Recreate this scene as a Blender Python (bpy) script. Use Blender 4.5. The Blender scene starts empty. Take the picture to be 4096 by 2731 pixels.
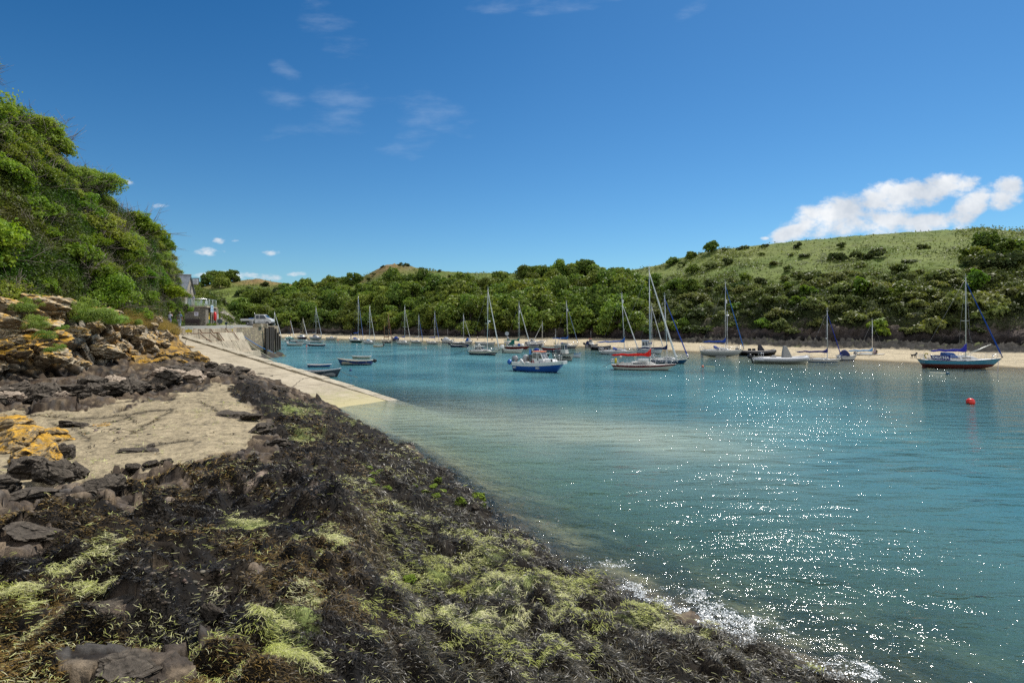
import bpy, bmesh, math, random
import numpy as np
from mathutils import Vector, Matrix
SC = bpy.context.scene
COL = SC.collection
R = math.radians
# ---- the survey: focal length in photo pixels, horizon row, eye height above the water
F, H0, CH = 4096 * 20 / 36, 1290.0, 5.3
def PZ(px, py, z):
    Y = (CH - z) * F / (py - H0)
    return Vector(((px - 2048) * Y / F, Y, z))
def PY(px, py, Y):
    return Vector(((px - 2048) * Y / F, Y, CH - (py - H0) * Y / F))
def proj(x, y, z):
    return 2048 + x * F / y, H0 + (CH - z) * F / y
rnd = random.Random(7)
# ---------------------------------------------------------------- numpy noise
def _h(ix, iy, iz, s):
    with np.errstate(over='ignore'):
        n = (ix.astype(np.int64) * 73856093) ^ (iy.astype(np.int64) * 19349663) ^ (iz.astype(np.int64) * 83492791) ^ (s * 2654435761 & 0x7fffffff)
        n = n.astype(np.uint64)
        n = (n ^ (n >> np.uint64(15))) * np.uint64(0x2c1b3c6d)
        n = n & np.uint64(0xffffffff)
        n = (n ^ (n >> np.uint64(12))) * np.uint64(0x297a2d39)
        n = n & np.uint64(0xffffffff)
        n = n ^ (n >> np.uint64(15))
    return (n & np.uint64(0xffffff)).astype(np.float64) / 16777216.0
def vnoise(p, s=0):
    i = np.floor(p); f = p - i; i = i.astype(np.int64); f = f * f * (3 - 2 * f)
    out = np.zeros(len(p))
    for dx in (0, 1):
        for dy in (0, 1):
            for dz in (0, 1):
                w = (f[:, 0] if dx else 1 - f[:, 0]) * (f[:, 1] if dy else 1 - f[:, 1]) * (f[:, 2] if dz else 1 - f[:, 2])
                out += w * _h(i[:, 0] + dx, i[:, 1] + dy, i[:, 2] + dz, s)
    return out * 2 - 1
def fbm(p, o=4, s=0, g=.5):
    t = np.zeros(len(p)); a = 1; n = 0
    for k in range(o):
        t += a * vnoise(p * (2 ** k) + 17.3 * k, s + k); n += a; a *= g
    return t / n
def voro(p, s=0):
    """F1, F2, random triple of the nearest cell, offset to its centre"""
    i = np.floor(p).astype(np.int64)
    N = len(p); f1 = np.full(N, 9.); f2 = np.full(N, 9.); cr = np.zeros((N, 3)); dv = np.zeros((N, 3))
    for dx in (-1, 0, 1):
        for dy in (-1, 0, 1):
            for dz in (-1, 0, 1):
                c = i + np.array((dx, dy, dz))
                r = np.stack([_h(c[:, 0], c[:, 1], c[:, 2], s + k) for k in range(3)], 1)
                d = p - (c + r); q = np.sqrt((d * d).sum(1))
                m = q < f1
                f2 = np.where(m, f1, np.minimum(f2, q))
                f1 = np.where(m, q, f1); cr[m] = r[m]; dv[m] = d[m]
    return f1, f2, cr, dv
def blocks(p, scale, s=0, tilt=.9, crack=.25):
    """height of fractured, faceted rock; about -1..1"""
    f1, f2, cr, dv = voro(p / np.array(scale), s)
    h = (cr[:, 0] - .5) * .9 + tilt * ((cr[:, 1] - .5) * dv[:, 0] + (cr[:, 2] - .5) * dv[:, 1] + (cr[:, 0] - .5) * dv[:, 2]) * 1.6
    c = np.clip((f2 - f1) / .12, 0, 1)
    return h - crack * (1 - c), cr, c
def sstep(a, b, x):
    t = np.clip((x - a) / (b - a), 0, 1)
    return t * t * (3 - 2 * t)
def inpoly(px, py, poly):
    r = np.zeros(len(px), bool); n = len(poly)
    for i in range(n):
        x0, y0 = poly[i]; x1, y1 = poly[(i + 1) % n]
        c = ((y0 > py) != (y1 > py)) & (px < (x1 - x0) * (py - y0) / (y1 - y0 + 1e-9) + x0)
        r ^= c
    return r
# ---------------------------------------------------------------- nodes and materials
def new_mat(name):
    m = bpy.data.materials.new(name); m.use_nodes = True
    t = m.node_tree; t.nodes.clear()
    return m, t
def nd(t, typ, **kw):
    n = t.nodes.new(typ)
    for k, v in kw.items():
        if k.startswith('i_'):
            k2 = k[2:]
            n.inputs[int(k2) if k2.isdigit() else k2.replace('_', ' ')].default_value = v
        else: setattr(n, k, v)
    return n
def ln(t, a, b): t.links.new(a, b)
def math_(t, op, a, b=None, clamp=False):
    n = nd(t, 'ShaderNodeMath', operation=op); n.use_clamp = clamp
    for k, v in ((0, a), (1, b)):
        if v is None: continue
        if isinstance(v, (int, float)): n.inputs[k].default_value = v
        else: ln(t, v, n.inputs[k])
    return n.outputs[0]
def mixc(t, fac, a, b, typ='MIX'):
    n = nd(t, 'ShaderNodeMix', data_type='RGBA', blend_type=typ)
    for k, v in ((0, fac), (6, a), (7, b)):
        if isinstance(v, (int, float)): n.inputs[k].default_value = v
        elif isinstance(v, (tuple, list)): n.inputs[k].default_value = (v[0], v[1], v[2], 1)
        else: ln(t, v, n.inputs[k])
    return n.outputs[2]
def noise(t, scale, detail=3, rough=.55, vec=None, out=0):
    n = nd(t, 'ShaderNodeTexNoise'); n.inputs['Scale'].default_value = scale
    n.inputs['Detail'].default_value = detail; n.inputs['Roughness'].default_value = rough
    if vec is not None: ln(t, vec, n.inputs['Vector'])
    return n.outputs[out]
def ramp(t, fac, a, b, lo=0., hi=1.):
    n = nd(t, 'ShaderNodeMapRange'); n.inputs[1].default_value = a; n.inputs[2].default_value = b
    n.inputs[3].default_value = lo; n.inputs[4].default_value = hi; ln(t, fac, n.inputs[0])
    return n.outputs[0]
def bump(t, h, strength=.5, dist=.05):
    n = nd(t, 'ShaderNodeBump'); n.inputs['Strength'].default_value = strength; n.inputs['Distance'].default_value = dist
    ln(t, h, n.inputs['Height']); return n.outputs[0]
def objco(t): return nd(t, 'ShaderNodeTexCoord').outputs['Object']
def finish(m, t, col, rough=.6, nrm=None, spec=.4, metal=0., coat=0.):
    p = nd(t, 'ShaderNodeBsdfPrincipled')
    o = nd(t, 'ShaderNodeOutputMaterial')
    if isinstance(col, tuple): p.inputs['Base Color'].default_value = (*col, 1)
    else: ln(t, col, p.inputs['Base Color'])
    if isinstance(rough, (int, float)): p.inputs['Roughness'].default_value = rough
    else: ln(t, rough, p.inputs['Roughness'])
    p.inputs['Specular IOR Level'].default_value = spec
    p.inputs['Metallic'].default_value = metal
    p.inputs['Coat Weight'].default_value = coat
    if nrm is not None: ln(t, nrm, p.inputs['Normal'])
    ln(t, p.outputs[0], o.inputs[0])
    return m
_mc = {}
def paint(name, col, rough=.4, var=.12, metal=0., grime=.25, sc=3., spec=.45):
    """painted, moulded or woven surface with uneven tone and grime"""
    if name in _mc: return _mc[name]
    m, t = new_mat(name); c = objco(t)
    a = noise(t, sc, 4, .6, c); b = noise(t, sc * 7, 3, .6, c)
    k = ramp(t, a, .3, .7, 1 - var, 1 + var * .5)
    cc = mixc(t, 1., (*col,), k, 'MULTIPLY')
    g = math_(t, 'MULTIPLY', ramp(t, b, .5, .75, 0, 1), grime)
    cc = mixc(t, g, cc, tuple(x * .55 + .02 for x in col))
    rr = ramp(t, b, .3, .7, max(.05, rough - .1), rough + .12)
    _mc[name] = finish(m, t, cc, rr, None, spec, metal)
    return _mc[name]
def cloth(name, col, sc=9.):
    if name in _mc: return _mc[name]
    m, t = new_mat(name); c = objco(t)
    a = noise(t, sc, 3, .6, c)
    cc = mixc(t, 1., (*col,), ramp(t, a, .3, .7, .72, 1.15), 'MULTIPLY')
    _mc[name] = finish(m, t, cc, .8, bump(t, a, .6, .03), .2)
    return _mc[name]
def glassy(name, col=(.02, .025, .03)):
    if name in _mc: return _mc[name]
    m, t = new_mat(name); c = objco(t)
    cc = mixc(t, ramp(t, noise(t, 4, 2, .5, c), .35, .65), (*col,), tuple(x * 2.2 + .01 for x in col))
    _mc[name] = finish(m, t, cc, .08, None, .6)
    return _mc[name]
def clearpane(name, tint=(.8, .95, .92), k=.82):
    if name in _mc: return _mc[name]
    m, t = new_mat(name); o = nd(t, 'ShaderNodeOutputMaterial')
    tr = nd(t, 'ShaderNodeBsdfTransparent'); tr.inputs[0].default_value = (*tint, 1)
    gl = nd(t, 'ShaderNodeBsdfGlossy'); gl.inputs['Roughness'].default_value = .05
    di = nd(t, 'ShaderNodeBsdfDiffuse'); ln(t, mixc(t, noise(t, 2, 3, .5, objco(t)), (.5, .6, .6), (.75, .8, .8)), di.inputs[0])
    mx = nd(t, 'ShaderNodeMixShader'); mx.inputs[0].default_value = .5; ln(t, gl.outputs[0], mx.inputs[1]); ln(t, di.outputs[0], mx.inputs[2])
    m2 = nd(t, 'ShaderNodeMixShader'); m2.inputs[0].default_value = 1 - k; ln(t, tr.outputs[0], m2.inputs[1]); ln(t, mx.outputs[0], m2.inputs[2])
    ln(t, m2.outputs[0], o.inputs[0]); _mc[name] = m
    return m
def stone(name, a, b, c3, scale=1.6, mortar=(.16, .14, .11), stretch=(1, 1, 2.2)):
    """rubble masonry: irregular stones with mortar joints"""
    if name in _mc: return _mc[name]
    m, t = new_mat(name); c = objco(t)
    mp = nd(t, 'ShaderNodeMapping'); mp.inputs['Scale'].default_value = stretch; ln(t, mixc(t, .16, c, noise(t, 2.5, 3, .6, c, 1), 'ADD'), mp.inputs[0])
    v = nd(t, 'ShaderNodeTexVoronoi'); v.inputs['Scale'].default_value = scale; ln(t, mp.outputs[0], v.inputs['Vector'])
    e = nd(t, 'ShaderNodeTexVoronoi', feature='DISTANCE_TO_EDGE'); e.inputs['Scale'].default_value = scale; ln(t, mp.outputs[0], e.inputs['Vector'])
    s = nd(t, 'ShaderNodeSeparateColor'); ln(t, v.outputs['Color'], s.inputs[0])
    cc = mixc(t, s.outputs[0], a, b); cc = mixc(t, ramp(t, s.outputs[1], .6, .9), cc, c3)
    n = noise(t, 6, 4, .65, c); cc = mixc(t, 1., cc, ramp(t, n, .25, .75, .6, 1.3), 'MULTIPLY')
    j = math_(t, 'MAXIMUM', ramp(t, e.outputs['Distance'], .0, .06), ramp(t, n, .5, .7, 0, .8))
    cc = mixc(t, j, mortar, cc)
    h = math_(t, 'ADD', j, math_(t, 'MULTIPLY', n, .5))
    _mc[name] = finish(m, t, cc, .85, bump(t, h, .9, .06), .25)
    return _mc[name]
def concrete(name, col, streak=.5):
    if name in _mc: return _mc[name]
    m, t = new_mat(name); c = objco(t)
    mp = nd(t, 'ShaderNodeMapping'); mp.inputs['Scale'].default_value = (2.2, 2.2, .35); ln(t, c, mp.inputs[0])
    st = noise(t, 1.6, 4, .6, mp.outputs[0]); n = noise(t, 1.1, 6, .68, c); f = noise(t, 14, 3, .6, c)
    cc = mixc(t, ramp(t, n, .3, .7), tuple(x * .72 for x in col), tuple(min(.9, x * 1.2) for x in col))
    cc = mixc(t, math_(t, 'MULTIPLY', ramp(t, st, .48, .68), streak), cc, tuple(x * .32 for x in col))
    cc = mixc(t, 1., cc, ramp(t, f, .3, .7, .85, 1.1), 'MULTIPLY')
    _mc[name] = finish(m, t, cc, .85, bump(t, f, .5, .02), .25)
    return _mc[name]
def leaf_mat(name, col, col2, trans=.35, var=.35):
    if name in _mc: return _mc[name]
    m, t = new_mat(name)
    at = nd(t, 'ShaderNodeAttribute', attribute_name='Col'); oi = nd(t, 'ShaderNodeObjectInfo')
    s = nd(t, 'ShaderNodeSeparateColor'); ln(t, at.outputs['Color'], s.inputs[0])
    cc = mixc(t, s.outputs[1], col, col2)
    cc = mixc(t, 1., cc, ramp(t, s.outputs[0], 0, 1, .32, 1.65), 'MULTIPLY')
    cc = mixc(t, 1., cc, ramp(t, oi.outputs['Random'], 0, 1, 1 - var, 1 + var), 'MULTIPLY')
    hs = nd(t, 'ShaderNodeHueSaturation'); ln(t, cc, hs.inputs['Color'])
    ln(t, ramp(t, math_(t, 'FRACT', math_(t, 'MULTIPLY', oi.outputs['Random'], 7.31)), 0, 1, .475, .515), hs.inputs['Hue'])
    p = nd(t, 'ShaderNodeBsdfPrincipled'); ln(t, hs.outputs[0], p.inputs['Base Color']); p.inputs['Roughness'].default_value = .5
    p.inputs['Specular IOR Level'].default_value = .16
    tr = nd(t, 'ShaderNodeBsdfTranslucent'); ln(t, mixc(t, 1., hs.outputs[0], (1.2, 1.25, .5), 'MULTIPLY'), tr.inputs[0])
    mx = nd(t, 'ShaderNodeMixShader'); mx.inputs[0].default_value = trans
    ln(t, p.outputs[0], mx.inputs[1]); ln(t, tr.outputs[0], mx.inputs[2])
    o = nd(t, 'ShaderNodeOutputMaterial'); ln(t, mx.outputs[0], o.inputs[0])
    _mc[name] = m
    return m
def ground_mat(name, sc=1., bstr=.6, rough=.85, spec=.25, bd=.08, fine=.5):
    """surface whose broad colours come from the mesh (rock, sand, lichen, turf) with fine grain added"""
    m, t = new_mat(name); c = objco(t)
    at = nd(t, 'ShaderNodeAttribute', attribute_name='Col')
    a = noise(t, 1.1 * sc, 6, .65, c); b = noise(t, 9 * sc, 5, .7, c); d = noise(t, 45 * sc, 2, .6, c)
    cc = mixc(t, 1., at.outputs['Color'], ramp(t, a, .3, .7, .72, 1.25), 'MULTIPLY')
    cc = mixc(t, 1., cc, ramp(t, b, .28, .72, 1 - fine, 1 + fine), 'MULTIPLY')
    cc = mixc(t, 1., cc, ramp(t, d, .3, .7, .8, 1.15), 'MULTIPLY')
    h = math_(t, 'ADD', math_(t, 'MULTIPLY', b, .7), math_(t, 'MULTIPLY', d, .2))
    h = math_(t, 'ADD', h, a)
    r = ramp(t, b, .3, .7, rough - .15, min(1., rough + .1))
    return finish(m, t, cc, r, bump(t, h, bstr, bd), spec)
# ---------------------------------------------------------------- meshes
def npmesh(name, v, f, mats, col=None, smooth=False, parent=None, mi=None):
    """v (N,3), f (M,k) arrays; col (N,3) becomes the colour attribute Col"""
    me = bpy.data.meshes.new(name); v = np.asarray(v, np.float32); f = np.asarray(f, np.int32)
    k = f.shape[1]
    me.vertices.add(len(v)); me.vertices.foreach_set('co', v.ravel())
    me.loops.add(f.size); me.loops.foreach_set('vertex_index', f.ravel())
    me.polygons.add(len(f)); me.polygons.foreach_set('loop_start', np.arange(0, f.size, k, dtype=np.int32))
    me.polygons.foreach_set('loop_total', np.full(len(f), k, np.int32))
    if smooth: me.polygons.foreach_set('use_smooth', np.ones(len(f), bool))
    if mi is not None: me.polygons.foreach_set('material_index', np.asarray(mi, np.int32))
    me.update(calc_edges=True)
    if col is not None:
        a = me.color_attributes.new('Col', 'FLOAT_COLOR', 'POINT')
        a.data.foreach_set('color', np.concatenate([col, np.ones((len(v), 1))], 1).astype(np.float32).ravel())
    for m in (mats if isinstance(mats, (list, tuple)) else [mats]): me.materials.append(m)
    return link(name, me, parent)
def link(name, me, parent=None):
    o = bpy.data.objects.new(name, me); COL.objects.link(o)
    if parent is not None: o.parent = parent
    return o
def grid_faces(nr, nc, flip=False):
    i = np.arange(nr * nc).reshape(nr, nc)
    a, b, c, d = i[:-1, :-1].ravel(), i[:-1, 1:].ravel(), i[1:, 1:].ravel(), i[1:, :-1].ravel()
    return np.stack([a, d, c, b] if flip else [a, b, c, d], 1)
class MB:
    """collects shapes and links them as one mesh object"""
    def __init__(s): s.v = []; s.f = []; s.m = []; s.s = []
    def add(s, vs, fs, mi=0, smooth=False):
        b = len(s.v); s.v += [tuple(p) for p in vs]
        for q in fs: s.f.append([b + i for i in q]); s.m.append(mi); s.s.append(smooth)
        return s
    def hexa(s, b, t, mi=0):
        return s.add(list(b) + list(t), [(3, 2, 1, 0), (4, 5, 6, 7), (0, 1, 5, 4), (1, 2, 6, 5), (2, 3, 7, 6), (3, 0, 4, 7)], mi)
    def box(s, c, d, mi=0, rz=0., tx=1., ty=1.):
        x, y, z = d[0] / 2, d[1] / 2, d[2] / 2; cr, sr = math.cos(rz), math.sin(rz)
        def T(a, b, h): return (c[0] + a * cr - b * sr, c[1] + a * sr + b * cr, c[2] + h)
        return s.hexa([T(-x, -y, -z), T(x, -y, -z), T(x, y, -z), T(-x, y, -z)],
                      [T(-x * tx, -y * ty, z), T(x * tx, -y * ty, z), T(x * tx, y * ty, z), T(-x * tx, y * ty, z)], mi)
    def quad(s, a, b, c, d, mi=0): return s.add([a, b, c, d], [(0, 1, 2, 3)], mi)
    def tube(s, pts, r, n=6, mi=0, smooth=True):
        P = [Vector(p) for p in pts]; m = len(P)
        rs = r if isinstance(r, (list, tuple)) else [r] * m
        vs = []
        ref = Vector((.13, .21, 1)).normalized()
        for i in range(m):
            d = (P[min(i + 1, m - 1)] - P[max(i - 1, 0)])
            d = d.normalized() if d.length > 1e-9 else Vector((0, 0, 1))
            u = d.cross(ref) if abs(d.dot(ref)) < .97 else d.cross(Vector((1, 0, 0)))
            u.normalize(); w = d.cross(u)
            for k in range(n):
                a = 2 * math.pi * k / n
                vs.append(P[i] + (u * math.cos(a) + w * math.sin(a)) * rs[i])
        fs = [(i * n + k, i * n + (k + 1) % n, (i + 1) * n + (k + 1) % n, (i + 1) * n + k) for i in range(m - 1) for k in range(n)]
        fs += [tuple(range(n - 1, -1, -1)), tuple((m - 1) * n + k for k in range(n))]
        return s.add(vs, fs, mi, smooth)
    def loft(s, rings, mi=0, close=True, caps=True, smooth=True):
        n = len(rings[0]); vs = [p for r in rings for p in r]; fs = []
        for i in range(len(rings) - 1):
            for k in range(n if close else n - 1):
                fs.append((i * n + k, i * n + (k + 1) % n, (i + 1) * n + (k + 1) % n, (i + 1) * n + k))
        if caps: fs += [tuple(range(n - 1, -1, -1)), tuple((len(rings) - 1) * n + k for k in range(n))]
        return s.add(vs, fs, mi, smooth)
    def ell(s, c, r, mi=0, nu=12, nv=8, rot=None):
        vs = []
        for j in range(nv + 1):
            ph = -math.pi / 2 + math.pi * j / nv
            for k in range(nu):
                a = 2 * math.pi * k / nu
                p = Vector((r[0] * math.cos(ph) * math.cos(a), r[1] * math.cos(ph) * math.sin(a), r[2] * math.sin(ph)))
                if rot is not None: p = rot @ p
                vs.append(p + Vector(c))
        fs = [(j * nu + k, j * nu + (k + 1) % nu, (j + 1) * nu + (k + 1) % nu, (j + 1) * nu + k) for j in range(nv) for k in range(nu)]
        return s.add(vs, fs, mi, True)
    def disc(s, c, nrm, r, th=.03, n=18, mi=0):
        d = Vector(nrm).normalized() * th / 2; c = Vector(c)
        return s.tube([c - d, c + d], r, n, mi, False)
    def build(s, name, mats, parent=None, bevel=0., loc=None, rz=None):
        me = bpy.data.meshes.new(name); me.from_pydata(s.v, [], s.f)
        for m in (mats if isinstance(mats, (list, tuple)) else [mats]): me.materials.append(m)
        me.polygons.foreach_set('material_index', s.m); me.polygons.foreach_set('use_smooth', s.s)
        me.update()
        o = link(name, me, parent)
        if loc is not None: o.location = loc
        if rz is not None: o.rotation_euler.z = rz
        if bevel:
            b = o.modifiers.new('edge', 'BEVEL'); b.width = bevel; b.segments = 2; b.limit_method = 'ANGLE'; b.angle_limit = R(35)
        return o
def tag(o, label, cat, group=None, kind=None):
    o['label'] = label; o['category'] = cat
    if group: o['group'] = group
    if kind: o['kind'] = kind
    return o
def thing(name, label, cat, loc=(0, 0, 0), rz=0., group=None):
    o = bpy.data.objects.new(name, None); COL.objects.link(o); o.empty_display_size = .3
    o.location = loc; o.rotation_euler.z = rz
    return tag(o, label, cat, group)
def text_mesh(body, size, bold=0., shear=0.):
    c = bpy.data.curves.new('lettering', 'FONT'); c.body = body; c.size = size; c.align_x = 'CENTER'; c.align_y = 'CENTER'
    c.offset = bold; c.shear = shear; c.resolution_u = 3
    o = bpy.data.objects.new('lettering', c); COL.objects.link(o)
    dg = bpy.context.evaluated_depsgraph_get(); dg.update()
    me = bpy.data.meshes.new_from_object(o.evaluated_get(dg)); bpy.data.objects.remove(o); bpy.data.curves.remove(c)
    return me
def lettering(body, size, fn, mat, parent, bold=.0, shear=0., name='lettering', bothsub=2):
    """text laid on a surface: fn(u, v) -> point"""
    me = text_mesh(body, size, bold, shear)
    for v in me.vertices: v.co = fn(v.co.x, v.co.y)
    me.materials.clear(); me.materials.append(mat); me.update()
    return link(name, me, parent)
# ================================================================ NEAR SHORE
SB, SA = np.array((-8.1, 39.3)), np.array((-31.7, 56.0))       # slipway edge on the harbour side: foot and top
SU = (SA - SB) / np.linalg.norm(SA - SB); SN = np.array((-SU[1], SU[0])); SN = SN if SN[0] > 0 else -SN
SLOPE = 3.82 / np.linalg.norm(SA - SB)
CTRL = [(-700, 3600, 3.2), (600, 3600, 3.1), (1700, 3600, 2.4), (2600, 3400, 1.2), (3600, 3300, .4), (4300, 3300, -.6),
 (-500, 2731, 2.95), (300, 2731, 2.85), (900, 2731, 2.7), (1400, 2731, 2.25), (1800, 2731, 1.55), (2300, 2731, .95), (2800, 2731, .42), (3330, 2731, .02), (3800, 2731, -.7),
 (-500, 2450, 2.75), (300, 2450, 2.62), (900, 2450, 2.5), (1300, 2450, 2.3), (1480, 2450, 1.95), (1640, 2450, 1.2), (1950, 2450, .95), (2400, 2440, .42), (2730, 2450, .0), (3150, 2450, -.8),
 (-500, 2250, 2.6), (0, 2250, 2.52), (500, 2250, 2.4), (1000, 2250, 2.2), (1330, 2240, 2.25), (1450, 2240, 2.1), (1570, 2250, 1.0), (1850, 2250, .55), (2250, 2255, .0), (2700, 2250, -.95),
 (-500, 2050, 2.4), (0, 2050, 2.35), (500, 2050, 2.2), (830, 2060, 2.02), (1000, 2080, 1.9), (1150, 2060, 1.98), (1320, 2000, 2.1), (1430, 2050, 1.9), (1540, 2050, 1.0), (1800, 2050, .4), (1990, 2060, .0), (2350, 2050, -1.1),
 (300, 1900, 2.1), (700, 1900, 2.12), (1050, 1880, 2.15), (1350, 1880, 1.75), (1480, 1890, 1.2), (1600, 1900, .65), (1800, 1910, 0), (2150, 1900, -1.2),
 (-400, 1750, 2.2), (100, 1750, 2.0), (600, 1750, 2.0), (1000, 1760, 1.95), (1250, 1770, 1.5), (1450, 1770, .8), (1600, 1770, 0), (2000, 1750, -1.3),
 (-400, 1640, 2.3), (0, 1650, 2.0), (400, 1650, 2.0), (860, 1620, 1.98), (1020, 1650, 1.85), (1180, 1660, 1.3), (1330, 1650, .45), (1400, 1655, -.1), (1560, 1650, -.7),
 (-400, 1560, 2.9), (0, 1560, 2.5), (400, 1560, 2.35), (800, 1530, 2.3), (960, 1520, 2.3), (1080, 1550, 1.8), (1220, 1600, 1.1), (1290, 1625, .65),
 (700, 1480, 2.55), (850, 1470, 2.45), (930, 1480, 2.35), (725, 1392, 3.4), (765, 1422, 2.8), (700, 1340, 4.3), (560, 1420, 3.2)]
_ck = np.array([[*(lambda p: ((proj(*p)[0]) / 400, math.log(p.y) * 4))(PZ(a, b, z)), z] for a, b, z in CTRL])
def _phi(d2): return .5 * d2 * np.log(d2 + 1e-9)
_n = len(_ck); _A = np.zeros((_n + 3, _n + 3))
_d2 = ((_ck[:, None, :2] - _ck[None, :, :2]) ** 2).sum(2)
_A[:_n, :_n] = _phi(_d2) + np.eye(_n) * .02; _A[:_n, _n] = 1; _A[:_n, _n + 1:] = _ck[:, :2]; _A[_n, :_n] = 1; _A[_n + 1:, :_n] = _ck[:, :2].T
_w = np.linalg.solve(_A, np.concatenate([_ck[:, 2], np.zeros(3)]))
def slip_coords(x, y):
    dx, dy = x - SB[0], y - SB[1]
    return dx * SU[0] + dy * SU[1], dx * SN[0] + dy * SN[1]
def near_base(x, y):
    """smooth ground height of the near shore, arrays in, array out"""
    x = np.asarray(x, float); y = np.asarray(y, float)
    q = np.stack([(2048 + x * F / y) / 400, np.log(y) * 4], 1)
    z = np.zeros(len(x))
    for k in range(_n): z += _w[k] * _phi(((q - _ck[k, :2]) ** 2).sum(1))
    z += _w[_n] + q @ _w[_n + 1:]
    s, d = slip_coords(x, y)
    zs = SLOPE * s
    inside = (d > -5.4) & (s > -15)
    # beside and below the slipway
    z = np.where((d > -5.4) & (d <= 0) & (s > -3), np.minimum(z, zs - .35 + np.clip(-4.2 - d, 0, 1.2) * .55), z)
    z = np.where((d > 0) & (s > -16), np.minimum(z, -.5 - .22 * np.clip(d, 0, 8)), z)
    bed = -2.3 - .3 * np.clip((y - 30) / 30, 0, 2)
    return np.maximum(z, bed)
WEED = [(-700, 2110), (150, 2070), (420, 1985), (640, 1890), (900, 1850), (1050, 1770), (1090, 1700), (1000, 1620), (900, 1570), (960, 1520), (1130, 1575), (1250, 1605), (1370, 1645), (1500, 1690), (1640, 1760), (1720, 1850), (1930, 1930), (2020, 2070), (2200, 2210), (2450, 2330), (2740, 2460), (2980, 2570), (3420, 2760), (3500, 3700), (-900, 3700)]
BARE = [(390, 2500, 210, 75), (500, 2690, 330, 55), (110, 2160, 150, 50), (700, 2620, 60, 40), (470, 1990, 90, 40), (1030, 1800, 60, 60), (560, 2180, 60, 25), (840, 2560, 45, 60), (700, 1930, 80, 25), (1090, 1790, 40, 40), (640, 2330, 70, 35), (340, 2230, 90, 35), (930, 2400, 40, 60), (1000, 2300, 50, 30)]
ULVA = [(1150, 2550, 130, 110, 1), (1240, 2430, 70, 60, .9), (1170, 2670, 150, 60, .9), (1800, 2285, 200, 40, .9), (1960, 2240, 150, 35, .8), (2100, 2330, 180, 40, 1), (1950, 2380, 130, 40, .9), (2300, 2340, 110, 35, .9), (2560, 2450, 190, 40, .9), (1850, 2520, 170, 70, 1), (2030, 2500, 120, 60, .7), (2250, 2440, 60, 100, .6), (2750, 2580, 130, 40, .7), (1000, 2090, 110, 45, .9),
 (450, 2220, 160, 45, .8), (160, 2330, 160, 50, .7), (60, 2450, 100, 90, .9), (100, 2580, 110, 40, .6), (400, 2300, 160, 60, .6), (1180, 1650, 110, 30, .9), (1430, 1690, 60, 20, 1), (1210, 1740, 60, 35, .7), (1330, 2150, 60, 55, .7), (1240, 2200, 110, 40, .6), (900, 1620, 60, 12, .9), (620, 1600, 60, 8, .6), (340, 1870, 90, 30, .6), (510, 1790, 40, 12, .9), (800, 1660, 120, 12, .6), (620, 1720, 150, 10, .45), (1600, 2170, 80, 50, .5), (1700, 2120, 120, 30, .5), (1450, 1950, 60, 40, .4), (400, 2420, 120, 30, .5), (1640, 2330, 60, 40, .6), (2400, 2700, 120, 60, .35), (1480, 2640, 120, 60, .3)]
PLAT = [(-300, 1640), (0, 1645), (350, 1640), (560, 1620), (700, 1585), (860, 1540), (1000, 1530), (1010, 1620), (1010, 1680), (1085, 1720), (1000, 1790), (800, 1835), (640, 1870), (420, 1900), (330, 1910), (150, 1940), (-300, 1960)]
def gauss(px, py, lst):
    t = np.zeros(len(px))
    for e in lst:
        t = np.maximum(t, (e[4] if len(e) > 4 else 1.) * np.exp(-(((px - e[0]) / e[2]) ** 2 + ((py - e[1]) / e[3]) ** 2) * .9))
    return t
def zones(p):
    """weed, sea lettuce, slab and bare amounts at world points p"""
    px, py = proj(p[:, 0], p[:, 1], p[:, 2])
    j = fbm(p * 1.3, 3, 5); j2 = fbm(p * 1.3, 3, 9)
    jx = px + j * 60; jy = py + j2 * 34
    w = inpoly(jx, jy, WEED).astype(float)
    b = gauss(jx, jy, BARE)
    sl = inpoly(px + j * 95, py + j2 * 40, PLAT).astype(float)
    u = gauss(px + j * 90, py + j2 * 45, ULVA)
    w = w * np.clip(1.6 - b * 2.2, 0, 1)
    return w, np.clip(u, 0, 1), sl, b, px, py
CRACKS = [[(300, 1675), (400, 1668), (520, 1655), (600, 1645), (690, 1640)], [(520, 1735), (580, 1705), (640, 1670), (690, 1645)], [(420, 1690), (520, 1660), (540, 1690)], [(560, 1800), (640, 1775), (760, 1760)], [(800, 1600), (860, 1640), (900, 1660)], [(200, 1690), (300, 1720), (360, 1760)], [(60, 1660), (180, 1668), (300, 1675)]]
def crackdist(px, py):
    d = np.full(len(px), 1e9)
    for L_ in CRACKS:
        for (x0, y0), (x1, y1) in zip(L_, L_[1:]):
            t = np.clip(((px - x0) * (x1 - x0) + (py - y0) * 4 * (y1 - y0)) / ((x1 - x0) ** 2 + 4 * (y1 - y0) ** 2), 0, 1)
            d = np.minimum(d, np.hypot(px - x0 - t * (x1 - x0), (py - y0 - t * (y1 - y0)) * 2.2))
    return d
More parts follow.
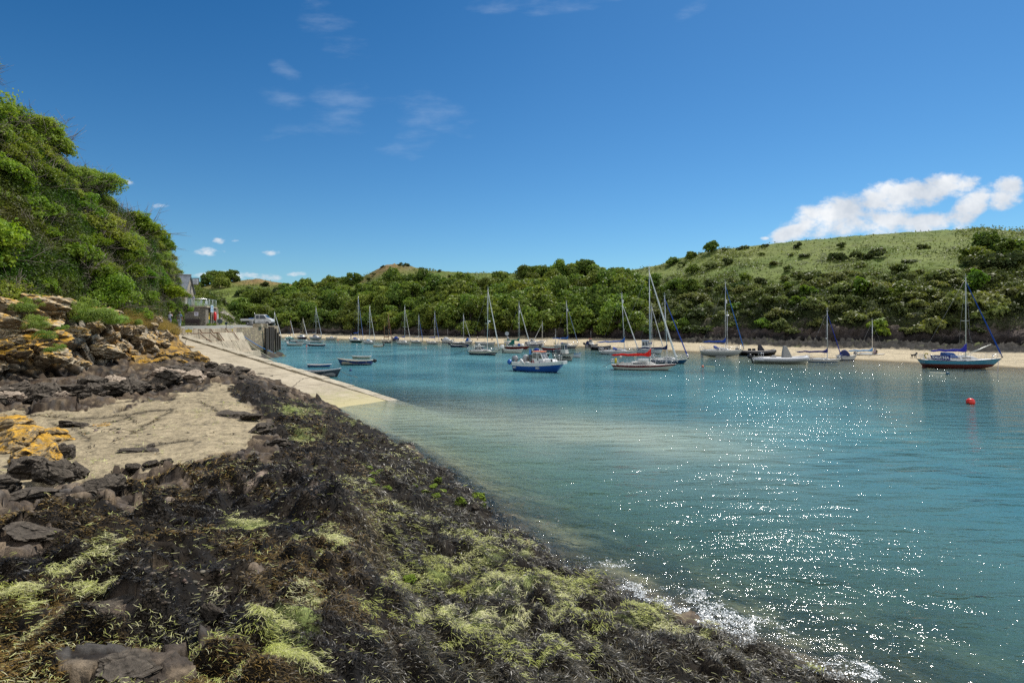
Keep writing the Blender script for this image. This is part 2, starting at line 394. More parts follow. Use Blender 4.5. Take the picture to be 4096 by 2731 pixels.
def near_height(x, y, detail=True):
    z = near_base(x, y)
    p = np.stack([x, y, z], 1)
    w, u, sl, b, px, py = zones(p)
    q = np.stack([x, y, z * 0], 1)
    bl, cr, ck = blocks(q, (.75, .6, 1), 3, 1.1, .35)
    bl2, cr2, ck2 = blocks(q + 31, (.28, .22, 1), 8, 1., .3)
    big, _, _ = blocks(q + 7, (2.1, 1.6, 1), 21, .9, .3)
    sw = np.clip((z + .5) / .8, .15, 1)
    rock = (big * .2 + bl * .2 + bl2 * .085) * np.clip(y / 9, .3, 1)
    mounds = fbm(q * np.array((.75, .75, 1)), 3, 12) * .30 + np.abs(fbm(q * 2.2, 2, 14)) * .36 + fbm(q * 5, 2, 16) * .11 - .06
    slab = fbm(q * .5, 3, 40) * .07 + (blocks(q, (2.6, .9, 1), 44, .4, .12)[0]) * .05 + fbm(q * 7, 2, 41) * .012
    h = np.where(sl > .5, slab, np.where(w > .5, mounds + rock * .2 * (x < -1), rock))
    h = h * sw
    pool = np.exp(-(((px - 1000) / 190) ** 2 + ((py - 2085) / 65) ** 2) ** 2)
    h = h * (1 - pool) - pool * .05
    return z + h, (w, u, sl, b, px, py, cr, ck, cr2, ck2, z)
def near_mesh():
    pxs = np.concatenate([np.arange(-900, 3700, 9.5), np.arange(3700, 5200, 60)])
    ys = np.exp(np.linspace(math.log(1.7), math.log(64), 470))
    PX, YY = np.meshgrid(pxs, ys)
    x = ((PX - 2048) * YY / F).ravel(); y = YY.ravel()
    h, (w, u, sl, b, px, py, cr, ck, cr2, ck2, z) = near_height(x, y)
    p = np.stack([x, y, h], 1)
    n1 = fbm(p * .8, 4, 60)[:, None]; n2 = fbm(p * 3.1, 4, 66)[:, None]; n3 = fbm(p * 9, 3, 68)[:, None]
    dark = np.array((.026, .0205, .016)); brown = np.array((.075, .050, .031)); tan = np.array((.355, .288, .178)); grey = np.array((.15, .14, .125))
    lich = np.array((.46, .26, .035)); sand = np.array((.30, .25, .15)); black = np.array((.006, .0052, .0045))
    col = dark + (brown - dark) * np.clip(n1 + .35, 0, 1) + (grey - dark) * np.clip(cr2[:, :1] - .68, 0, 1) * 1.5
    col = col + (np.array((.20, .150, .095)) * (.7 + .6 * cr[:, 1:2]) - col) * np.clip((cr2[:, 1:2] - .5) * 2.2 + n2 * 1.4 - .1, 0, .75)
    # tan slab and gritty hollows
    tc = tan * (1 + .28 * n1 + .22 * n2)
    tc = tc * (1 - .5 * np.clip(n2 * 2 - .7, 0, 1)) * (1 - .35 * np.clip(1 - sstep(.0, .6, ck), 0, 1)[:, None])
    cd = crackdist(px + 14 * n2[:, 0], py + 7 * n1[:, 0])
    tc = tc * (1 - .85 * np.clip(1 - cd / (7 + 6 * n3[:, 0]), 0, 1))[:, None] * (1 - .3 * np.exp(-cd / 22))[:, None]
    tc = tc + (np.array((.10, .085, .06)) - tc) * np.clip(n2 * 2.4 + n3 * 1.4 - .75, 0, 1) * .85
    grit = np.exp(-((px - 450) / 190) ** 2 - ((py - 1715) / 32) ** 2)[:, None]
    tc = tc * (1 + grit * n3 * 1.2)
    col = np.where(sl[:, None] > .5, tc, col)
    # tan rock between the weeds
    mix = ((w < .5) & (py > 1850) & (sl < .5))[:, None] * np.clip(.25 + n2 * .9 + n1 * .5, 0, 1)
    col = col + (np.array((.2, .155, .115)) - col) * mix * .75
    col = np.where(w[:, None] > .5, black + (np.array((.022, .015, .008)) - black) * np.clip(n2 + .4, 0, 1), col)
    peb = ((w > .5)[:, None] & (px < 1300)[:, None]) * np.clip((n1 + n3 * .6 - .52) * 5, 0, 1)
    col = col + (np.array((.26, .2, .15)) - col) * peb
    col = col + (np.array((.30, .36, .11)) * (1 + .5 * n2) - col) * (np.clip(u * 2.2 + n2[:, 0] * .9 - 1.1, 0, 1) * (sl < .5) * .6)[:, None]
    # lichen ledge of the spur beside the slipway
    lm = np.clip((z - 2.75) * 1.8, 0, 1) * ((px > 520) & (px < 900) & (py < 1480) & (py > 1290))
    col = col + (lich * (1 + .6 * n2) - col) * (lm * np.clip(.32 + n1[:, 0] * 1.2 + n2[:, 0] * 1.4, 0, .85))[:, None]
    # under water: pale sand, weed patches
    uw = np.clip(-h * 3.0 - .15, 0, 1)[:, None]
    bed = sand * (1 + .2 * n2); wp = np.clip(n1 * 3.0 + .45 + np.clip(.9 + h[:, None], 0, 1) * 1.2 - np.clip(-h[:, None] - 1.2, 0, 2) * .5, 0, 1)
    sdist, ddist = slip_coords(x, y)
    pale = np.exp(-((sdist + 12) / 12) ** 2 - ((ddist + 4) / 6) ** 2)[:, None]
    bed = bed + (np.array((.035, .042, .03)) - bed) * wp * (1 - np.clip(pale * 1.6, 0, 1)) * .9
    bed = bed + (np.array((.55, .5, .33)) - bed) * np.clip(pale * 1.2, 0, 1)
    col = col + (bed - col) * uw
    col = np.clip(col * (1 - .45 * (1 - np.clip(ck2 + .35, 0, 1))[:, None] * (w < .5)[:, None]), .004, .9)
    o = npmesh('rocky_shore', p, grid_faces(len(ys), len(pxs)), ground_mat('shore_rock', 2.2, .7, .85, .18, .035), col, False)
    tag(o, 'dark rocky foreshore with a tan rock slab and weed covered ledges beside the slipway', 'shore', None, 'structure')
near_mesh()
# ================================================================ LEFT CLIFF
CT = np.array([  # px, base Y z, rock top Y z, bench end, slope top Y z
 (-700, 17, 2.6, 20, 6.6, 20.3, 30, 25), (-300, 21, 2.4, 23.5, 6.5, 23.8, 33, 22.5), (0, 25, 2.3, 27.4, 6.4, 27.7, 36, 18.4), (150, 26.5, 2.3, 29, 6.2, 29.3, 38, 17.6), (300, 28.5, 2.3, 31.5, 6.1, 31.8, 40, 15.6),
 (430, 32, 2.4, 35, 5.9, 35.3, 43.5, 14.2), (560, 36, 2.5, 39.5, 5.6, 39.8, 48, 13.6), (620, 39, 2.5, 43, 5.4, 43.4, 52, 13.0), (650, 40.5, 2.6, 46, 5.2, 60, 68, 14.5), (680, 42, 2.7, 50, 4.9, 74, 81, 14.5), (712, 43.5, 2.8, 52.5, 4.5, 75, 82, 11.5), (742, 45.5, 2.6, 53, 3.6, 78, 84, 8)], float)
def cliff_mesh():
    pxs = np.arange(-700, 722, 4.5); nv = 330; v = np.linspace(0, 1, nv)
    T = np.stack([np.interp(pxs, CT[:, 0], CT[:, k]) for k in range(1, 8)], 1)
    k5 = np.ones(9) / 9
    Yb, zb, Yr, zr, Yk, Ys, zs = T.T
    kn = np.array((0, .47, .53, .93, 1.0))
    V, PXg = np.meshgrid(v, pxs, indexing='ij')
    yv = np.stack([Yb - .6, Yr, Yk, Ys, Ys + 9], 0); zv = np.stack([zb - .8, zr, np.where(Yk - Yr > 2, np.minimum(zr, 4.55), zr + .1), zs, zs - 5], 0)
    idx = np.clip(np.searchsorted(kn, V, side='right') - 1, 0, 3); t = (V - kn[idx]) / (kn[idx + 1] - kn[idx])
    c = np.broadcast_to(np.arange(len(pxs)), V.shape)
    y = yv[idx, c] * (1 - t) + yv[idx + 1, c] * t; z = zv[idx, c] * (1 - t) + zv[idx + 1, c] * t
    bulge = np.sin(np.clip(V / .47, 0, 1) * math.pi) * .5; z = z + bulge * .5; y = y - bulge * .3
    y = y.ravel(); z = z.ravel(); x = (PXg.ravel() - 2048) * y / F; vv = V.ravel()
    p = np.stack([x, y, z], 1)
    rockw = (1 - sstep(.44, .54, vv))
    nrm = np.array((.72, -.62, .3)); nrm /= np.linalg.norm(nrm)
    q = p @ np.array([[.8, .2, .1], [-.1, .9, .3], [.15, -.35, .95]])
    b1, cr, ck = blocks(q, (1.7, 1.7, 1.0), 71, 1.25, .3); b2, cr2, ck2 = blocks(q + 9, (.62, .62, .36), 77, 1.1, .35); b3, cr3, ck3 = blocks(q + 19, (.25, .25, .16), 79, 1, .3)
    d = (b1 * .75 + b2 * .26 + b3 * .08) * rockw + (1 - rockw) * fbm(p * .5, 4, 80) * .5
    edge = sstep(722, 690, PXg.ravel())
    p = p + nrm * (d * np.clip(edge + .25, 0, 1))[:, None]
    px, py = proj(p[:, 0], p[:, 1], p[:, 2])
    n1 = fbm(p * .55, 4, 90)[:, None]; n2 = fbm(p * 2.2, 4, 91)[:, None]; n3 = fbm(p * 7, 3, 93)[:, None]
    g = np.array((.29, .255, .20)) * (.55 + .9 * cr2[:, :1]); w = np.array((.54, .51, .44)); o = np.array((.44, .235, .05)); tn = np.array((.27, .18, .09)); dk = np.array((.026, .0205, .016)); soil = np.array((.07, .06, .03)); dry = np.array((.26, .19, .09))
    z = p[:, 2:3]
    col = g + (tn - g) * np.clip(.45 + n1, 0, 1) * .7
    col = col + (w - col) * np.clip((n2 + n3 * .7 - .2) * 3.0, 0, 1) * np.clip((z - 3.4) * .9, 0, .85)
    lowband = np.exp(-((z - 3.7) / 1.0) ** 2) + .35 * (px[:, None] > 450)
    col = col + (o - col) * np.clip((n1 * .9 + n2 * .8 + .05) * 2.2 * lowband - .15, 0, .85)
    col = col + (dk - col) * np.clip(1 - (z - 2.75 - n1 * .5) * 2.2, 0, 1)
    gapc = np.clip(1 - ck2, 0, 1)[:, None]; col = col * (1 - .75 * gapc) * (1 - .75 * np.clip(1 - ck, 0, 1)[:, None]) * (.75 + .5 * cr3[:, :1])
    up = sstep(.43, .5, vv)[:, None]
    col = col + (np.where(px[:, None] > 420, dry, soil) * (1 + .5 * n2) - col) * np.clip(up * 1.0 + np.clip(n1 * 2 - .7 + (z - 5.3), 0, 1) * .6, 0, 1)
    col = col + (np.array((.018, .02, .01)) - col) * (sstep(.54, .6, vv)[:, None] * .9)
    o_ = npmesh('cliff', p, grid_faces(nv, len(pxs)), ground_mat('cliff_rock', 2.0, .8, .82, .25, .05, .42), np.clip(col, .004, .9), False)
    tag(o_, 'fractured grey and ochre rock cliff at the left under the bushes', 'cliff', None, 'structure')
    return T, pxs
CLT, CLP = cliff_mesh()
def cliff_pt(px, f):
    """point on the vegetated slope of the cliff, f 0 at its foot and 1 at its top"""
    Yb, zb, Yr, zr, Yk, Ys, zs = [float(np.interp(px, CT[:, 0], CT[:, k])) for k in range(1, 8)]
    Y = Yk + (Ys - Yk) * f; z = zr + (zs - zr) * f
    return Vector(((px - 2048) * Y / F, Y, z))
# ================================================================ FAR BANK
FB = np.array([  # px, water edge, beach top, cliff base, cliff height, ridge Y, ridge row
 (640, 225, 228, 232, 2, 330, 1170), (760, 225, 228, 232, 2, 330, 1158), (820, 225, 228, 232, 2, 335, 1143), (870, 225, 229, 233, 2, 340, 1133), (930, 222, 229, 234, 2, 345, 1127), (1000, 215, 228, 234, 2.5, 350, 1121), (1035, 212, 226, 232, 2.5, 350, 1117), (1080, 208, 224, 230, 2.5, 350, 1127), (1150, 203, 221, 227, 3, 350, 1138), (1215, 197, 217, 223, 3, 340, 1144), (1240, 195, 215, 221, 3, 330, 1156),
 (1300, 189, 211, 217, 3, 300, 1162), (1430, 181, 204, 210, 3, 290, 1122), (1490, 177, 200, 206, 3, 288, 1090), (1545, 174, 197, 203, 3, 285, 1063), (1575, 172, 195, 201, 3, 284, 1061), (1640, 166, 189, 195, 3, 280, 1068), (1700, 161, 184, 190, 3, 276, 1082), (1760, 157, 179, 185, 3, 270, 1087), (1900, 147, 171, 176, 3.2, 260, 1095), (2050, 138, 166, 171, 3.4, 250, 1096), (2200, 130, 160, 165, 3.6, 240, 1098), (2400, 122, 154, 160, 3.8, 230, 1096), (2550, 115, 143, 149, 4, 222, 1080),
 (2640, 110, 137, 144, 4, 214, 1062), (2700, 107, 132, 140, 4, 210, 1042), (2850, 100, 123, 134, 4.2, 198, 1004), (3000, 94, 115, 128, 4.4, 190, 989), (3200, 87, 106, 120, 4.6, 182, 967), (3500, 79, 97, 111, 4.6, 174, 942), (3700, 74, 92, 106, 4.6, 168, 930), (3850, 71, 88.5, 103, 4.6, 164, 921), (3930, 69, 87, 101, 4.6, 161, 917), (4096, 66, 83, 98, 4.6, 158, 932), (4500, 60, 76, 91, 4.6, 152, 960), (5600, 50, 62, 78, 4.6, 140, 1000)], float)
def fb_prof(px):
    return [np.interp(px, FB[:, 0], FB[:, k]) for k in range(1, 7)]
def far_height(px, Y):
    """ground height of the opposite bank at image column px and depth Y"""
    px = np.asarray(px, float); Y = np.asarray(Y, float)
    Yw, Yb, Yc, zc, Yr, pr = fb_prof(px)
    zr = CH - (pr - H0) * Yr / F
    beach = np.where(Y < Yw, (Y - Yw) * .045, .65 * np.clip((Y - Yw) / (Yb - Yw), 0, 1) + .35 * np.clip((Y - Yb) / (Yc - Yb), 0, 1))
    t = np.clip((Y - Yc) / 3.6, 0, 1); f = np.clip((Y - Yc - 3.6) / (Yr - Yc - 3.6), 0, 1)
    hill = zc * t + (zr - zc) * (f ** .72 * .8 + f * .2 - .04 * np.sin(f * math.pi))
    back = np.clip(Y - Yr, 0, 400) * -.06
    return np.maximum(beach, -2.6) + np.where(Y > Yc, hill - .65 * t, 0) + back
def far_mesh():
    pxs = np.concatenate([np.arange(640, 4500, 7.), np.arange(4500, 5600, 40)])
    segs = [(-1.0, 0, 12), (0, 1, 16), (1, 2, 22), (2, 3, 26), (3, 4, 150), (4, 5, 8)]
    v = np.concatenate([np.linspace(a, b, n, endpoint=False) for a, b, n in segs] + [[5.]])
    V, P = np.meshgrid(v, pxs, indexing='ij')
    Yw, Yb, Yc, zc, Yr, pr = [a[None, :] for a in fb_prof(pxs)]
    K = np.stack([np.broadcast_to(a, (1, len(pxs)))[0] for a in (Yw - 45, Yw, Yb, Yc, Yc + 3.6, Yr, Yr + 120)])
    i = np.clip(np.floor(V + 1).astype(int), 0, 5); t = V + 1 - i; c = np.broadcast_to(np.arange(len(pxs)), V.shape)
    Y = (K[i, c] * (1 - t) + K[i + 1, c] * t).ravel(); px = P.ravel()
    z = far_height(px, Y); x = (px - 2048) * Y / F
    p = np.stack([x, Y, z], 1); q = p * np.array((1, 1, 1.))
    vv = V.ravel()
    rock = sstep(1.75, 2.1, vv) * (1 - sstep(3.1, 3.6, vv))
    weedrock = sstep(1.02, 1.2, vv + .25 * fbm(p * .15, 2, 3)) * (1 - sstep(2.0, 2.3, vv)) * sstep(2560, 2800, px)
    b1, cr, ck = blocks(q, (2.6, 2.6, 1.6), 101, 1.1, .35); b2, cr2, ck2 = blocks(q, (.9, .9, .6), 104, 1.1, .3)
    hillm = sstep(3.0, 3.3, vv)
    crag = np.exp(-((px - 1600) / 70) ** 2) * sstep(3.75, 3.95, vv) + np.exp(-((px - 1010) / 40) ** 2) * sstep(3.85, 4, vv) * .5
    n0 = fbm(p * .05, 4, 110)
    dz = rock * (b1 * 1.0 + b2 * .35) + weedrock * (np.abs(b2) * .95 + b1 * .45 + .2) + hillm * (n0 * 1.1 * np.clip((4.1 - vv) * 1.6, 0.15, 1) + fbm(p * .5, 3, 115) * .3) + crag * np.abs(b1) * 1.1
    p[:, 2] += dz; p[:, 1] -= rock * (b1 * 1.0)
    n1 = fbm(p * .09, 4, 120)[:, None]; n2 = fbm(p * .5, 4, 121)[:, None]; n3 = fbm(p * 2.2, 3, 122)[:, None]
    sand = np.array((.47, .39, .255)); wet = np.array((.20, .155, .085)); dk = np.array((.022, .019, .018)); rk = np.array((.11, .085, .072)); rk2 = np.array((.2, .16, .12))
    gr = np.array((.105, .152, .026)); gr2 = np.array((.175, .21, .048)); br = np.array((.2, .135, .055)); dg = np.array((.03, .042, .014))
    vc = vv[:, None]
    col = np.broadcast_to(sand, p.shape) * (1 + .1 * n2)
    col = col + (wet - col) * (1 - sstep(0.0, .16 + .08 * n1, vc))
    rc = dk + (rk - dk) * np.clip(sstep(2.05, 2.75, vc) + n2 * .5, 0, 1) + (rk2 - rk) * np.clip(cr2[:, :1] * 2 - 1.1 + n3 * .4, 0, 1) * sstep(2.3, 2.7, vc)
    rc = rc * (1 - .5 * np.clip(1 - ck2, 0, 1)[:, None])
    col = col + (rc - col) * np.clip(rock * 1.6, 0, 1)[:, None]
    wr = np.array((.016, .0145, .012)) + np.array((.03, .026, .02)) * np.clip(cr2[:, :1] * 2 - 1, 0, 1) + np.array((.09, .11, .02)) * np.clip(n2 * 2.4 - .75, 0, 1)
    col = col + (wr - col) * np.clip(weedrock * 2.4 + n2[:, 0] * .4 * (weedrock > .02), 0, 1)[:, None]
    hc = gr + (gr2 - gr) * np.clip(.45 + n1 * 1.3 + n2 * .5, 0, 1)
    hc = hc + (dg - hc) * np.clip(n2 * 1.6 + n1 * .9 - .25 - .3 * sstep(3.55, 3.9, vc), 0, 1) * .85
    farl = ((px < 1260) | ((px > 1430) & (px < 1800)))[:, None]
    hc = hc + (br - hc) * np.clip(sstep(3.7, 4.0, vc) * (.75 + n1 * 1.4), 0, 1) * np.where(farl, .75, .12)
    hc = hc + (br * 1.15 - hc) * np.clip(sstep(3.72, 3.95, vc), 0, 1) * (np.exp(-((px - 1205) / 35) ** 2) + np.exp(-((px - 1560) / 60) ** 2) + np.exp(-((px - 1030) / 60) ** 2))[:, None].clip(0, 1)
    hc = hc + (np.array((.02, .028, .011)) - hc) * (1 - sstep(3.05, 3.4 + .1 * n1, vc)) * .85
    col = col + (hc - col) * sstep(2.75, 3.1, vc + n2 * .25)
    col = col + (rk2 - col) * (crag[:, None] * np.clip(cr[:, 1:2] * 2 - .9, 0, 1)) * .6
    o = npmesh('far_bank_hills', p, grid_faces(len(v), len(pxs)), ground_mat('bank_ground', .5, .8, .9, .15, .25), np.clip(col, .004, .9), False)
    tag(o, 'grassy hillside with shaded rock foot and sandy beach across the harbour', 'hillside', None, 'structure')
far_mesh()
def far_pt(px, Y):
    return Vector(((px - 2048) * Y / F, Y, float(far_height(np.array([px]), np.array([Y]))[0])))
# ---- the hill behind the stone hut
HK = np.array([(600, 104, 4.7, 128, 1040), (700, 104, 4.7, 128, 1085), (745, 104, 4.7, 128, 1117), (800, 106, 4.7, 127, 1147), (850, 108, 4.7, 126, 1186), (900, 111, 4.7, 125, 1228), (940, 114, 4.7, 123, 1270), (965, 116, 4.6, 121, 1297), (985, 117, 4.4, 119, 1306)], float)
def hut_hill():
    pxs = np.arange(600, 986, 2.5); v = np.linspace(0, 1.35, 110)
    V, P = np.meshgrid(v, pxs, indexing='ij')
    Yb, zb, Yr, pr = [np.interp(P, HK[:, 0], HK[:, k]) for k in range(1, 5)]
    zr = CH - (pr - H0) * Yr / F
    t = np.clip(V, 0, 1)
    Y = Yb + (Yr - Yb) * V; z = zb + (zr - zb) * (.85 * t + .15 * np.sin(t * math.pi / 2)) - np.clip(V - 1, 0, 1) * 8
    x = (P - 2048) * Y / F
    p = np.stack([x.ravel(), Y.ravel(), z.ravel()], 1)
    b1, cr, ck = blocks(p, (2.2, 2.2, 1.5), 131, 1, .3)
    n1 = fbm(p * .22, 4, 132)[:, None]; n2 = fbm(p * .9, 4, 133)[:, None]; n3 = fbm(p * 3, 2, 134)[:, None]
    rk = np.clip((n1[:, 0] * 1.2 + sstep(840, 900, P.ravel()) * .55 - .38) * 6, 0, 1) * sstep(.1, .25, V.ravel()) * (1 - sstep(.7, .9, V.ravel()))
    p = p + np.array((.5, -.6, .5)) * (rk * np.abs(b1) * .9 + fbm(p * .6, 3, 135) * .5)[:, None]
    g = np.array((.115, .17, .03)); g2 = np.array((.2, .2, .06)); d = np.array((.035, .05, .014)); b = np.array((.2, .14, .06)); r = np.array((.36, .32, .27))
    col = g + (g2 - g) * np.clip(.4 + n1 + n2 * .6, 0, 1); col = col + (d - col) * np.clip(n2 * 2 - .2, 0, 1) * .8
    col = col + (b - col) * np.clip(sstep(880, 960, P.ravel())[:, None] * (.5 + n2), 0, 1)
    col = col + (r * (.6 + .7 * cr[:, :1]) - col) * rk[:, None]
    o = npmesh('hut_hill', p, grid_faces(len(v), len(pxs)), ground_mat('hut_hill_ground', .9, .8, .9, .15, .15), np.clip(col, .004, .9), False)
    tag(o, 'steep green slope with pale rock outcrops behind the stone hut', 'hill', None, 'structure')
hut_hill()
# ================================================================ WATER
def ground_under(x, y):
    z = np.full(len(x), -2.6)
    m = y < 64
    z[m] = near_base(x[m], y[m])
    px = 2048 + x * F / y
    f = far_height(px, y); m2 = px > 640
    z = np.where(m2, np.maximum(z, f), z)
    s, d = slip_coords(x, y)
    z = np.where((d < .2) & (d > -8) & (s > -15) & (s < 30), np.maximum(z, SLOPE * s), z)
    return z
def water_mesh():
    pxs = np.concatenate([np.arange(-400, 640, 30.), np.arange(640, 4300, 9.), np.arange(4300, 6200, 40.)])
    pys = np.concatenate([np.array((1338., 1341, 1345, 1350)), np.arange(1355, 1480, 2.5), np.arange(1480, 2100, 3.2), np.arange(2100, 2800, 4.5), np.arange(2800, 4200, 60.)])[::-1]
    PXg, PYg = np.meshgrid(pxs, pys)
    Y = CH * F / (PYg.ravel() - H0); x = (PXg.ravel() - 2048) * Y / F
    g = ground_under(x, Y)
    dep = np.clip(-g, 0, 3)
    # real ripples on the near water: long low crests, fading with distance into the bump of the material
    q = np.stack([x, Y, x * 0], 1)
    amp = np.clip(1.4 - Y / 22, 0, 1)
    cr = np.array([[.30, .0, 0], [.12, 1.5, 0], [0, 0, 1]])
    r1 = vnoise(q @ cr * np.array((1.3, 1.0, 1)) + np.stack([fbm(q * .3, 2, 5)] * 3, 1) * .8, 150); r2 = vnoise(q @ cr * np.array((2.4, 2.3, 1)) + 9, 151)
    s_ = np.sign(r1) * np.abs(r1) ** .8
    z = amp * np.clip(dep * 2.2, .05, 1) * (s_ * .042 + r2 * .016)
    fo = np.clip(1 - dep / .3, 0, 1)
    sd, dd = slip_coords(x, Y)
    pale = np.exp(-np.abs((sd + 11) / 13) ** 3 - ((dd + 3.5) / 6) ** 2) * np.clip(1 + .9 * fbm(q * .25, 3, 33), 0, 1)
    Ywr = fb_prof(PXg.ravel())[0]; pale = np.maximum(pale, .55 * np.exp(-((Ywr - 13 - Y) / 8) ** 2) * sstep(2350, 2900, PXg.ravel()) * np.clip(1 + fbm(q * .12, 3, 34), .2, 1))  # far band paled for shallow sand and, in its colour, for sun glare
    col = np.stack([np.clip(dep / 3, 0, 1), pale, fo], 1)
    m, t = new_mat('harbour_water'); c = objco(t)
    at = nd(t, 'ShaderNodeAttribute', attribute_name='Col'); sp = nd(t, 'ShaderNodeSeparateColor'); ln(t, at.outputs['Color'], sp.inputs[0])
    mp = nd(t, 'ShaderNodeMapping'); mp.inputs['Scale'].default_value = (.42, 1.15, 1); mp.inputs['Rotation'].default_value = (0, 0, R(-7)); ln(t, c, mp.inputs[0])
    w1 = noise(t, 1.15, 1.2, .45, mp.outputs[0]); w2 = noise(t, 4.2, 3, .6, mp.outputs[0]); w3 = noise(t, .08, 3, .5, c)
    cat = ramp(t, w3, .38, .62, .65, 1.4)                      # calm streaks and wind-ruffled patches
    h = math_(t, 'ADD', math_(t, 'MULTIPLY', w1, .18), math_(t, 'MULTIPLY', math_(t, 'MULTIPLY', w2, .078), cat))
    w4 = noise(t, 11, 2, .6, mp.outputs[0]); h = math_(t, 'ADD', h, math_(t, 'MULTIPLY', math_(t, 'MULTIPLY', w4, .0115), cat))
    sh = noise(t, 26, 3, .7, c)
    h = math_(t, 'ADD', h, math_(t, 'MULTIPLY', sh, math_(t, 'ADD', math_(t, 'MULTIPLY', sp.outputs[2], .010), .0012)))
    bn = nd(t, 'ShaderNodeBump'); bn.inputs['Strength'].default_value = 1.; bn.inputs['Distance'].default_value = 1.; ln(t, h, bn.inputs['Height'])
    N = bn.outputs[0]
    fr = nd(t, 'ShaderNodeFresnel'); fr.inputs['IOR'].default_value = 1.33; ln(t, N, fr.inputs['Normal'])
    gl = nd(t, 'ShaderNodeBsdfGlossy'); gl.inputs['Roughness'].default_value = .06; ln(t, N, gl.inputs['Normal'])
    d3 = sp.outputs[0]
    tint = mixc(t, ramp(t, d3, 0, .55), (.96, .98, .95), (.28, .56, .56))
    tr = nd(t, 'ShaderNodeBsdfTransparent'); ln(t, tint, tr.inputs[0])
    deep = mixc(t, ramp(t, w3, .35, .65), (.050, .170, .198), (.115, .285, .300))
    deep = mixc(t, ramp(t, d3, .06, .8), (.115, .215, .175), deep); deep = mixc(t, sp.outputs[1], deep, (.46, .53, .40))
    df = nd(t, 'ShaderNodeBsdfDiffuse'); ln(t, deep, df.inputs[0])
    bd = nd(t, 'ShaderNodeMixShader'); ln(t, math_(t, 'MAXIMUM', ramp(t, d3, 0.0, .8, 0.0, .93), math_(t, 'MULTIPLY', sp.outputs[1], .5)), bd.inputs[0]); ln(t, tr.outputs[0], bd.inputs[1]); ln(t, df.outputs[0], bd.inputs[2])
    sf = nd(t, 'ShaderNodeMixShader'); ln(t, math_(t, 'MULTIPLY', fr.outputs[0], 1.0), sf.inputs[0]); ln(t, bd.outputs[0], sf.inputs[1]); ln(t, gl.outputs[0], sf.inputs[2])
    o = nd(t, 'ShaderNodeOutputMaterial'); ln(t, sf.outputs[0], o.inputs[0])
    ob = npmesh('harbour_water', np.stack([x, Y, z], 1), grid_faces(len(pys), len(pxs)), m, col, True)
    tag(ob, 'rippled blue green harbour water sparkling in the sun', 'water', None, 'structure')
water_mesh()
# ---- base ground to the horizon, below everything
def base_ground():
    b = MB(); b.quad((-6000, -3000, -3.2), (6000, -3000, -3.2), (6000, 9000, -3.2), (-6000, 9000, -3.2))
    m, t = new_mat('sea_bed'); c = objco(t)
    finish(m, t, mixc(t, noise(t, .3, 5, .6, c), (.12, .11, .07), (.22, .19, .12)), .9)
    tag(b.build('ground', m), 'flat sandy bed running out beneath the harbour', 'ground', None, 'structure')
base_ground()
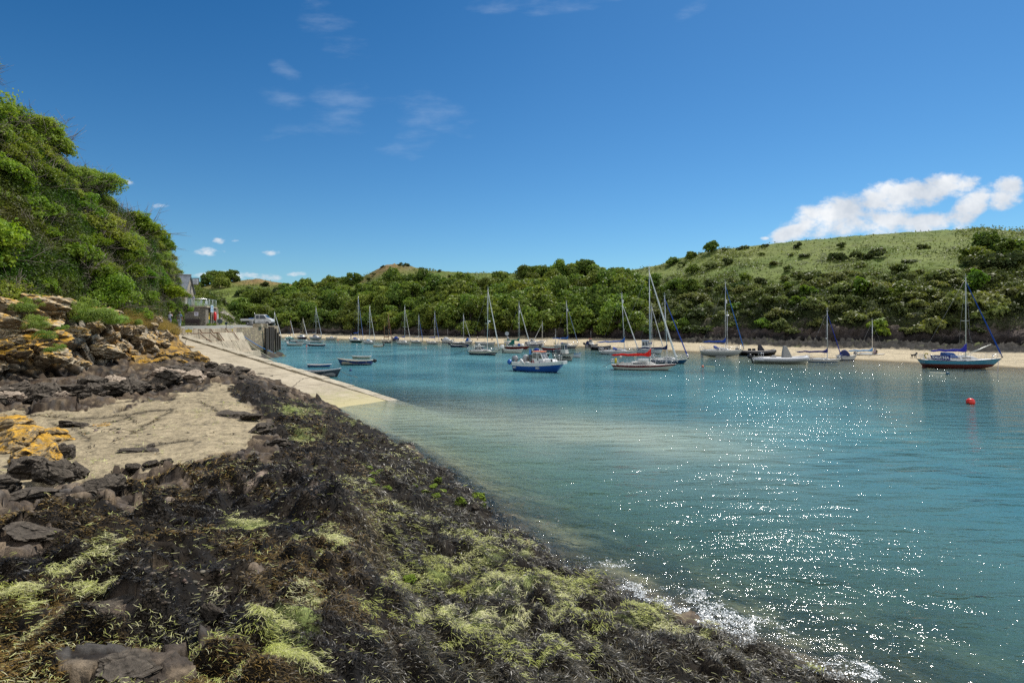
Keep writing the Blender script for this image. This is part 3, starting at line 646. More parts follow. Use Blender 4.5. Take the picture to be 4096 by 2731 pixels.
# ================================================================ SKY, SUN, CAMERA
SUN_AZ, SUN_EL = R(40), R(54)
def sky():
    w = bpy.data.worlds.new('World'); SC.world = w; w.use_nodes = True; t = w.node_tree; t.nodes.clear()
    sk = nd(t, 'ShaderNodeTexSky'); sk.sky_type = 'NISHITA'; sk.sun_disc = False; sk.sun_elevation = SUN_EL; sk.sun_rotation = SUN_AZ
    sk.altitude = 0; sk.air_density = 1.; sk.dust_density = .25; sk.ozone_density = 2.2
    tinted = mixc(t, 1., sk.outputs[0], (.60, .865, 1.03), 'MULTIPLY')
    tc = nd(t, 'ShaderNodeTexCoord'); sx = nd(t, 'ShaderNodeSeparateXYZ'); ln(t, tc.outputs['Generated'], sx.inputs[0])
    up = math_(t, 'MULTIPLY', ramp(t, sx.outputs[2], .10, .52), .9); aw = ramp(t, sx.outputs[0], .1, -.65)
    tinted = mixc(t, math_(t, 'ADD', math_(t, 'MULTIPLY', up, .55), math_(t, 'MULTIPLY', math_(t, 'MULTIPLY', aw, up), .5), True), tinted, mixc(t, 1., tinted, (.50, .66, .78), 'MULTIPLY'))
    hs = nd(t, 'ShaderNodeHueSaturation'); hs.inputs['Saturation'].default_value = 1.10; hs.inputs['Value'].default_value = 1.06; ln(t, tinted, hs.inputs['Color'])
    yy = math_(t, 'MAXIMUM', sx.outputs[1], .05)
    u = math_(t, 'DIVIDE', sx.outputs[0], yy); v = math_(t, 'DIVIDE', sx.outputs[2], yy)
    cv = nd(t, 'ShaderNodeCombineXYZ'); ln(t, u, cv.inputs[0]); ln(t, v, cv.inputs[1])
    def cloudset(lst, nsc, namp, lo, hi, sy=1.6):
        mp = nd(t, 'ShaderNodeMapping'); mp.inputs['Scale'].default_value = (1, sy, 1); ln(t, cv.outputs[0], mp.inputs[0])
        n = noise(t, nsc, 7, .62, mp.outputs[0]); n = math_(t, 'MULTIPLY', math_(t, 'SUBTRACT', n, .5), namp)
        best = None
        for px, py, a, b, rot in lst:
            u0, v0 = (px - 2048) / F, (H0 - py) / F; a /= F; b /= F; ca, sa = math.cos(rot), math.sin(rot)
            du = math_(t, 'SUBTRACT', u, u0); dv = math_(t, 'SUBTRACT', v, v0)
            e1 = math_(t, 'ADD', math_(t, 'MULTIPLY', du, ca / a), math_(t, 'MULTIPLY', dv, sa / a))
            e2 = math_(t, 'ADD', math_(t, 'MULTIPLY', du, -sa / b), math_(t, 'MULTIPLY', dv, ca / b))
            e = math_(t, 'SUBTRACT', 1, math_(t, 'ADD', math_(t, 'POWER', e1, 2), math_(t, 'POWER', e2, 2)))
            best = e if best is None else math_(t, 'MAXIMUM', best, e)
        r = nd(t, 'ShaderNodeMapRange', interpolation_type='SMOOTHSTEP'); r.inputs[1].default_value = lo; r.inputs[2].default_value = hi
        ln(t, math_(t, 'ADD', best, n), r.inputs[0])
        return r.outputs[0]
    cum = cloudset([(3180, 930, 150, 42, .35), (3330, 870, 190, 88, .2), (3480, 885, 270, 66, -.05), (3600, 790, 270, 76, .12), (3780, 745, 150, 62, .1), (3700, 890, 160, 52, .1), (3060, 955, 26, 10, 0), (3870, 825, 170, 52, .6), (4020, 770, 90, 66, .4), (3850, 870, 70, 60, 1.2)], 20, 3.0, -.1, .95)
    cum2 = cloudset([(830, 1007, 60, 18, 0), (1082, 1012, 38, 13, 0), (875, 963, 28, 13, 0), (910, 1102, 110, 22, 0), (1040, 1106, 90, 18, -.1), (650, 826, 36, 12, 0), (1180, 1095, 46, 10, 0), (940, 963, 16, 8, 0), (810, 1100, 40, 13, 0), (500, 728, 50, 12, -.2)], 42, 4.8, -.1, 1.7, 2.2)
    cum = math_(t, 'MAXIMUM', cum, math_(t, 'MULTIPLY', cum2, .8))
    wq = mixc(t, .05, cv.outputs[0], noise(t, 5, 3, .6, cv.outputs[0], 1), 'ADD')
    cir = cloudset([(1370, 430, 150, 150, .2), (1740, 450, 230, 90, -.15), (1200, 530, 200, 50, .15), (1640, 580, 150, 60, .3), (1150, 300, 90, 40, -.6), (2040, 14, 180, 40, .1), (2340, 10, 260, 40, .15), (2770, 40, 90, 36, .5), (1330, 120, 230, 90, -.7), (1130, 390, 120, 50, -.3)], 9, 4.6, .15, 3.2, 3.2)
    shade = noise(t, 13, 4, .6, cv.outputs[0])
    cc = mixc(t, ramp(t, shade, .35, .65), (6.6, 7.2, 8.0), (10., 10.2, 10.4))
    a = mixc(t, math_(t, 'MULTIPLY', cir, .36), hs.outputs[0], (6.4, 7.6, 9.2))
    a = mixc(t, math_(t, 'MULTIPLY', cum, .97), a, cc)
    # unseen bright cloud added behind the camera as white fill light
    bk = math_(t, 'MULTIPLY', ramp(t, noise(t, 2.2, 6, .6, tc.outputs['Generated']), .40, .56), ramp(t, sx.outputs[1], -.08, -.35))
    bk = math_(t, 'MULTIPLY', bk, ramp(t, sx.outputs[2], .0, .08))
    a = mixc(t, bk, a, (14.5, 14.6, 14.8))
    bg = nd(t, 'ShaderNodeBackground'); bg.inputs['Strength'].default_value = .095; ln(t, a, bg.inputs[0])
    o = nd(t, 'ShaderNodeOutputWorld'); ln(t, bg.outputs[0], o.inputs[0])
    s = bpy.data.lights.new('sun', 'SUN'); s.energy = 5.0; s.angle = R(.5); s.color = (1, .955, .88)
    so = bpy.data.objects.new('sun', s); COL.objects.link(so)
    d = Vector((math.sin(SUN_AZ) * math.cos(SUN_EL), math.cos(SUN_AZ) * math.cos(SUN_EL), math.sin(SUN_EL)))
    so.rotation_euler = d.to_track_quat('Z', 'Y').to_euler(); so.location = (60, 60, 90)
    cd = bpy.data.cameras.new('camera'); co = bpy.data.objects.new('camera', cd); COL.objects.link(co)
    co.location = (0, 0, CH); co.rotation_euler = (R(90), 0, 0); cd.lens = 20; cd.sensor_width = 36; cd.shift_y = -(1365.5 - H0) / 4096
    cd.clip_start = .1; cd.clip_end = 12000; SC.camera = co
    SC.view_settings.view_transform = 'Standard'; SC.view_settings.look = 'None'; SC.view_settings.exposure = 0; SC.view_settings.gamma = 1
    SC.cycles.max_bounces = 8; SC.cycles.transparent_max_bounces = 16; SC.cycles.sample_clamp_indirect = 4; SC.cycles.caustics_reflective = False; SC.cycles.caustics_refractive = False
    SC.cycles.use_denoising = False
sky()
# ================================================================ LEAVES
nrs = np.random.RandomState(11)
def unit(n, rs):
    v = rs.normal(size=(n, 3)); return v / np.linalg.norm(v, axis=1, keepdims=True)
def leaf_quads(c, nrm, size, rs, asp=1.5, bend=.25):
    """folded leaf-sized faces at centres c with normals nrm: two quads' worth of corners, (4N,3) and faces"""
    n = len(c); r = unit(n, rs); a = np.cross(nrm, r); a /= np.linalg.norm(a, axis=1, keepdims=True) + 1e-9; b = np.cross(nrm, a)
    s = np.asarray(size).reshape(-1, 1) * np.ones((n, 1))
    p0 = c - a * s * asp * .5; p2 = c + a * s * asp * .5 - nrm * s * bend; p1 = c + b * s * .5 + nrm * s * bend * .4; p3 = c - b * s * .5 + nrm * s * bend * .4
    v = np.stack([p0, p1, p2, p3], 1).reshape(-1, 3)
    return v, np.arange(4 * n).reshape(n, 4)
def crown_mesh(name, seed, n, leaf, lobes, rx=1., rz=.8, flat=.25, mat=None, hollow=.72, spike=0.):
    """crown of many leaves gathered in uneven lobes, unit radius, base at z=0"""
    rs = np.random.RandomState(seed)
    L = []
    for k in range(lobes):
        a = rs.rand() * 6.283; q = rs.rand() ** .6 * .78; h = rs.rand() ** .8
        c = np.array((math.cos(a) * q * rx * (1 - .35 * h), math.sin(a) * q * rx * (1 - .35 * h), rz * (.14 + 1.12 * h * (1 - .35 * q))))
        r = (.16 + .32 * rs.rand() ** 1.4) * (1 - .2 * h)
        L.append((c, r))
    w = np.array([r * r for c, r in L]); w /= w.sum()
    k = rs.choice(len(L), n, p=w)
    C = np.array([c for c, r in L])[k]; Rr = np.array([r for c, r in L])[k]
    d = unit(n, rs); d[:, 2] = np.where(d[:, 2] < -.3, -d[:, 2], d[:, 2])
    rad = hollow + (1.08 - hollow) * rs.rand(n) ** .5
    lump = vnoise(d * 2.6 + k[:, None] * 5.1, seed) * .42 + vnoise(d * 6 + k[:, None] * 3.1, seed + 2) * .2
    p = C + d * (Rr * (rad + lump))[:, None] * np.array((1, 1, .85))
    if spike:
        m = rs.rand(n) < .12; p[m] += (d[m] + np.array((0, 0, .5))) * (Rr[m] * spike * rs.rand(m.sum()))[:, None]
    nn = d + unit(n, rs) * .75; nn /= np.linalg.norm(nn, axis=1, keepdims=True)
    p[:, 2] = np.maximum(p[:, 2], .02)
    v, f = leaf_quads(p, nn, leaf * (.6 + .8 * rs.rand(n)), rs)
    ctr = np.array((0, 0, rz * .55)); depth = np.linalg.norm((p - ctr) / np.array((rx, rx, rz)), axis=1)
    lum = np.clip(.25 + .55 * (rad - hollow) / (1.08 - hollow) + .25 * (p[:, 2] / (rz * 1.4)) + rs.normal(size=n) * .13 + lump, 0, 1)  # inner leaves darker, outer and top ones lighter: shade put into the colour
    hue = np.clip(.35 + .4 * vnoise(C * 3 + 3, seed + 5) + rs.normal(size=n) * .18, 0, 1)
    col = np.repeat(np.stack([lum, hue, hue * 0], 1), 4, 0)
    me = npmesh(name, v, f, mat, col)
    m = me.data; bpy.data.objects.remove(me)
    return m
M_WOOD = leaf_mat('wood_leaves', (.048, .088, .015), (.195, .235, .040), .30, .28)
M_SCRUB = leaf_mat('scrub_leaves', (.080, .102, .028), (.205, .212, .075), .28, .28)
M_DARK = leaf_mat('thorn_leaves', (.045, .066, .02), (.085, .10, .03), .3, .25)
M_BRIGHT = leaf_mat('sapling_leaves', (.085, .145, .022), (.16, .215, .035), .38, .2)
M_BARK = paint('bark', (.11, .09, .07), .9, .4, sc=6)
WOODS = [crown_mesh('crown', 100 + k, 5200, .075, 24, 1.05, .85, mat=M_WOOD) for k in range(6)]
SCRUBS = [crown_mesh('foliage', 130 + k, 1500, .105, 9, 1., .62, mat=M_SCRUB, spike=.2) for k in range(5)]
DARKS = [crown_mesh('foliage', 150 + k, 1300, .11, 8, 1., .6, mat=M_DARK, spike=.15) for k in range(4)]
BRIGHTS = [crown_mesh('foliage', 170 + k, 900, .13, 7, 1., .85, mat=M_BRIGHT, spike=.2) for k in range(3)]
def trunk_mesh(seed):
    rs = random.Random(seed); b = MB()
    top = Vector((rs.uniform(-.1, .1), rs.uniform(-.1, .1), .62))
    b.tube([(0, 0, -.35), (.01, .02, 0), (top.x * .5, top.y * .5, .3), top], [.075, .06, .045, .03], 7)
    for k in range(5):
        a = k * 1.26 + rs.random(); e = Vector((math.cos(a) * .55, math.sin(a) * .55, .55 + rs.random() * .35))
        b.tube([top * .55 + Vector((0, 0, .02 * k)), e * .55 + Vector((0, 0, .12)), e], [.032, .022, .008], 5)
    o = b.build('trunk', M_BARK); m = o.data; bpy.data.objects.remove(o); return m
TRUNKS = [trunk_mesh(k) for k in range(3)]
# ---- what stands in front of a tree, to name it by: column and words
REFS = [(700, 'stone hut'), (860, 'red lifebuoy'), (1020, 'white pickup'), (1098, 'quay end'), (1162, 'turquoise sailboat'), (1212, 'navy wheelhouse sailboat'), (1262, 'blue hulled yacht'), (1325, 'white speedboat'), (1433, 'tall white yacht'), (1479, 'pale canopied yacht'), (1552, 'black ketch'), (1617, 'blue bundled yacht'), (1673, 'little white yacht'), (1738, 'navy striped yacht'), (1792, 'covered cruiser'), (1854, 'black topped boat'), (1948, 'cream motor sailer'), (2076, 'dark red yacht'), (2145, 'navy runabout'), (2172, 'boomless mast'), (2270, 'blue sprayhood yacht'), (2365, 'orange roofed boat'), (2495, 'long blue sail cover'), (2600, 'red sail cover'), (2672, 'dark blue yacht'), (2780, 'small orange buoy'), (2900, 'twin masts'), (3030, 'black inflatable'), (3130, 'grey inflatable'), (3310, 'navy sail cover'), (3390, 'canopied cuddy boat'), (3487, 'beached keelboat'), (3600, 'black dog'), (3720, 'turquoise stern'), (3860, 'turquoise yacht mast'), (3990, 'turquoise bow'), (4090, 'last of the beach')]
def refword(px):
    k = min(REFS, key=lambda r: abs(r[0] - px)); d = px - k[0]
    return ('above the ' if abs(d) < 22 else 'right of the ' if d > 0 else 'left of the ') + k[1]
_used = {}
def unique(lbl, alts):
    for a in [''] + alts:
        s = (a + ' ' + lbl).strip() if a else lbl
        if len(s.split()) > 16: s = s.replace(' of the ', ' of ', 1) if ' of the ' in s else s.replace(' the ', ' ', 1)
        if len(s.split()) > 16: s = s.replace(' the ', ' ', 1)
        if s not in _used: _used[s] = 1; return s
    _used[lbl] = _used.get(lbl, 0) + 1
    return lbl
veg_n = [0]
def plant(px, Y, r, kind, pt=None, hscale=1., word=None, row=None):
    p = pt or far_pt(px, Y)
    rs = rnd
    rows = row or 'on the hillside'
    size = 'large' if r > (4.6 if kind == 'tree' else 2.4) else 'small' if r < (3.6 if kind == 'tree' else 1.5) else 'medium'
    alt = ['rounded', 'broad', 'ragged', 'dense', 'low', 'leaning', 'pale topped', 'shaded', 'spreading', 'narrow']
    if kind == 'tree':
        lb = unique(f'{size} green tree {rows}, {refword(px)}', alt)
        o = thing('tree', lb, 'tree', p, rs.uniform(0, 6.28), 'trees on the wooded bank')
        c = link('crown', rs.choice(WOODS), o); a_ = rs.uniform(.85, 1.35); c.scale = (r * a_, r / a_ ** .5, r * rs.uniform(.8, 1.4) * hscale); c.rotation_euler = (rs.uniform(-.15, .15), rs.uniform(-.15, .15), 0); c.location.z = -r * .12
        t = link('trunk', rs.choice(TRUNKS), o); t.scale = (r * .8, r * .8, r * .9)
    else:
        nm, ms, wd, gp = {'scrub': ('bush', SCRUBS, 'olive scrub bush', 'scrub bushes on the hillside'), 'dark': ('thorn_bush', DARKS, 'dark thorn bush', 'dark thorn bushes on the slope'), 'bright': ('sapling', BRIGHTS, 'bright green sapling', 'bright saplings on the bank')}[kind]
        lb = unique(f'{size} {wd} {rows}, {refword(px)}', alt)
        o = link(nm, rs.choice(ms)); tag(o, lb, 'bush' if kind != 'bright' else 'sapling', gp)
        o.location = p - Vector((0, 0, r * .15)); o.rotation_euler.z = rs.uniform(0, 6.28)
        a_ = rs.uniform(.8, 1.6); o.scale = (r * a_, r / a_ ** .5, r * rs.uniform(.6, 1.15) * hscale)
    veg_n[0] += 1
    return o
def scatter(x0, x1, f0, f1, dmin, n, rr, kinds, rowsplit=True, tries=9000, dens=None):
    pts = []; k = 0; rs = random.Random(x0 * 7 + n)
    while len(pts) < n and k < tries:
        k += 1; px = rs.uniform(x0, x1); f = rs.uniform(f0, f1)
        Yw, Yb, Yc, zc, Yr, pr = [float(a) for a in fb_prof(px)]
        if dens and rs.random() > dens(px, f): continue
        Y = Yc + 1.5 + f * (Yr - Yc)
        q = ((px - 2048) * Y / F, Y)
        if any((q[0] - a) ** 2 + (q[1] - b) ** 2 < dmin * dmin for a, b, _, _ in pts): continue
        pts.append((*q, px, f))
    pts.sort(key=lambda a: (a[2]))
    for x, Y, px, f in pts:
        g = (f - f0) / (f1 - f0)
        row = 'at the foot of the bank' if g < .25 else 'low on the bank' if g < .5 else 'halfway up the bank' if g < .75 else 'high on the bank'
        plant(px, Y, rs.uniform(*rr), rs.choices([a for a, b in kinds], [b for a, b in kinds])[0], row=row)
# woods: 1240..2560, thick from foot to half way up the slope
scatter(1130, 1420, .02, .66, 6.0, 36, (4.6, 6.8), [('tree', 1)])
scatter(1420, 2560, .0, .50, 5.0, 168, (4.2, 6.6), [('tree', 1)], dens=lambda px, f: 1 if (px > 2080 or f < .3) else .45)
for px, f, r in [(2095, .88, 3.6), (2120, .84, 4.4), (2150, .9, 3.8), (2175, .86, 4.4), (2205, .91, 3.8), (2232, .88, 4.8), (2262, .92, 3.9), (2290, .88, 4.6), (2318, .93, 4.2), (2346, .9, 4.8), (2376, .88, 4.2), (2404, .9, 3.8), (2432, .86, 4.2), (2462, .84, 3.8), (2490, .8, 4.2), (2516, .76, 3.9), (2210, .75, 4.6), (2140, .68, 4.4), (2380, .7, 4.6), (2300, .62, 4.8), (2480, .62, 4.4), (2540, .55, 4)]:
    Yw, Yb, Yc, zc, Yr, pr = [float(a) for a in fb_prof(px)]
    plant(px, Yc + f * (Yr - Yc), r, 'tree', row='topping the wood')
for px, py, Y, r in [(1255, 0, 300, 5.5), (1285, 0, 294, 6), (1318, 0, 290, 5.5), (1350, 0, 288, 6), (1382, 0, 284, 5), (1412, 0, 282, 5), (1335, 0, 276, 6), (1300, 0, 278, 6), (1370, 0, 272, 5.6)]:
    plant(px, Y, r, 'tree', row='on the wooded skyline')
# right-hand scrub
scatter(2560, 4300, .0, .40, 3.4, 132, (1.7, 3.8), [('scrub', .74), ('dark', .16), ('bright', .10)], dens=lambda px, f: 1 if f < .3 else .5)
for px, py, f, r, kd in [(2690, 1045, .9, 3.4, 'tree'), (2730, 1050, .8, 2.4, 'scrub'), (2765, 1040, .92, 2.6, 'tree'), (2850, 1008, .97, 3.2, 'tree'), (2900, 1010, .96, 1.6, 'scrub'), (2975, 1000, .96, 2.4, 'dark'), (3055, 996, .95, 2., 'dark'), (3190, 998, .86, 2., 'dark'), (3362, 997, .8, 1.9, 'dark'), (3045, 1035, .8, 1., 'bright'), (3165, 1045, .74, 1., 'dark'),
                          (3220, 1055, .7, 2.3, 'dark'), (3350, 1070, .62, 3, 'dark'), (3425, 1066, .62, 2., 'dark'), (3500, 1040, .6, 3.6, 'dark'), (3450, 1085, .5, 2., 'scrub'), (3632, 1085, .5, 2.6, 'dark'), (3695, 1020, .72, 2.1, 'dark'), (3950, 1010, .62, 4.4, 'tree'), (3890, 1030, .5, 4.2, 'tree'), (4020, 1020, .58, 4.6, 'tree'), (4090, 1040, .55, 4.8, 'tree'), (4000, 1075, .42, 4.2, 'dark'), (4080, 1090, .42, 4.4, 'dark'), (3920, 1085, .42, 3.6, 'dark'), (4180, 1060, .5, 5, 'tree'), (2780, 1075, .62, 3, 'tree'), (2620, 1100, .5, 4., 'tree'), (2700, 1130, .36, 4.4, 'tree'), (2760, 1150, .3, 3.4, 'tree'), (2920, 1050, .7, 2.6, 'dark'), (2860, 1065, .66, 2.4, 'scrub'), (3100, 1075, .62, 2.2, 'scrub'), (3150, 1095, .5, 2.4, 'scrub')]:
    Yw, Yb, Yc, zc, Yr, pr = [float(a) for a in fb_prof(px)]
    plant(px, Yc + 3 + f * (Yr - Yc - 3), r, kd, row='on the upper slope')
# far left hill
for px, f, r, kd in [(790, .98, 5, 'tree'), (835, .99, 6.5, 'tree'), (872, 1., 7.5, 'tree'), (905, 1., 7, 'tree'), (935, .96, 6, 'tree'), (880, .8, 6, 'tree'), (960, .55, 4, 'dark'), (1010, .62, 4, 'dark'), (1060, .8, 3.5, 'dark'), (1100, .6, 4, 'dark'), (1210, .99, 3, 'dark'), (1160, .8, 3.2, 'dark'), (1000, .35, 5, 'tree'), (1050, .28, 6, 'tree'), (1090, .2, 6, 'tree'), (970, .22, 6, 'tree'), (1120, .35, 6, 'tree'), (1020, .12, 6, 'tree'), (1070, .08, 6, 'tree'), (1150, .18, 6, 'tree'), (940, .1, 6, 'tree'), (1190, .3, 6, 'tree'), (1230, .45, 5.5, 'tree'), (1130, .06, 6, 'tree'), (900, .3, 5, 'dark'), (1180, .55, 4.5, 'dark')]:
    Yw, Yb, Yc, zc, Yr, pr = [float(a) for a in fb_prof(px)]
    plant(px, Yc + 3 + f * (Yr - Yc - 3), r, kd, row='on the distant hill')
for px, f, r in [(1500, .9, 2.2), (1530, .98, 1.8), (1600, .99, 2.0), (1625, .97, 2), (1690, .99, 1.6), (1760, .99, 1.6), (1475, .8, 2.4), (1800, .85, 2), (1850, .7, 2), (1950, .75, 1.6), (1700, .75, 2)]:
    Yw, Yb, Yc, zc, Yr, pr = [float(a) for a in fb_prof(px)]
    plant(px, Yc + 3 + f * (Yr - Yc - 3), r, 'dark', row='on the craggy hilltop')
# ---- ground cover of bracken, ivy and low scrub over the opposite bank
def far_cover():
    rs = np.random.RandomState(5); n = 290000
    px = np.where(rs.rand(n) < .2, rs.uniform(800, 1250, n), rs.uniform(1100, 4350, n)); f = rs.rand(n) ** 1.25
    P = fb_prof(px); Yc, Yr = P[2], P[4]
    Y = Yc + 2.6 + f * (Yr - Yc)
    x = (px - 2048) * Y / F; z = far_height(px, Y)
    p = np.stack([x, Y, z], 1)
    dn = fbm(p * .07, 4, 201) + .5 * fbm(p * .35, 3, 202)
    keep = rs.rand(n) < np.clip(.75 - f * .9 + dn * .9, .05, 1) * np.where(f < .03, .35, 1)
    p, f, dn, px = p[keep], f[keep], dn[keep], px[keep]; n = len(p)
    cl = np.clip(dn + .4 - f * .4, 0, 1.2)
    p = p + np.stack([rs.normal(size=n) * .3, rs.normal(size=n) * .3, rs.rand(n) ** 1.5 * (.35 + 1.5 * cl)], 1)
    nn = unit(n, rs) * .8 + np.array((0, -.3, .8)); nn /= np.linalg.norm(nn, axis=1, keepdims=True)
    v, fc = leaf_quads(p, nn, (.17 + .2 * rs.rand(n)) * np.clip(p[:, 1] / 140, .7, 1.6), rs)
    lum = np.clip(.42 + rs.normal(size=n) * .2 + .25 * f, 0, 1); hue = np.clip(.35 + fbm(p * .12, 3, 203) * 1.1 + .5 * f + rs.normal(size=n) * .15, 0, 1)
    o = npmesh('undergrowth', v, fc, leaf_mat('bank_undergrowth', (.048, .066, .018), (.15, .168, .046), .35, 0.), np.repeat(np.stack([lum, hue, hue], 1), 4, 0))
    tag(o, 'tangled bracken and low scrub covering the opposite bank', 'undergrowth', None, 'stuff')
far_cover()
def hut_hill_cover():
    rs = np.random.RandomState(6); n = 30000; px = rs.uniform(690, 975, n); v = rs.rand(n)
    Yb, zb, Yr, pr = [np.interp(px, HK[:, 0], HK[:, k]) for k in range(1, 5)]; zr = CH - (pr - H0) * Yr / F
    Y = Yb + (Yr - Yb) * v; z = zb + (zr - zb) * (.85 * v + .15 * np.sin(v * math.pi / 2)); x = (px - 2048) * Y / F; p = np.stack([x, Y, z], 1)
    dn = fbm(p * .25, 4, 205) + .5 * fbm(p * 1.1, 2, 206); k = rs.rand(n) < np.clip(.35 + dn * 1.5 - .35 * (px > 880), .03, 1); p, dn = p[k], dn[k]; n = len(p)
    p = p + np.stack([rs.normal(size=n) * .1 + .2, rs.normal(size=n) * .1 - .3, .15 + rs.rand(n) * (.35 + .9 * np.clip(dn, 0, 1))], 1)
    nn = unit(n, rs) * .8 + np.array((.1, -.3, .8)); nn /= np.linalg.norm(nn, axis=1, keepdims=True); vv, fc = leaf_quads(p, nn, .12 + .14 * rs.rand(n), rs)
    lum = np.clip(.45 + rs.normal(size=n) * .22, 0, 1); hue = np.clip(.5 + fbm(p * .3, 3, 207) * 1.2, 0, 1)
    tag(npmesh('bracken', vv, fc, leaf_mat('hut_hill_bracken', (.055, .10, .018), (.16, .2, .04), .35, 0.), np.repeat(np.stack([lum, hue, hue], 1), 4, 0)), 'bracken and heather on the slope behind the stone hut', 'bracken', None, 'stuff')
hut_hill_cover()
# ================================================================ BUSHES ON THE LEFT CLIFF
M_IVY = leaf_mat('ivy_leaves', (.085, .165, .016), (.185, .24, .026), .4, .18)
M_GORSE = leaf_mat('gorse_leaves', (.110, .175, .022), (.215, .245, .035), .38, .2)
M_FENNEL = leaf_mat('fennel_leaves', (.13, .22, .05), (.22, .29, .07), .4, .15)
M_TWIG = paint('grey_twig', (.23, .19, .15), .9, .4, sc=8)
def shrub_mesh(seed, mat, n=16000, leaf=.05, lobes=26, rz=.85):
    return crown_mesh('foliage', seed, n, leaf, lobes, 1.05, rz, mat=mat, hollow=.6, spike=.28)
def twig_mesh(seed, n=110, out=1.0):
    rs = random.Random(seed); b = MB()
    for k in range(n):
        a = rs.uniform(0, 6.28); e = rs.uniform(.05, 1.3); d = Vector((math.cos(a) * math.cos(e), math.sin(a) * math.cos(e), math.sin(e)))
        s = Vector((rs.uniform(-.4, .4), rs.uniform(-.4, .4), rs.uniform(0, .3))); L = rs.uniform(.5, 1.0) * out
        m = s + d * L * .5 + Vector((rs.uniform(-.12, .12), rs.uniform(-.12, .12), rs.uniform(-.1, .12)))
        q = s + d * L + Vector((rs.uniform(-.1, .1), rs.uniform(-.1, .1), rs.uniform(-.15, .1)))
        w = rs.uniform(.006, .014)
        b.tube([s, m, q], [w, w * .7, w * .25], 4)
        for j in range(2):
            b.tube([m + (q - m) * rs.random(), q + Vector((rs.uniform(-.3, .3), rs.uniform(-.3, .3), rs.uniform(-.2, .3)))], [w * .5, w * .2], 3)
    o = b.build('branches', M_TWIG); m = o.data; bpy.data.objects.remove(o); return m
IVYS = [shrub_mesh(301 + k, M_IVY) for k in range(4)]
GORSES = [shrub_mesh(311 + k, M_GORSE, 17000, .04, 30) for k in range(3)]
FENNELS = [shrub_mesh(321 + k, M_FENNEL, 9000, .03, 16, .7) for k in range(2)]
TWIGS = [twig_mesh(331 + k) for k in range(3)]
SHR = []
def cliff_cover():
    spec = []
    rs = random.Random(41)
    pts = []; k = 0
    while k < 4000 and len(pts) < 74:
        k += 1; px = rs.uniform(-260, 735); f = rs.uniform(.0, 1.06)
        p = cliff_pt(px, f); dm = 1.75
        if any((p - q).length < dm for q, _, _ in pts): continue
        pts.append((p, px, f))
    for p, px, f in pts:
        qx, qy = proj(*p)
        # the mass: olive gorse on top, ivy below, brownish patches between
        kind = 'gorse' if (f > .55 and rs.random() < .75) or rs.random() < .18 else 'ivy'
        r = rs.choice((1.1, 1.4, 1.8, 2.3)) * rs.uniform(.9, 1.1) * (1 if px < 560 else .8)
        where = 'along the skyline of the left slope' if f > .82 else 'high on the left slope' if f > .55 else 'halfway up the left slope' if f > .28 else 'just above the lichened rocks'
        third = 'at the frame edge' if px < 20 else 'above the grey boulders' if px < 210 else 'above the fennel clump' if px < 400 else 'above the orange rocks' if px < 560 else 'above the two walkers' if px < 700 else 'beside the stone hut'
        wd = 'olive yellow gorse bush' if kind == 'gorse' else 'glossy green ivy bush'
        o = thing('gorse_bush' if kind == 'gorse' else 'ivy_bush', unique(f'{wd} {where}, {third}', ['rounded', 'ragged', 'twiggy', 'dense', 'sunlit', 'shaded', 'spreading', 'upright', 'broad', 'leaning']), 'bush', p - Vector((.3, -.3, .7)), rs.uniform(0, 6.28), 'bushes covering the left slope')
        c = link('foliage', rs.choice(GORSES if kind == 'gorse' else IVYS), o); a_ = rs.uniform(.85, 1.4); c.scale = (r * a_, r / a_ ** .6, r * rs.uniform(.65, 1.1)); c.rotation_euler = (rs.uniform(-.35, .35), rs.uniform(-.2, .5), 0)
        t = link('branches', rs.choice(TWIGS), o); t.scale = (r * 1.02,) * 3
    # fennel and grass clumps on the rock
    for px, py, Y, r, lb in [(360, 1235, 30.2, 1.25, 'feathery pale green fennel clump draped over the grey boulders'), (420, 1262, 31.4, 1.0, 'feathery fennel clump nearest the bare grass, right of the big one'), (330, 1265, 29.6, .8, 'small fennel tuft hanging below the largest fennel clump'), (140, 1290, 26.3, .75, 'dull green samphire clump in the rock cleft at far left'), (165, 1340, 26.0, .5, 'small samphire tuft on the rock ledge below the cleft'), (215, 1390, 26.2, .45, 'bright green tuft low on the ochre rock face'), (240, 1308, 27.4, .3, 'tiny green tuft on the pale boulder'), (520, 1290, 37.5, .7, 'yellow green tuft beside the dry grass'), (100, 1215, 26.8, .8, 'dark green tuft under the overhanging ivy')]:
        p = PY(px, py, Y)
        o = link('fennel_clump', rs.choice(FENNELS)); tag(o, lb, 'plant', 'plants growing on the cliff rocks'); o.location = p - Vector((0, -.2, r * .5)); o.scale = (r, r, r); o.rotation_euler.z = rs.uniform(0, 6)
    # loose twig and leaf litter cover filling between bushes
    g = np.random.RandomState(8); n = 140000
    px = g.uniform(-300, 735, n); f = g.uniform(-.02, 1.03, n)
    cols = [np.interp(px, CT[:, 0], CT[:, k]) for k in range(1, 8)]
    Yb, zb, Yr, zr, Yk, Ys, zs = cols
    Y = Yk + (Ys - Yk) * f; z = zr + (zs - zr) * f; x = (px - 2048) * Y / F
    p = np.stack([x, Y, z], 1) + np.array((.5, -.5, .25)) * (g.rand(n, 1) * 1.6 * (.6 + .6 * fbm(np.stack([x, Y, z], 1) * .5, 3, 210)[:, None]))
    nn = unit(n, g) + np.array((.4, -.4, .5)); nn /= np.linalg.norm(nn, axis=1, keepdims=True)
    v, fc = leaf_quads(p, nn, .05 + .05 * g.rand(n), g)
    pn = fbm(p * .35, 3, 211)
    lum = np.clip(.3 + g.normal(size=n) * .28, 0, 1); hue = np.clip(.5 + pn * 1.3, 0, 1)
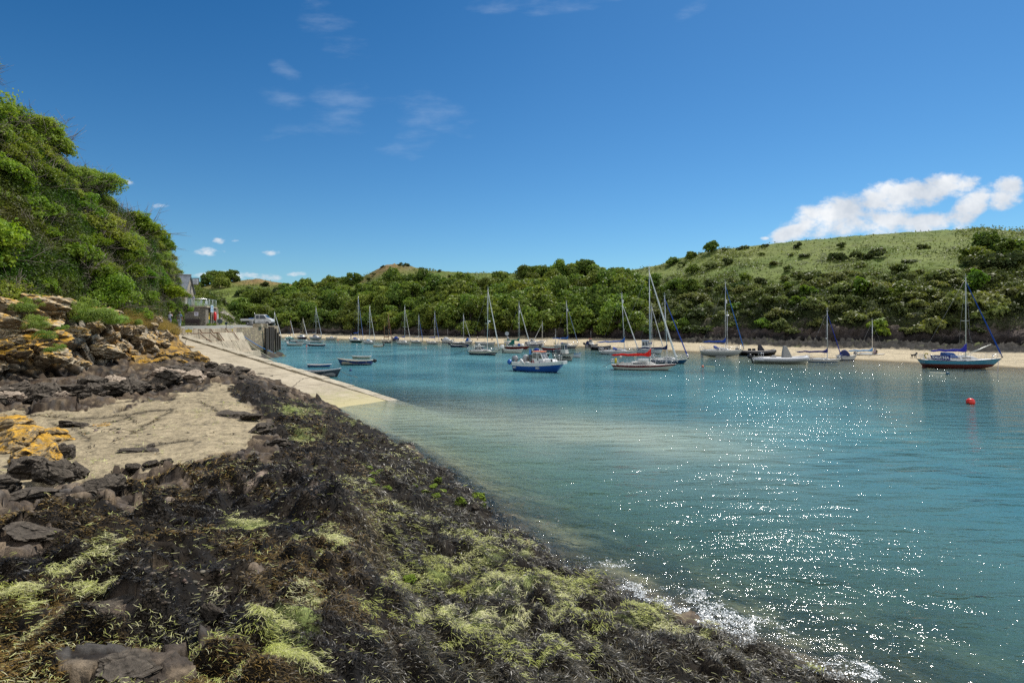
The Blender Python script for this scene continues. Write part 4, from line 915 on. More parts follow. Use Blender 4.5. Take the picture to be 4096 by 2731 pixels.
    o = npmesh('undergrowth', v, fc, leaf_mat('cliff_undergrowth', (.065, .135, .016), (.15, .155, .04), .35, 0.), np.repeat(np.stack([lum, hue, hue], 1), 4, 0))
    tag(o, 'tangle of brambles and dry stems between the bushes of the left slope', 'undergrowth', None, 'stuff')
    # dry grass on the shoulder above the orange rocks
    n = 9000; px = g.uniform(430, 715, n); u = g.rand(n)
    cols = [np.interp(px, CT[:, 0], CT[:, k]) for k in range(1, 8)]
    Yb, zb, Yr, zr, Yk, Ys, zs = cols
    Y = Yr - (Yr - Yb) * (u * .28) + .2; z = zr - (zr - zb) * u * .24 + .1; x = (px - 2048) * Y / F
    p = np.stack([x, Y, z], 1); d = np.stack([g.normal(size=n) * .3 + .25, g.normal(size=n) * .3 - .2, .5 + g.rand(n) * .5], 1)
    ribbons('dry_grass', p, d, .35 + .35 * g.rand(n), .02, g, leaf_mat('dry_grass_blades', (.30, .25, .10), (.46, .37, .18), .3, 0.), 'straw coloured dry grass on the shoulder above the orange lichened rocks', 'grass', droop=.6)
def ribbons(name, p, d, L, wd, rs, mat, label, cat, droop=.5, nseg=3, nrm=None, wob=.25, lum=None, hue=None, ground=None, part=None):
    n = len(p); d = d / (np.linalg.norm(d, axis=1, keepdims=True) + 1e-9)
    up = np.array((0, 0, 1.)) if nrm is None else nrm
    s = np.cross(d, up + rs.normal(size=(n, 3)) * .25); s /= np.linalg.norm(s, axis=1, keepdims=True) + 1e-9
    L = np.asarray(L).reshape(-1, 1) * np.ones((n, 1)); W = np.asarray(wd).reshape(-1, 1) * np.ones((n, 1))
    vs = []; cur = p.copy(); dd = d.copy(); side = rs.normal(size=(n, 1)) * wob
    for k in range(nseg + 1):
        t = k / nseg; w = W * (.5 * (1 - .75 * t ** 2.2) if nseg > 1 else .5)
        tw = (rs.rand(n, 1) - .5) * .6
        vs += [cur - s * w + up * tw * w, cur + s * w - up * tw * w]
        dd = dd + s * side + np.array((0, 0, -droop / nseg)); dd /= np.linalg.norm(dd, axis=1, keepdims=True)
        cur = cur + dd * L / nseg
        if ground is not None: cur = ground(cur, t)
    v = np.stack(vs, 1).reshape(-1, 3); m = 2 * (nseg + 1)
    b = (np.arange(n) * m)[:, None]
    f = np.concatenate([b + np.array([[2 * k, 2 * k + 1, 2 * k + 3, 2 * k + 2]]) for k in range(nseg)], 0)
    lu = np.clip(.5 + rs.normal(size=n) * .22, 0, 1) if lum is None else lum
    hu = np.clip(.5 + rs.normal(size=n) * .3, 0, 1) if hue is None else hue
    tt = np.tile(np.repeat(np.linspace(0, 1, nseg + 1), 2), n)
    col = np.stack([np.repeat(lu, m), np.clip(np.repeat(hu, m) * (.35 + .9 * tt), 0, 1), tt], 1)
    o = npmesh(name, v, f, mat, col)
    tag(o, label, cat, None, 'stuff')
    return o
cliff_cover()
# ================================================================ SEAWEED
def weed_mat(name, a, b, rough, spec):
    m, t = new_mat(name); at = nd(t, 'ShaderNodeAttribute', attribute_name='Col')
    s = nd(t, 'ShaderNodeSeparateColor'); ln(t, at.outputs['Color'], s.inputs[0])
    cc = mixc(t, s.outputs[1], a, b); cc = mixc(t, 1., cc, ramp(t, s.outputs[0], 0, 1, .35, 1.7), 'MULTIPLY')
    return finish(m, t, cc, ramp(t, s.outputs[0], 0, 1, rough - .1, rough + .15), None, spec)
def surf_sample(n, rs, x0, x1, d0, d1):
    """random shore points, even in the image of depth: columns x0..x1, depths d0..d1"""
    px = rs.uniform(x0, x1, n); Y = np.exp(rs.uniform(math.log(d0), math.log(d1), n))
    near = rs.rand(n) < .55; Y = np.where(near, 3.3 / (3.3 / d1 + (3.3 / d0 - 3.3 / d1) * rs.rand(n)), Y)
    x = (px - 2048) * Y / F
    z, info = near_height(x, Y)
    return np.stack([x, Y, z], 1), info
def gradient(p):
    e = .12
    b = near_base(p[:, 0], p[:, 1])
    gx = (near_base(p[:, 0] + e, p[:, 1]) - b) / e; gy = (near_base(p[:, 0], p[:, 1] + e) - b) / e
    return gx, gy
def seaweed():
    rs = np.random.RandomState(77)
    Mb = weed_mat('wrack', (.0125, .0092, .0045), (.30, .19, .048), .46, .26)
    Mk = weed_mat('knotted_wrack', (.0175, .0150, .0085), (.125, .095, .032), .40, .32)
    Mu = leaf_mat('sea_lettuce_strands', (.30, .36, .07), (.72, .70, .42), .15, 0.)
    p, inf = surf_sample(820000, rs, -500, 3600, 2.6, 34)
    w, u, sl, b, px, py, cr, ck, cr2, ck2, zb = inf
    clump = fbm(p * 1.7, 3, 220) + .5 * fbm(p * 5, 2, 221)
    cdk = crackdist(px + 20 * clump, py + 9 * clump)
    keep = ((w > .5) | ((sl > .5) & (cdk < 10) & (rs.rand(len(p)) < .22)) | ((sl > .5) & (clump > .55) & (rs.rand(len(p)) < .25))) & (rs.rand(len(p)) < np.clip(.8 + clump * 1.5, .05, 1)) & (p[:, 2] > -.25) & (np.exp(-((px - 1000) / 150) ** 2 - ((py - 2085) / 45) ** 2) < .5)
    dist = np.linalg.norm(p - np.array((0, 0, CH)), axis=1)
    rightside = sstep(1380, 1600, px + 120 * fbm(p * .4, 2, 4) - np.clip(py - 2300, 0, 400) * .2)
    kn = keep & (rs.rand(len(p)) < rightside)
    bl = keep & ~kn
    gx, gy = gradient(p)
    dn = np.stack([-gx, -gy, -(gx ** 2 + gy ** 2)], 1); dn /= np.linalg.norm(dn, axis=1, keepdims=True) + .15
    nr = np.stack([-gx, -gy, gx * 0 + 1], 1); nr /= np.linalg.norm(nr, axis=1, keepdims=True)
    swirl = fbm(p * 1.3, 2, 230) * 4.6
    # bladder wrack: short forked tufts standing a little off the rock
    m = bl; n = m.sum(); a = rs.rand(n) * 6.283
    d = np.stack([np.cos(a), np.sin(a), .6 + .9 * rs.rand(n)], 1) + dn[m] * .6
    sc = np.clip(dist[m] / 7.5, .6, 3.)
    tipn = np.clip(.35 + fbm(p[m] * .8, 3, 231) * 1.3, 0, 1)
    ribbons('wrack_seaweed', p[m], d, (.045 + .045 * rs.rand(n)) * sc ** .6, .0100 * sc, rs, Mb, 'brown black bladder wrack heaped over the rocks at lower left', 'seaweed', droop=.9, nseg=2, hue=np.clip(tipn * (rs.rand(n) ** 1.3) * 1.3, 0, 1))
    # knotted wrack: long slick strands lying down the slope
    m = kn; n = m.sum()
    a = swirl[m] * .8; base = dn[m] + np.array((.35, -.1, 0)); base /= np.linalg.norm(base, axis=1, keepdims=True)
    d = np.stack([base[:, 0] * np.cos(a) - base[:, 1] * np.sin(a), base[:, 0] * np.sin(a) + base[:, 1] * np.cos(a), base[:, 2] + .22], 1) + rs.normal(size=(n, 3)) * .36
    sc = np.clip(dist[m] / 8, .8, 3)
    brn = np.exp(-((px[m] - 1490) / 60) ** 2 - ((py[m] - 2200) / 260) ** 2)
    q = p[m] + nr[m] * (.01 + .05 * rs.rand(n, 1))
    ribbons('knotted_wrack', q, d, (.075 + .09 * rs.rand(n)) * sc ** .6, .0072 * sc, rs, Mk, 'slick blue black strands of knotted wrack lying down the rocks to the water', 'seaweed', droop=.6, nseg=4, wob=.45, hue=np.clip(rs.rand(n) * .6 + brn, 0, 1))
    # sea lettuce: pale green stringy drifts
    p2, inf2 = surf_sample(620000, rs, -400, 3300, 2.6, 30)
    w, u, sl, b, px, py, cr, ck, cr2, ck2, zb = inf2
    cl = fbm(p2 * 2.2, 3, 240) + .7 * fbm(p2 * np.array((7, 7, 7)), 2, 241)
    keep = (rs.rand(len(p2)) < np.clip((u - .40) * 2.2 + cl * 2.2, 0, 1) * np.clip(u * 4 - .6, 0, 1) * np.where(sl > .5, .35, 1)) & (p2[:, 2] > -.02) & ((w > .5) | (sl > .5) | (u > .6))
    bits = (fbm(p2 * .75, 3, 244) + .5 * cl > .24) & (w > .5) & (rs.rand(len(p2)) < np.where(px > 1350, .26, .06)); keep |= bits & (p2[:, 2] > .02)
    stray = (rs.rand(len(p2)) < .008) & ((w > .5) | (sl > .5)) & (p2[:, 2] > 0)
    keep |= stray
    q = p2[keep]; n = len(q)
    a = fbm(q * 1.1, 2, 242) * 5 + rs.normal(size=n) * .6
    dist = np.linalg.norm(q - np.array((0, 0, CH)), axis=1); sc = np.clip(dist / 9.5, .42, 2.4)
    d = np.stack([np.cos(a), np.sin(a) * .8 - .15, rs.rand(n) * .12], 1)
    ribbons('sea_lettuce', q + np.array((0, 0, .045)) + np.stack([0 * a, 0 * a, .07 * sstep(1400, 1650, px[keep])], 1) + np.stack([0 * a, 0 * a, .05 * rs.rand(n)], 1), d, (.045 + .075 * rs.rand(n)) * sc ** .8, .0066 * sc, rs, Mu, 'pale green stringy sea lettuce strewn in drifts over the dark weed', 'seaweed', droop=.35, nseg=3, wob=.45, hue=np.clip(.45 + fbm(q * .9, 2, 243) + rs.normal(size=n) * .3, 0, 1))
    # weed floating at the edge
    p3, inf3 = surf_sample(60000, rs, 1350, 3900, 7.5, 34)
    z = inf3[-1]; px, py = proj(p3[:, 0], p3[:, 1], 0)
    cl = fbm(p3 * .9, 3, 250) + .6 * fbm(p3 * 4, 2, 251)
    keep = (z < .0) & (z > -.5) & (cl > .2 - z * .6)
    q = p3[keep].copy(); q[:, 2] = .012 + .02 * rs.rand(len(q)); n = len(q); a = rs.rand(n) * 6.283
    sc = np.clip(q[:, 1] / 9, .8, 2.6)
    ribbons('floating_seaweed', q, np.stack([np.cos(a), np.sin(a), rs.rand(n) * .2], 1), (.05 + .04 * rs.rand(n)) * sc ** .5, .007 * sc, rs, Mk, 'loose brown weed floating along the edge of the water', 'seaweed', droop=.1, nseg=2, hue=np.clip(rs.rand(n) ** .7, 0, 1))
seaweed()
# ================================================================ BOATS
WHITE = (.72, .71, .67); CREAM = (.66, .61, .47); NAVY = (.012, .022, .075); ROYAL = (.012, .055, .30); MIDB = (.015, .085, .33); RED = (.42, .018, .015); MAROON = (.16, .012, .012)
TEAL = (.075, .30, .44); BLACK = (.012, .012, .014); GREY = (.3, .3, .29); LGREY = (.5, .5, .48); ANTIRED = (.11, .022, .016); GREEN = (.01, .12, .075); TAN = (.5, .36, .17); ORANGE = (.6, .14, .03)
_pc = {}
def P(c, rough=.3):
    k = (c, rough)
    if k not in _pc: _pc[k] = paint('paint_%d' % len(_pc), c, rough, .08, 0, .18, 2.5)
    return _pc[k]
def CL(c):
    k = (c, 'c')
    if k not in _pc: _pc[k] = cloth('canvas_%d' % len(_pc), c)
    return _pc[k]
ALU = paint('alloy_spar', (.62, .63, .64), .3, .06, .55, .1, 2); STEEL = paint('steel_rail', (.6, .6, .6), .25, .05, .8, .1); WIRE = paint('rig_wire', (.3, .3, .3), .4, .1, .5); WOOD = paint('varnished_wood', (.24, .11, .04), .4, .3, 0, .3, 5); DARKG = glassy('boat_window'); ROPE = paint('rope', (.5, .46, .34), .9, .3); BLK = P(BLACK, .4)
class Hull:
    """lofted hull; x forward from the middle, y to port, z up from the waterline"""
    def __init__(s, L, B, fs, fm, fb, draft, tr=.7, rake=.12, srake=.02, full=2.3, vee=.45, blunt=0., zoff=0.):
        s.L, s.B, s.fs, s.fm, s.fb, s.dr, s.tr, s.rk, s.sr, s.full, s.vee, s.bl, s.z0 = L, B, fs, fm, fb, draft, tr, rake, srake, full, vee, blunt, zoff
    def half(s, t):
        if t < .45: k = s.tr + (1 - s.tr) * math.sin(math.pi / 2 * t / .45)
        else: k = s.bl + (1 - s.bl) * (1 - ((t - .45) / .55) ** s.full)
        return max(.012, k * s.B / 2)
    def sheer(s, t):
        a = 2 * (s.fs + s.fb - 2 * s.fm); b = s.fb - s.fs - a
        return s.fs + b * t + a * t * t + s.z0
    def keel(s, t):
        k = -s.dr * (1 - abs((t - .42) / .58) ** 2.4) if t > .42 else -s.dr * (1 - .75 * ((.42 - t) / .42) ** 2)
        return k + s.z0
    def pt(s, t, z, side):
        """point of the skin at station t and height z"""
        k, h = s.keel(t), s.sheer(t); u = min(1, max(0, (z - k) / max(.02, h - k)))
        ex = s.vee + .5 * max(0, (t - .5) * 2) ** 1.5
        w = s.half(t) * u ** ex
        zz = (z - s.z0) / max(.1, s.fb)
        x = (t - .5) * s.L + s.L * s.rk * max(0, (t - .55) / .45) ** 2 * (zz - .35) - s.L * s.sr * max(0, (.3 - t) / .3) * (zz - .5) * 2
        return Vector((x, side * w, z))
    def atx(s, x): return min(1, max(0, x / s.L + .5))
    def skin(s, x, z, side=-1, off=.012):
        t = s.atx(x)
        for _ in range(6):
            p = s.pt(t, z, side); t = min(1, max(0, t + (x - p.x) / s.L))
        p = s.pt(t, z, side)
        return Vector((x, p.y + side * off, z))
    def build(s, parent, top, band, anti, rub, zA, z1, z2, deck, open_=False, name='hull', n=17, inner=None):
        b = MB(); T = [i / (n - 1) for i in range(n)]; T = [t ** .9 for t in T]
        rows = []
        for t in T:
            k, h = s.keel(t), s.sheer(t)
            f = lambda v: max(k + .004, min(v, h - .03))
            zs = [k, k + (f(zA) - k) * .35, k + (f(zA) - k) * .7, f(zA), f(zA) + (f(h - z1) - f(zA)) * .5, f(h - z1), f(h - z2), f(h - .07), h]
            for i in range(1, 9): zs[i] = max(zs[i], zs[i - 1] + .0015)
            rows.append(zs)
        mi = [0, 0, 0, 1, 1, 2, 1, 3]
        for side in (-1, 1):
            vs = [s.pt(t, z, side) for t, zs in zip(T, rows) for z in zs]
            for i in range(n - 1):
                for j in range(8):
                    q = (i * 9 + j, (i + 1) * 9 + j, (i + 1) * 9 + j + 1, i * 9 + j + 1)
                    if side > 0: q = q[::-1]
                    b.add([vs[a] for a in q], [(0, 1, 2, 3)], mi[j], True)
        for ti in (0, n - 1):
            for j in range(8):
                q = [s.pt(T[ti], rows[ti][j], -1), s.pt(T[ti], rows[ti][j], 1), s.pt(T[ti], rows[ti][j + 1], 1), s.pt(T[ti], rows[ti][j + 1], -1)]
                b.add(q if ti else q[::-1], [(0, 1, 2, 3)], mi[j])
        o = b.build(name, [anti, top, band, rub], parent)
        # weld so that the skin shades as one surface
        bm = bmesh.new(); bm.from_mesh(o.data); bmesh.ops.remove_doubles(bm, verts=bm.verts, dist=.0008); bm.to_mesh(o.data); bm.free()
        d = MB()
        if not open_:
            st = [(s.pt(t, s.sheer(t) - .035, -1), s.pt(t, s.sheer(t) - .035, 1)) for t in T]
            for i in range(n - 1):
                a, c = st[i], st[i + 1]; up = Vector((0, 0, .05))
                m0, m1 = (a[0] + a[1]) / 2 + up, (c[0] + c[1]) / 2 + up
                d.quad(a[0], c[0], m1, m0); d.quad(m0, m1, c[1], a[1])
            d.build('deck', deck, parent)
        else:
            rr = []
            for t in T:
                h = s.sheer(t); w = max(.006, s.half(t) - .07); zf = max(s.keel(t) + .1, s.z0 + .06); zf = min(zf, h - .05)
                xc = s.pt(min(t, .985), h, 1).x; x2 = s.pt(min(t, .96), zf, 1).x
                xo = .06 if t < .02 else -.08 if t > .95 else 0
                rr.append([Vector((xc + xo, -w, h - .004)), Vector((x2 + xo, -w * .8, zf + .12)), Vector((x2 + xo, -w * .5, zf)), Vector((x2 + xo, w * .5, zf)), Vector((x2 + xo, w * .8, zf + .12)), Vector((xc + xo, w, h - .004))])
            d.loft([r[::-1] for r in rr], 0, False, False, False)
            d.add(rr[0], [(0, 1, 2, 3, 4, 5)]); 
            d.build('inner_lining', inner or deck, parent)
            g = MB()
            for side in (-1, 1): g.tube([s.pt(t, s.sheer(t) + .005, side) for t in T], .035, 5)
            g.tube([s.pt(0, s.sheer(0), -1), s.pt(0, s.sheer(0), 1)], .035, 5)
            g.build('gunwale', rub, parent)
        return o
def fit(px0, px1, wy, hd, br, rake=.12, tr=.7):
    """centre and length of a hull seen between columns px0..px1 with its nearest waterline at row wy"""
    h = R(hd); c, s = math.cos(h), math.sin(h); L = 7.; Y = CH * F / (wy - H0); X = ((px0 + px1) / 2 - 2048) * Y / F
    for _ in range(30):
        B = L * br
        top = [(L * (.5 + rake * .6), 0, .9), (-L * .5, -B * tr / 2, .8), (-L * .5, B * tr / 2, .8), (0, -B / 2, .8), (0, B / 2, .8)]
        wl = [(L * .42, 0), (L * .2, -B * .36), (L * .2, B * .36), (0, -B * .46), (0, B * .46), (-L * .48, -B * tr * .42), (-L * .48, B * tr * .42)]
        xs = [proj(X + a * c - b * s, Y + a * s + b * c, z)[0] for a, b, z in top]
        ys = [proj(X + a * c - b * s, Y + a * s + b * c, 0)[1] for a, b in wl]
        L *= ((px1 - px0) / (max(xs) - min(xs))) ** .8
        X += ((px0 + px1) / 2 - (max(xs) + min(xs)) / 2) * Y / F
        Y += (max(ys) - wy) * Y / (wy - H0) * .7
    return X, Y, L
def loc_x(o, px, z=1.):
    """local x on the centre line that is seen at column px"""
    h = o.rotation_euler.z; c, s = math.cos(h), math.sin(h); X, Y, _ = o.location
    lo, hi = -12., 12.
    for _ in range(50):
        m = (lo + hi) / 2; q = proj(X + m * c, Y + m * s, z)[0]
        if (q < px) == (c > 0): lo = m
        else: hi = m
    return (lo + hi) / 2
def z_at(o, x, py):
    Y = o.location.y + x * math.sin(o.rotation_euler.z); return CH - (py - H0) * Y / F - o.location.z
def rod(name, pts, r, mat, parent, n=5):
    return MB().tube(pts, r, n).build(name, mat, parent)
def outboard(parent, x, y, z, cowl, tilt=0., s=1., name='outboard_motor', direc=-1):
    b = MB(); rm = Matrix.Rotation(tilt * direc, 3, 'Y')
    def T(v): return rm @ (Vector(v) * s) + Vector((x, y, z))
    b.loft([[T((a * k + direc * .12, c * k2, h)) for a, c in [(-.2, -.13), (.16, -.14), (.2, 0), (.16, .14), (-.2, .13)]] for k, k2, h in [(.85, .9, .12), (1.05, 1.05, .22), (1., 1., .42), (.6, .6, .52)]], 0)
    b.tube([T((direc * .08, 0, .14)), T((direc * .12, 0, -.55))], [.07 * s, .05 * s], 6, 1)
    b.tube([T((direc * .3 - .12 * direc, 0, -.55)), T((-direc * .02, 0, -.55))], [.06 * s, .03 * s], 6, 1)
    b.disc(T((direc * .22, 0, -.55)), rm @ Vector((1, 0, 0)), .13 * s, .03, 8, 1)
    b.tube([T((-direc * .05, 0, .18)), T((-direc * .3, 0, .24))], .03 * s, 5, 1)
    return b.build(name, [P(cowl, .35), BLK], parent)
def fender(parent, p, q, r, col=WHITE):
    p, q = Vector(p), Vector(q); d = (q - p)
    return MB().tube([p, p + d * .12, p + d * .5, p + d * .88, q], [r * .35, r * .95, r, r * .95, r * .35], 8).build('fender', P(col, .4), parent)
def hexwin(b4, t4, side, u0, u1, v0, v1, off=.012):
    """a pane on one side (0 starboard,1 bow,2 port,3 stern) of a tapered block"""
    i = side; j = (side + 1) % 4; A, B_, C, D = Vector(b4[i]), Vector(b4[j]), Vector(t4[j]), Vector(t4[i])
    n = (B_ - A).cross(D - A).normalized() * off
    f = lambda u, v: A * (1 - u) * (1 - v) + B_ * u * (1 - v) + C * u * v + D * (1 - u) * v + n
    return [f(u0, v0), f(u1, v0), f(u1, v1), f(u0, v1)]
def trunk(x0, x1, w0, w1, z0, z1, tx0=.1, tx1=.3, ti=.12, zb=None):
    """corners of a coachroof: bottom and top, starboard aft first, counter-clockwise from above"""
    b = [(x0, -w0, z0), (x1, -w1, zb or z0), (x1, w1, zb or z0), (x0, w0, z0)]
    t = [(x0 + tx0, -w0 + ti, z1), (x1 - tx1, -w1 + ti, z1), (x1 - tx1, w1 - ti, z1), (x0 + tx0, w0 - ti, z1)]
    return b, t
def rails(o, H, t0, t1, n, h, mats=STEEL, r=.014):
    b = MB()
    for side in (-1, 1):
        top = []
        for i in range(n):
            t = t0 + (t1 - t0) * i / (n - 1); p = H.pt(t, H.sheer(t), side) * 1.; p.y *= .93; q = p + Vector((0, 0, h)); b.tube([p, q], r, 4); top.append(q)
        b.tube(top, r * .7, 4); b.tube([v - Vector((0, 0, h * .45)) for v in top], r * .5, 4)
    return b.build('guard_rail', mats, o)
def pulpit(o, H, bow=True, h=.55):
    b = MB(); ts = (.86, .93, .995) if bow else (.12, .05, .0)
    L_ = [H.pt(t, H.sheer(t), -1) for t in ts]; R_ = [H.pt(t, H.sheer(t), 1) for t in ts]
    up = Vector((.12 if bow else -.05, 0, h))
    for q in (L_, R_):
        for p in q[:2] + ([] if bow else [q[2]]): b.tube([p, p + up], .016, 5)
    loop = [p + up for p in L_] + ([L_[2] * .5 + R_[2] * .5 + up] if bow else []) + [p + up for p in R_[::-1]]
    b.tube(loop, .018, 5); b.tube([p - Vector((0, 0, h * .45)) for p in loop], .013, 5)
    return b.build('pulpit' if bow else 'pushpit', STEEL, o)
def mast_rig(o, H, mx, ztop, zdeck, m=None, spread=(.52,), furl=None, furl_r=.055, boom=None, cover=None, boom_len=None, rake=0., mr=.055, radar=None, boom_up=.0, reflector=None, frac=.96, stripe=None, wires=True, back=True, bowx=None, boomz=1.0, sprw=None):
    m = m or ALU; L = H.L; mr = max(mr, L * .0075)
    top = Vector((mx - rake, 0, ztop)); foot = Vector((mx, 0, zdeck))
    at = lambda z: foot + (top - foot) * ((z - zdeck) / (ztop - zdeck))
    b = MB(); b.tube([foot - Vector((0, 0, .1)), at(zdeck + (ztop - zdeck) * .6), top], [mr, mr * .95, mr * .7], 8)
    b.box((top.x, 0, top.z + .05), (.22, .06, .06)); b.tube([top, top + Vector((-.02, 0, .55))], .012, 4); b.tube([top + Vector((-.2, 0, .25)), top + Vector((.22, 0, .25))], .01, 4)
    b.build('mast', m, o)
    sw = sprw or H.B * .3; sp = MB(); tips = []
    for f in spread:
        q = at(zdeck + (ztop - zdeck) * f)
        for side in (-1, 1):
            e = q + Vector((-.08, side * sw, .06)); sp.tube([q, e], [.035, .024], 5); tips.append((side, e))
    sp.build('spreaders', m, o)
    bow = H.pt(1, H.sheer(1), 1); bow.y = 0
    if bowx: bow.x = bowx
    stern = H.pt(0, H.sheer(0), 1); stern.y = 0
    fs = at(zdeck + (ztop - zdeck) * frac)
    w = MB(); r = max(.009, L * .0012)
    if not furl: w.tube([bow, fs], r, 4)
    if back: w.tube([stern + Vector((0, 0, .1)), top], r, 4)
    for side, e in tips:
        cp = H.pt(H.atx(mx - .15), H.sheer(H.atx(mx)), side); cp.y *= .96
        w.tube([cp, e, fs if len(spread) < 2 else top], r, 4)
        w.tube([H.pt(H.atx(mx + .5), H.sheer(H.atx(mx)), side), at(zdeck + (ztop - zdeck) * spread[0])], r * .8, 4)
    if wires: w.build('rigging', WIRE, o)
    if furl:
        d = bow + Vector((0, 0, .15)); k = MB(); N = 14
        pts = [d + (fs - d) * (i / N) for i in range(N + 1)]
        k.tube(pts, [furl_r * (.5 if i in (0, N) else 1.25 - .75 * i / N + .12 * (i % 2)) for i in range(N + 1)], 6)
        k.build('furled_sail', CL(furl) if isinstance(furl, tuple) else furl, o)
        dr = MB(); dr.tube([d - Vector((0, 0, .1)), d], .09, 8); dr.build('furling_drum', BLK, o)
    if boom is not None:
        bz = zdeck + boomz; bl = boom_len or L * .36
        g = at(bz); e = Vector((mx - bl, 0, bz + boom_up))
        MB().tube([g, e], mr * .8, 7).build('boom', m, o)
        if cover:
            k = MB(); N = 12; rings = []
            for i in range(N + 1):
                t = i / N; c = g + (e - g) * (t * .97 - .015); hh = (.10 + .075 * L / 8 * (1 - t)) * (1 + .1 * math.sin(t * 21)); ww = .6 * hh
                if t < .12: hh += (.12 - t) * 4.2 * L / 8 * .8
                if i == N: hh *= .6
                rings.append([c + Vector((0, ww * math.cos(a), hh * .9 + hh * math.sin(a) + (-.05 * math.sin(t * 15) * (i % 2)) - .1)) for a in [2 * math.pi * j / 9 for j in range(9)]])
            k.loft(rings, 0).build('sail_cover', CL(cover), o)
    if radar:
        q = at(zdeck + (ztop - zdeck) * radar); MB().loft([[q + Vector((.3 + .23 * s_ * math.cos(a), .23 * s_ * math.sin(a), h)) for a in [2 * math.pi * j / 12 for j in range(12)]] for s_, h in [(.8, -.02), (1, .03), (1, .14), (.7, .2)]], 0).box((q.x + .1, q.y, q.z - .02), (.3, .08, .05)).build('radar_dome', P(WHITE), o)
    if reflector:
        q = at(zdeck + (ztop - zdeck) * reflector); MB().tube([q + Vector((.14, 0, -.28)), q + Vector((.14, 0, -.22)), q + Vector((.14, 0, .24)), q + Vector((.14, 0, .3))], [.06, .1, .1, .06], 9).build('radar_reflector', P(WHITE), o)
    return at
def sprayhood(o, x0, x1, w, z, h, col, window=True):
    b = MB(); rings = []
    for i in range(5):
        t = i / 4; x = x1 + (x0 - x1) * t; hh = h * math.sin(.25 + t * 1.32); ww = w * (.85 + .15 * t)
        rings.append([Vector((x, -ww * math.cos(a) , z + hh * max(0.02, math.sin(a)) ** .6)) for a in [math.pi * j / 10 for j in range(11)]])
    b.loft(rings, 0, False, False)
    so = b.build('sprayhood', CL(col), o)
    if window:
        k = MB(); mid = lambda i, j: rings[i][j] + Vector((.0, 0, 0)) + (rings[i][j] - Vector((rings[i][j].x - .3, 0, z))).normalized() * .012
        for a, c in ((1, 3), (4, 6), (7, 9)): k.quad(mid(1, a), mid(1, c), mid(2, c), mid(2, a))
        k.build('window', DARKG, so)
    return so
def boat_root(lb, cat, px, wy, hd, br, rake, tr, name, group=None, lift=0., Lset=None):
    X, Y, L = fit(px[0], px[1], wy, hd, br, rake, tr)
    o = thing(name, lb, cat, (X, Y, lift), R(hd), group)
    return o, L
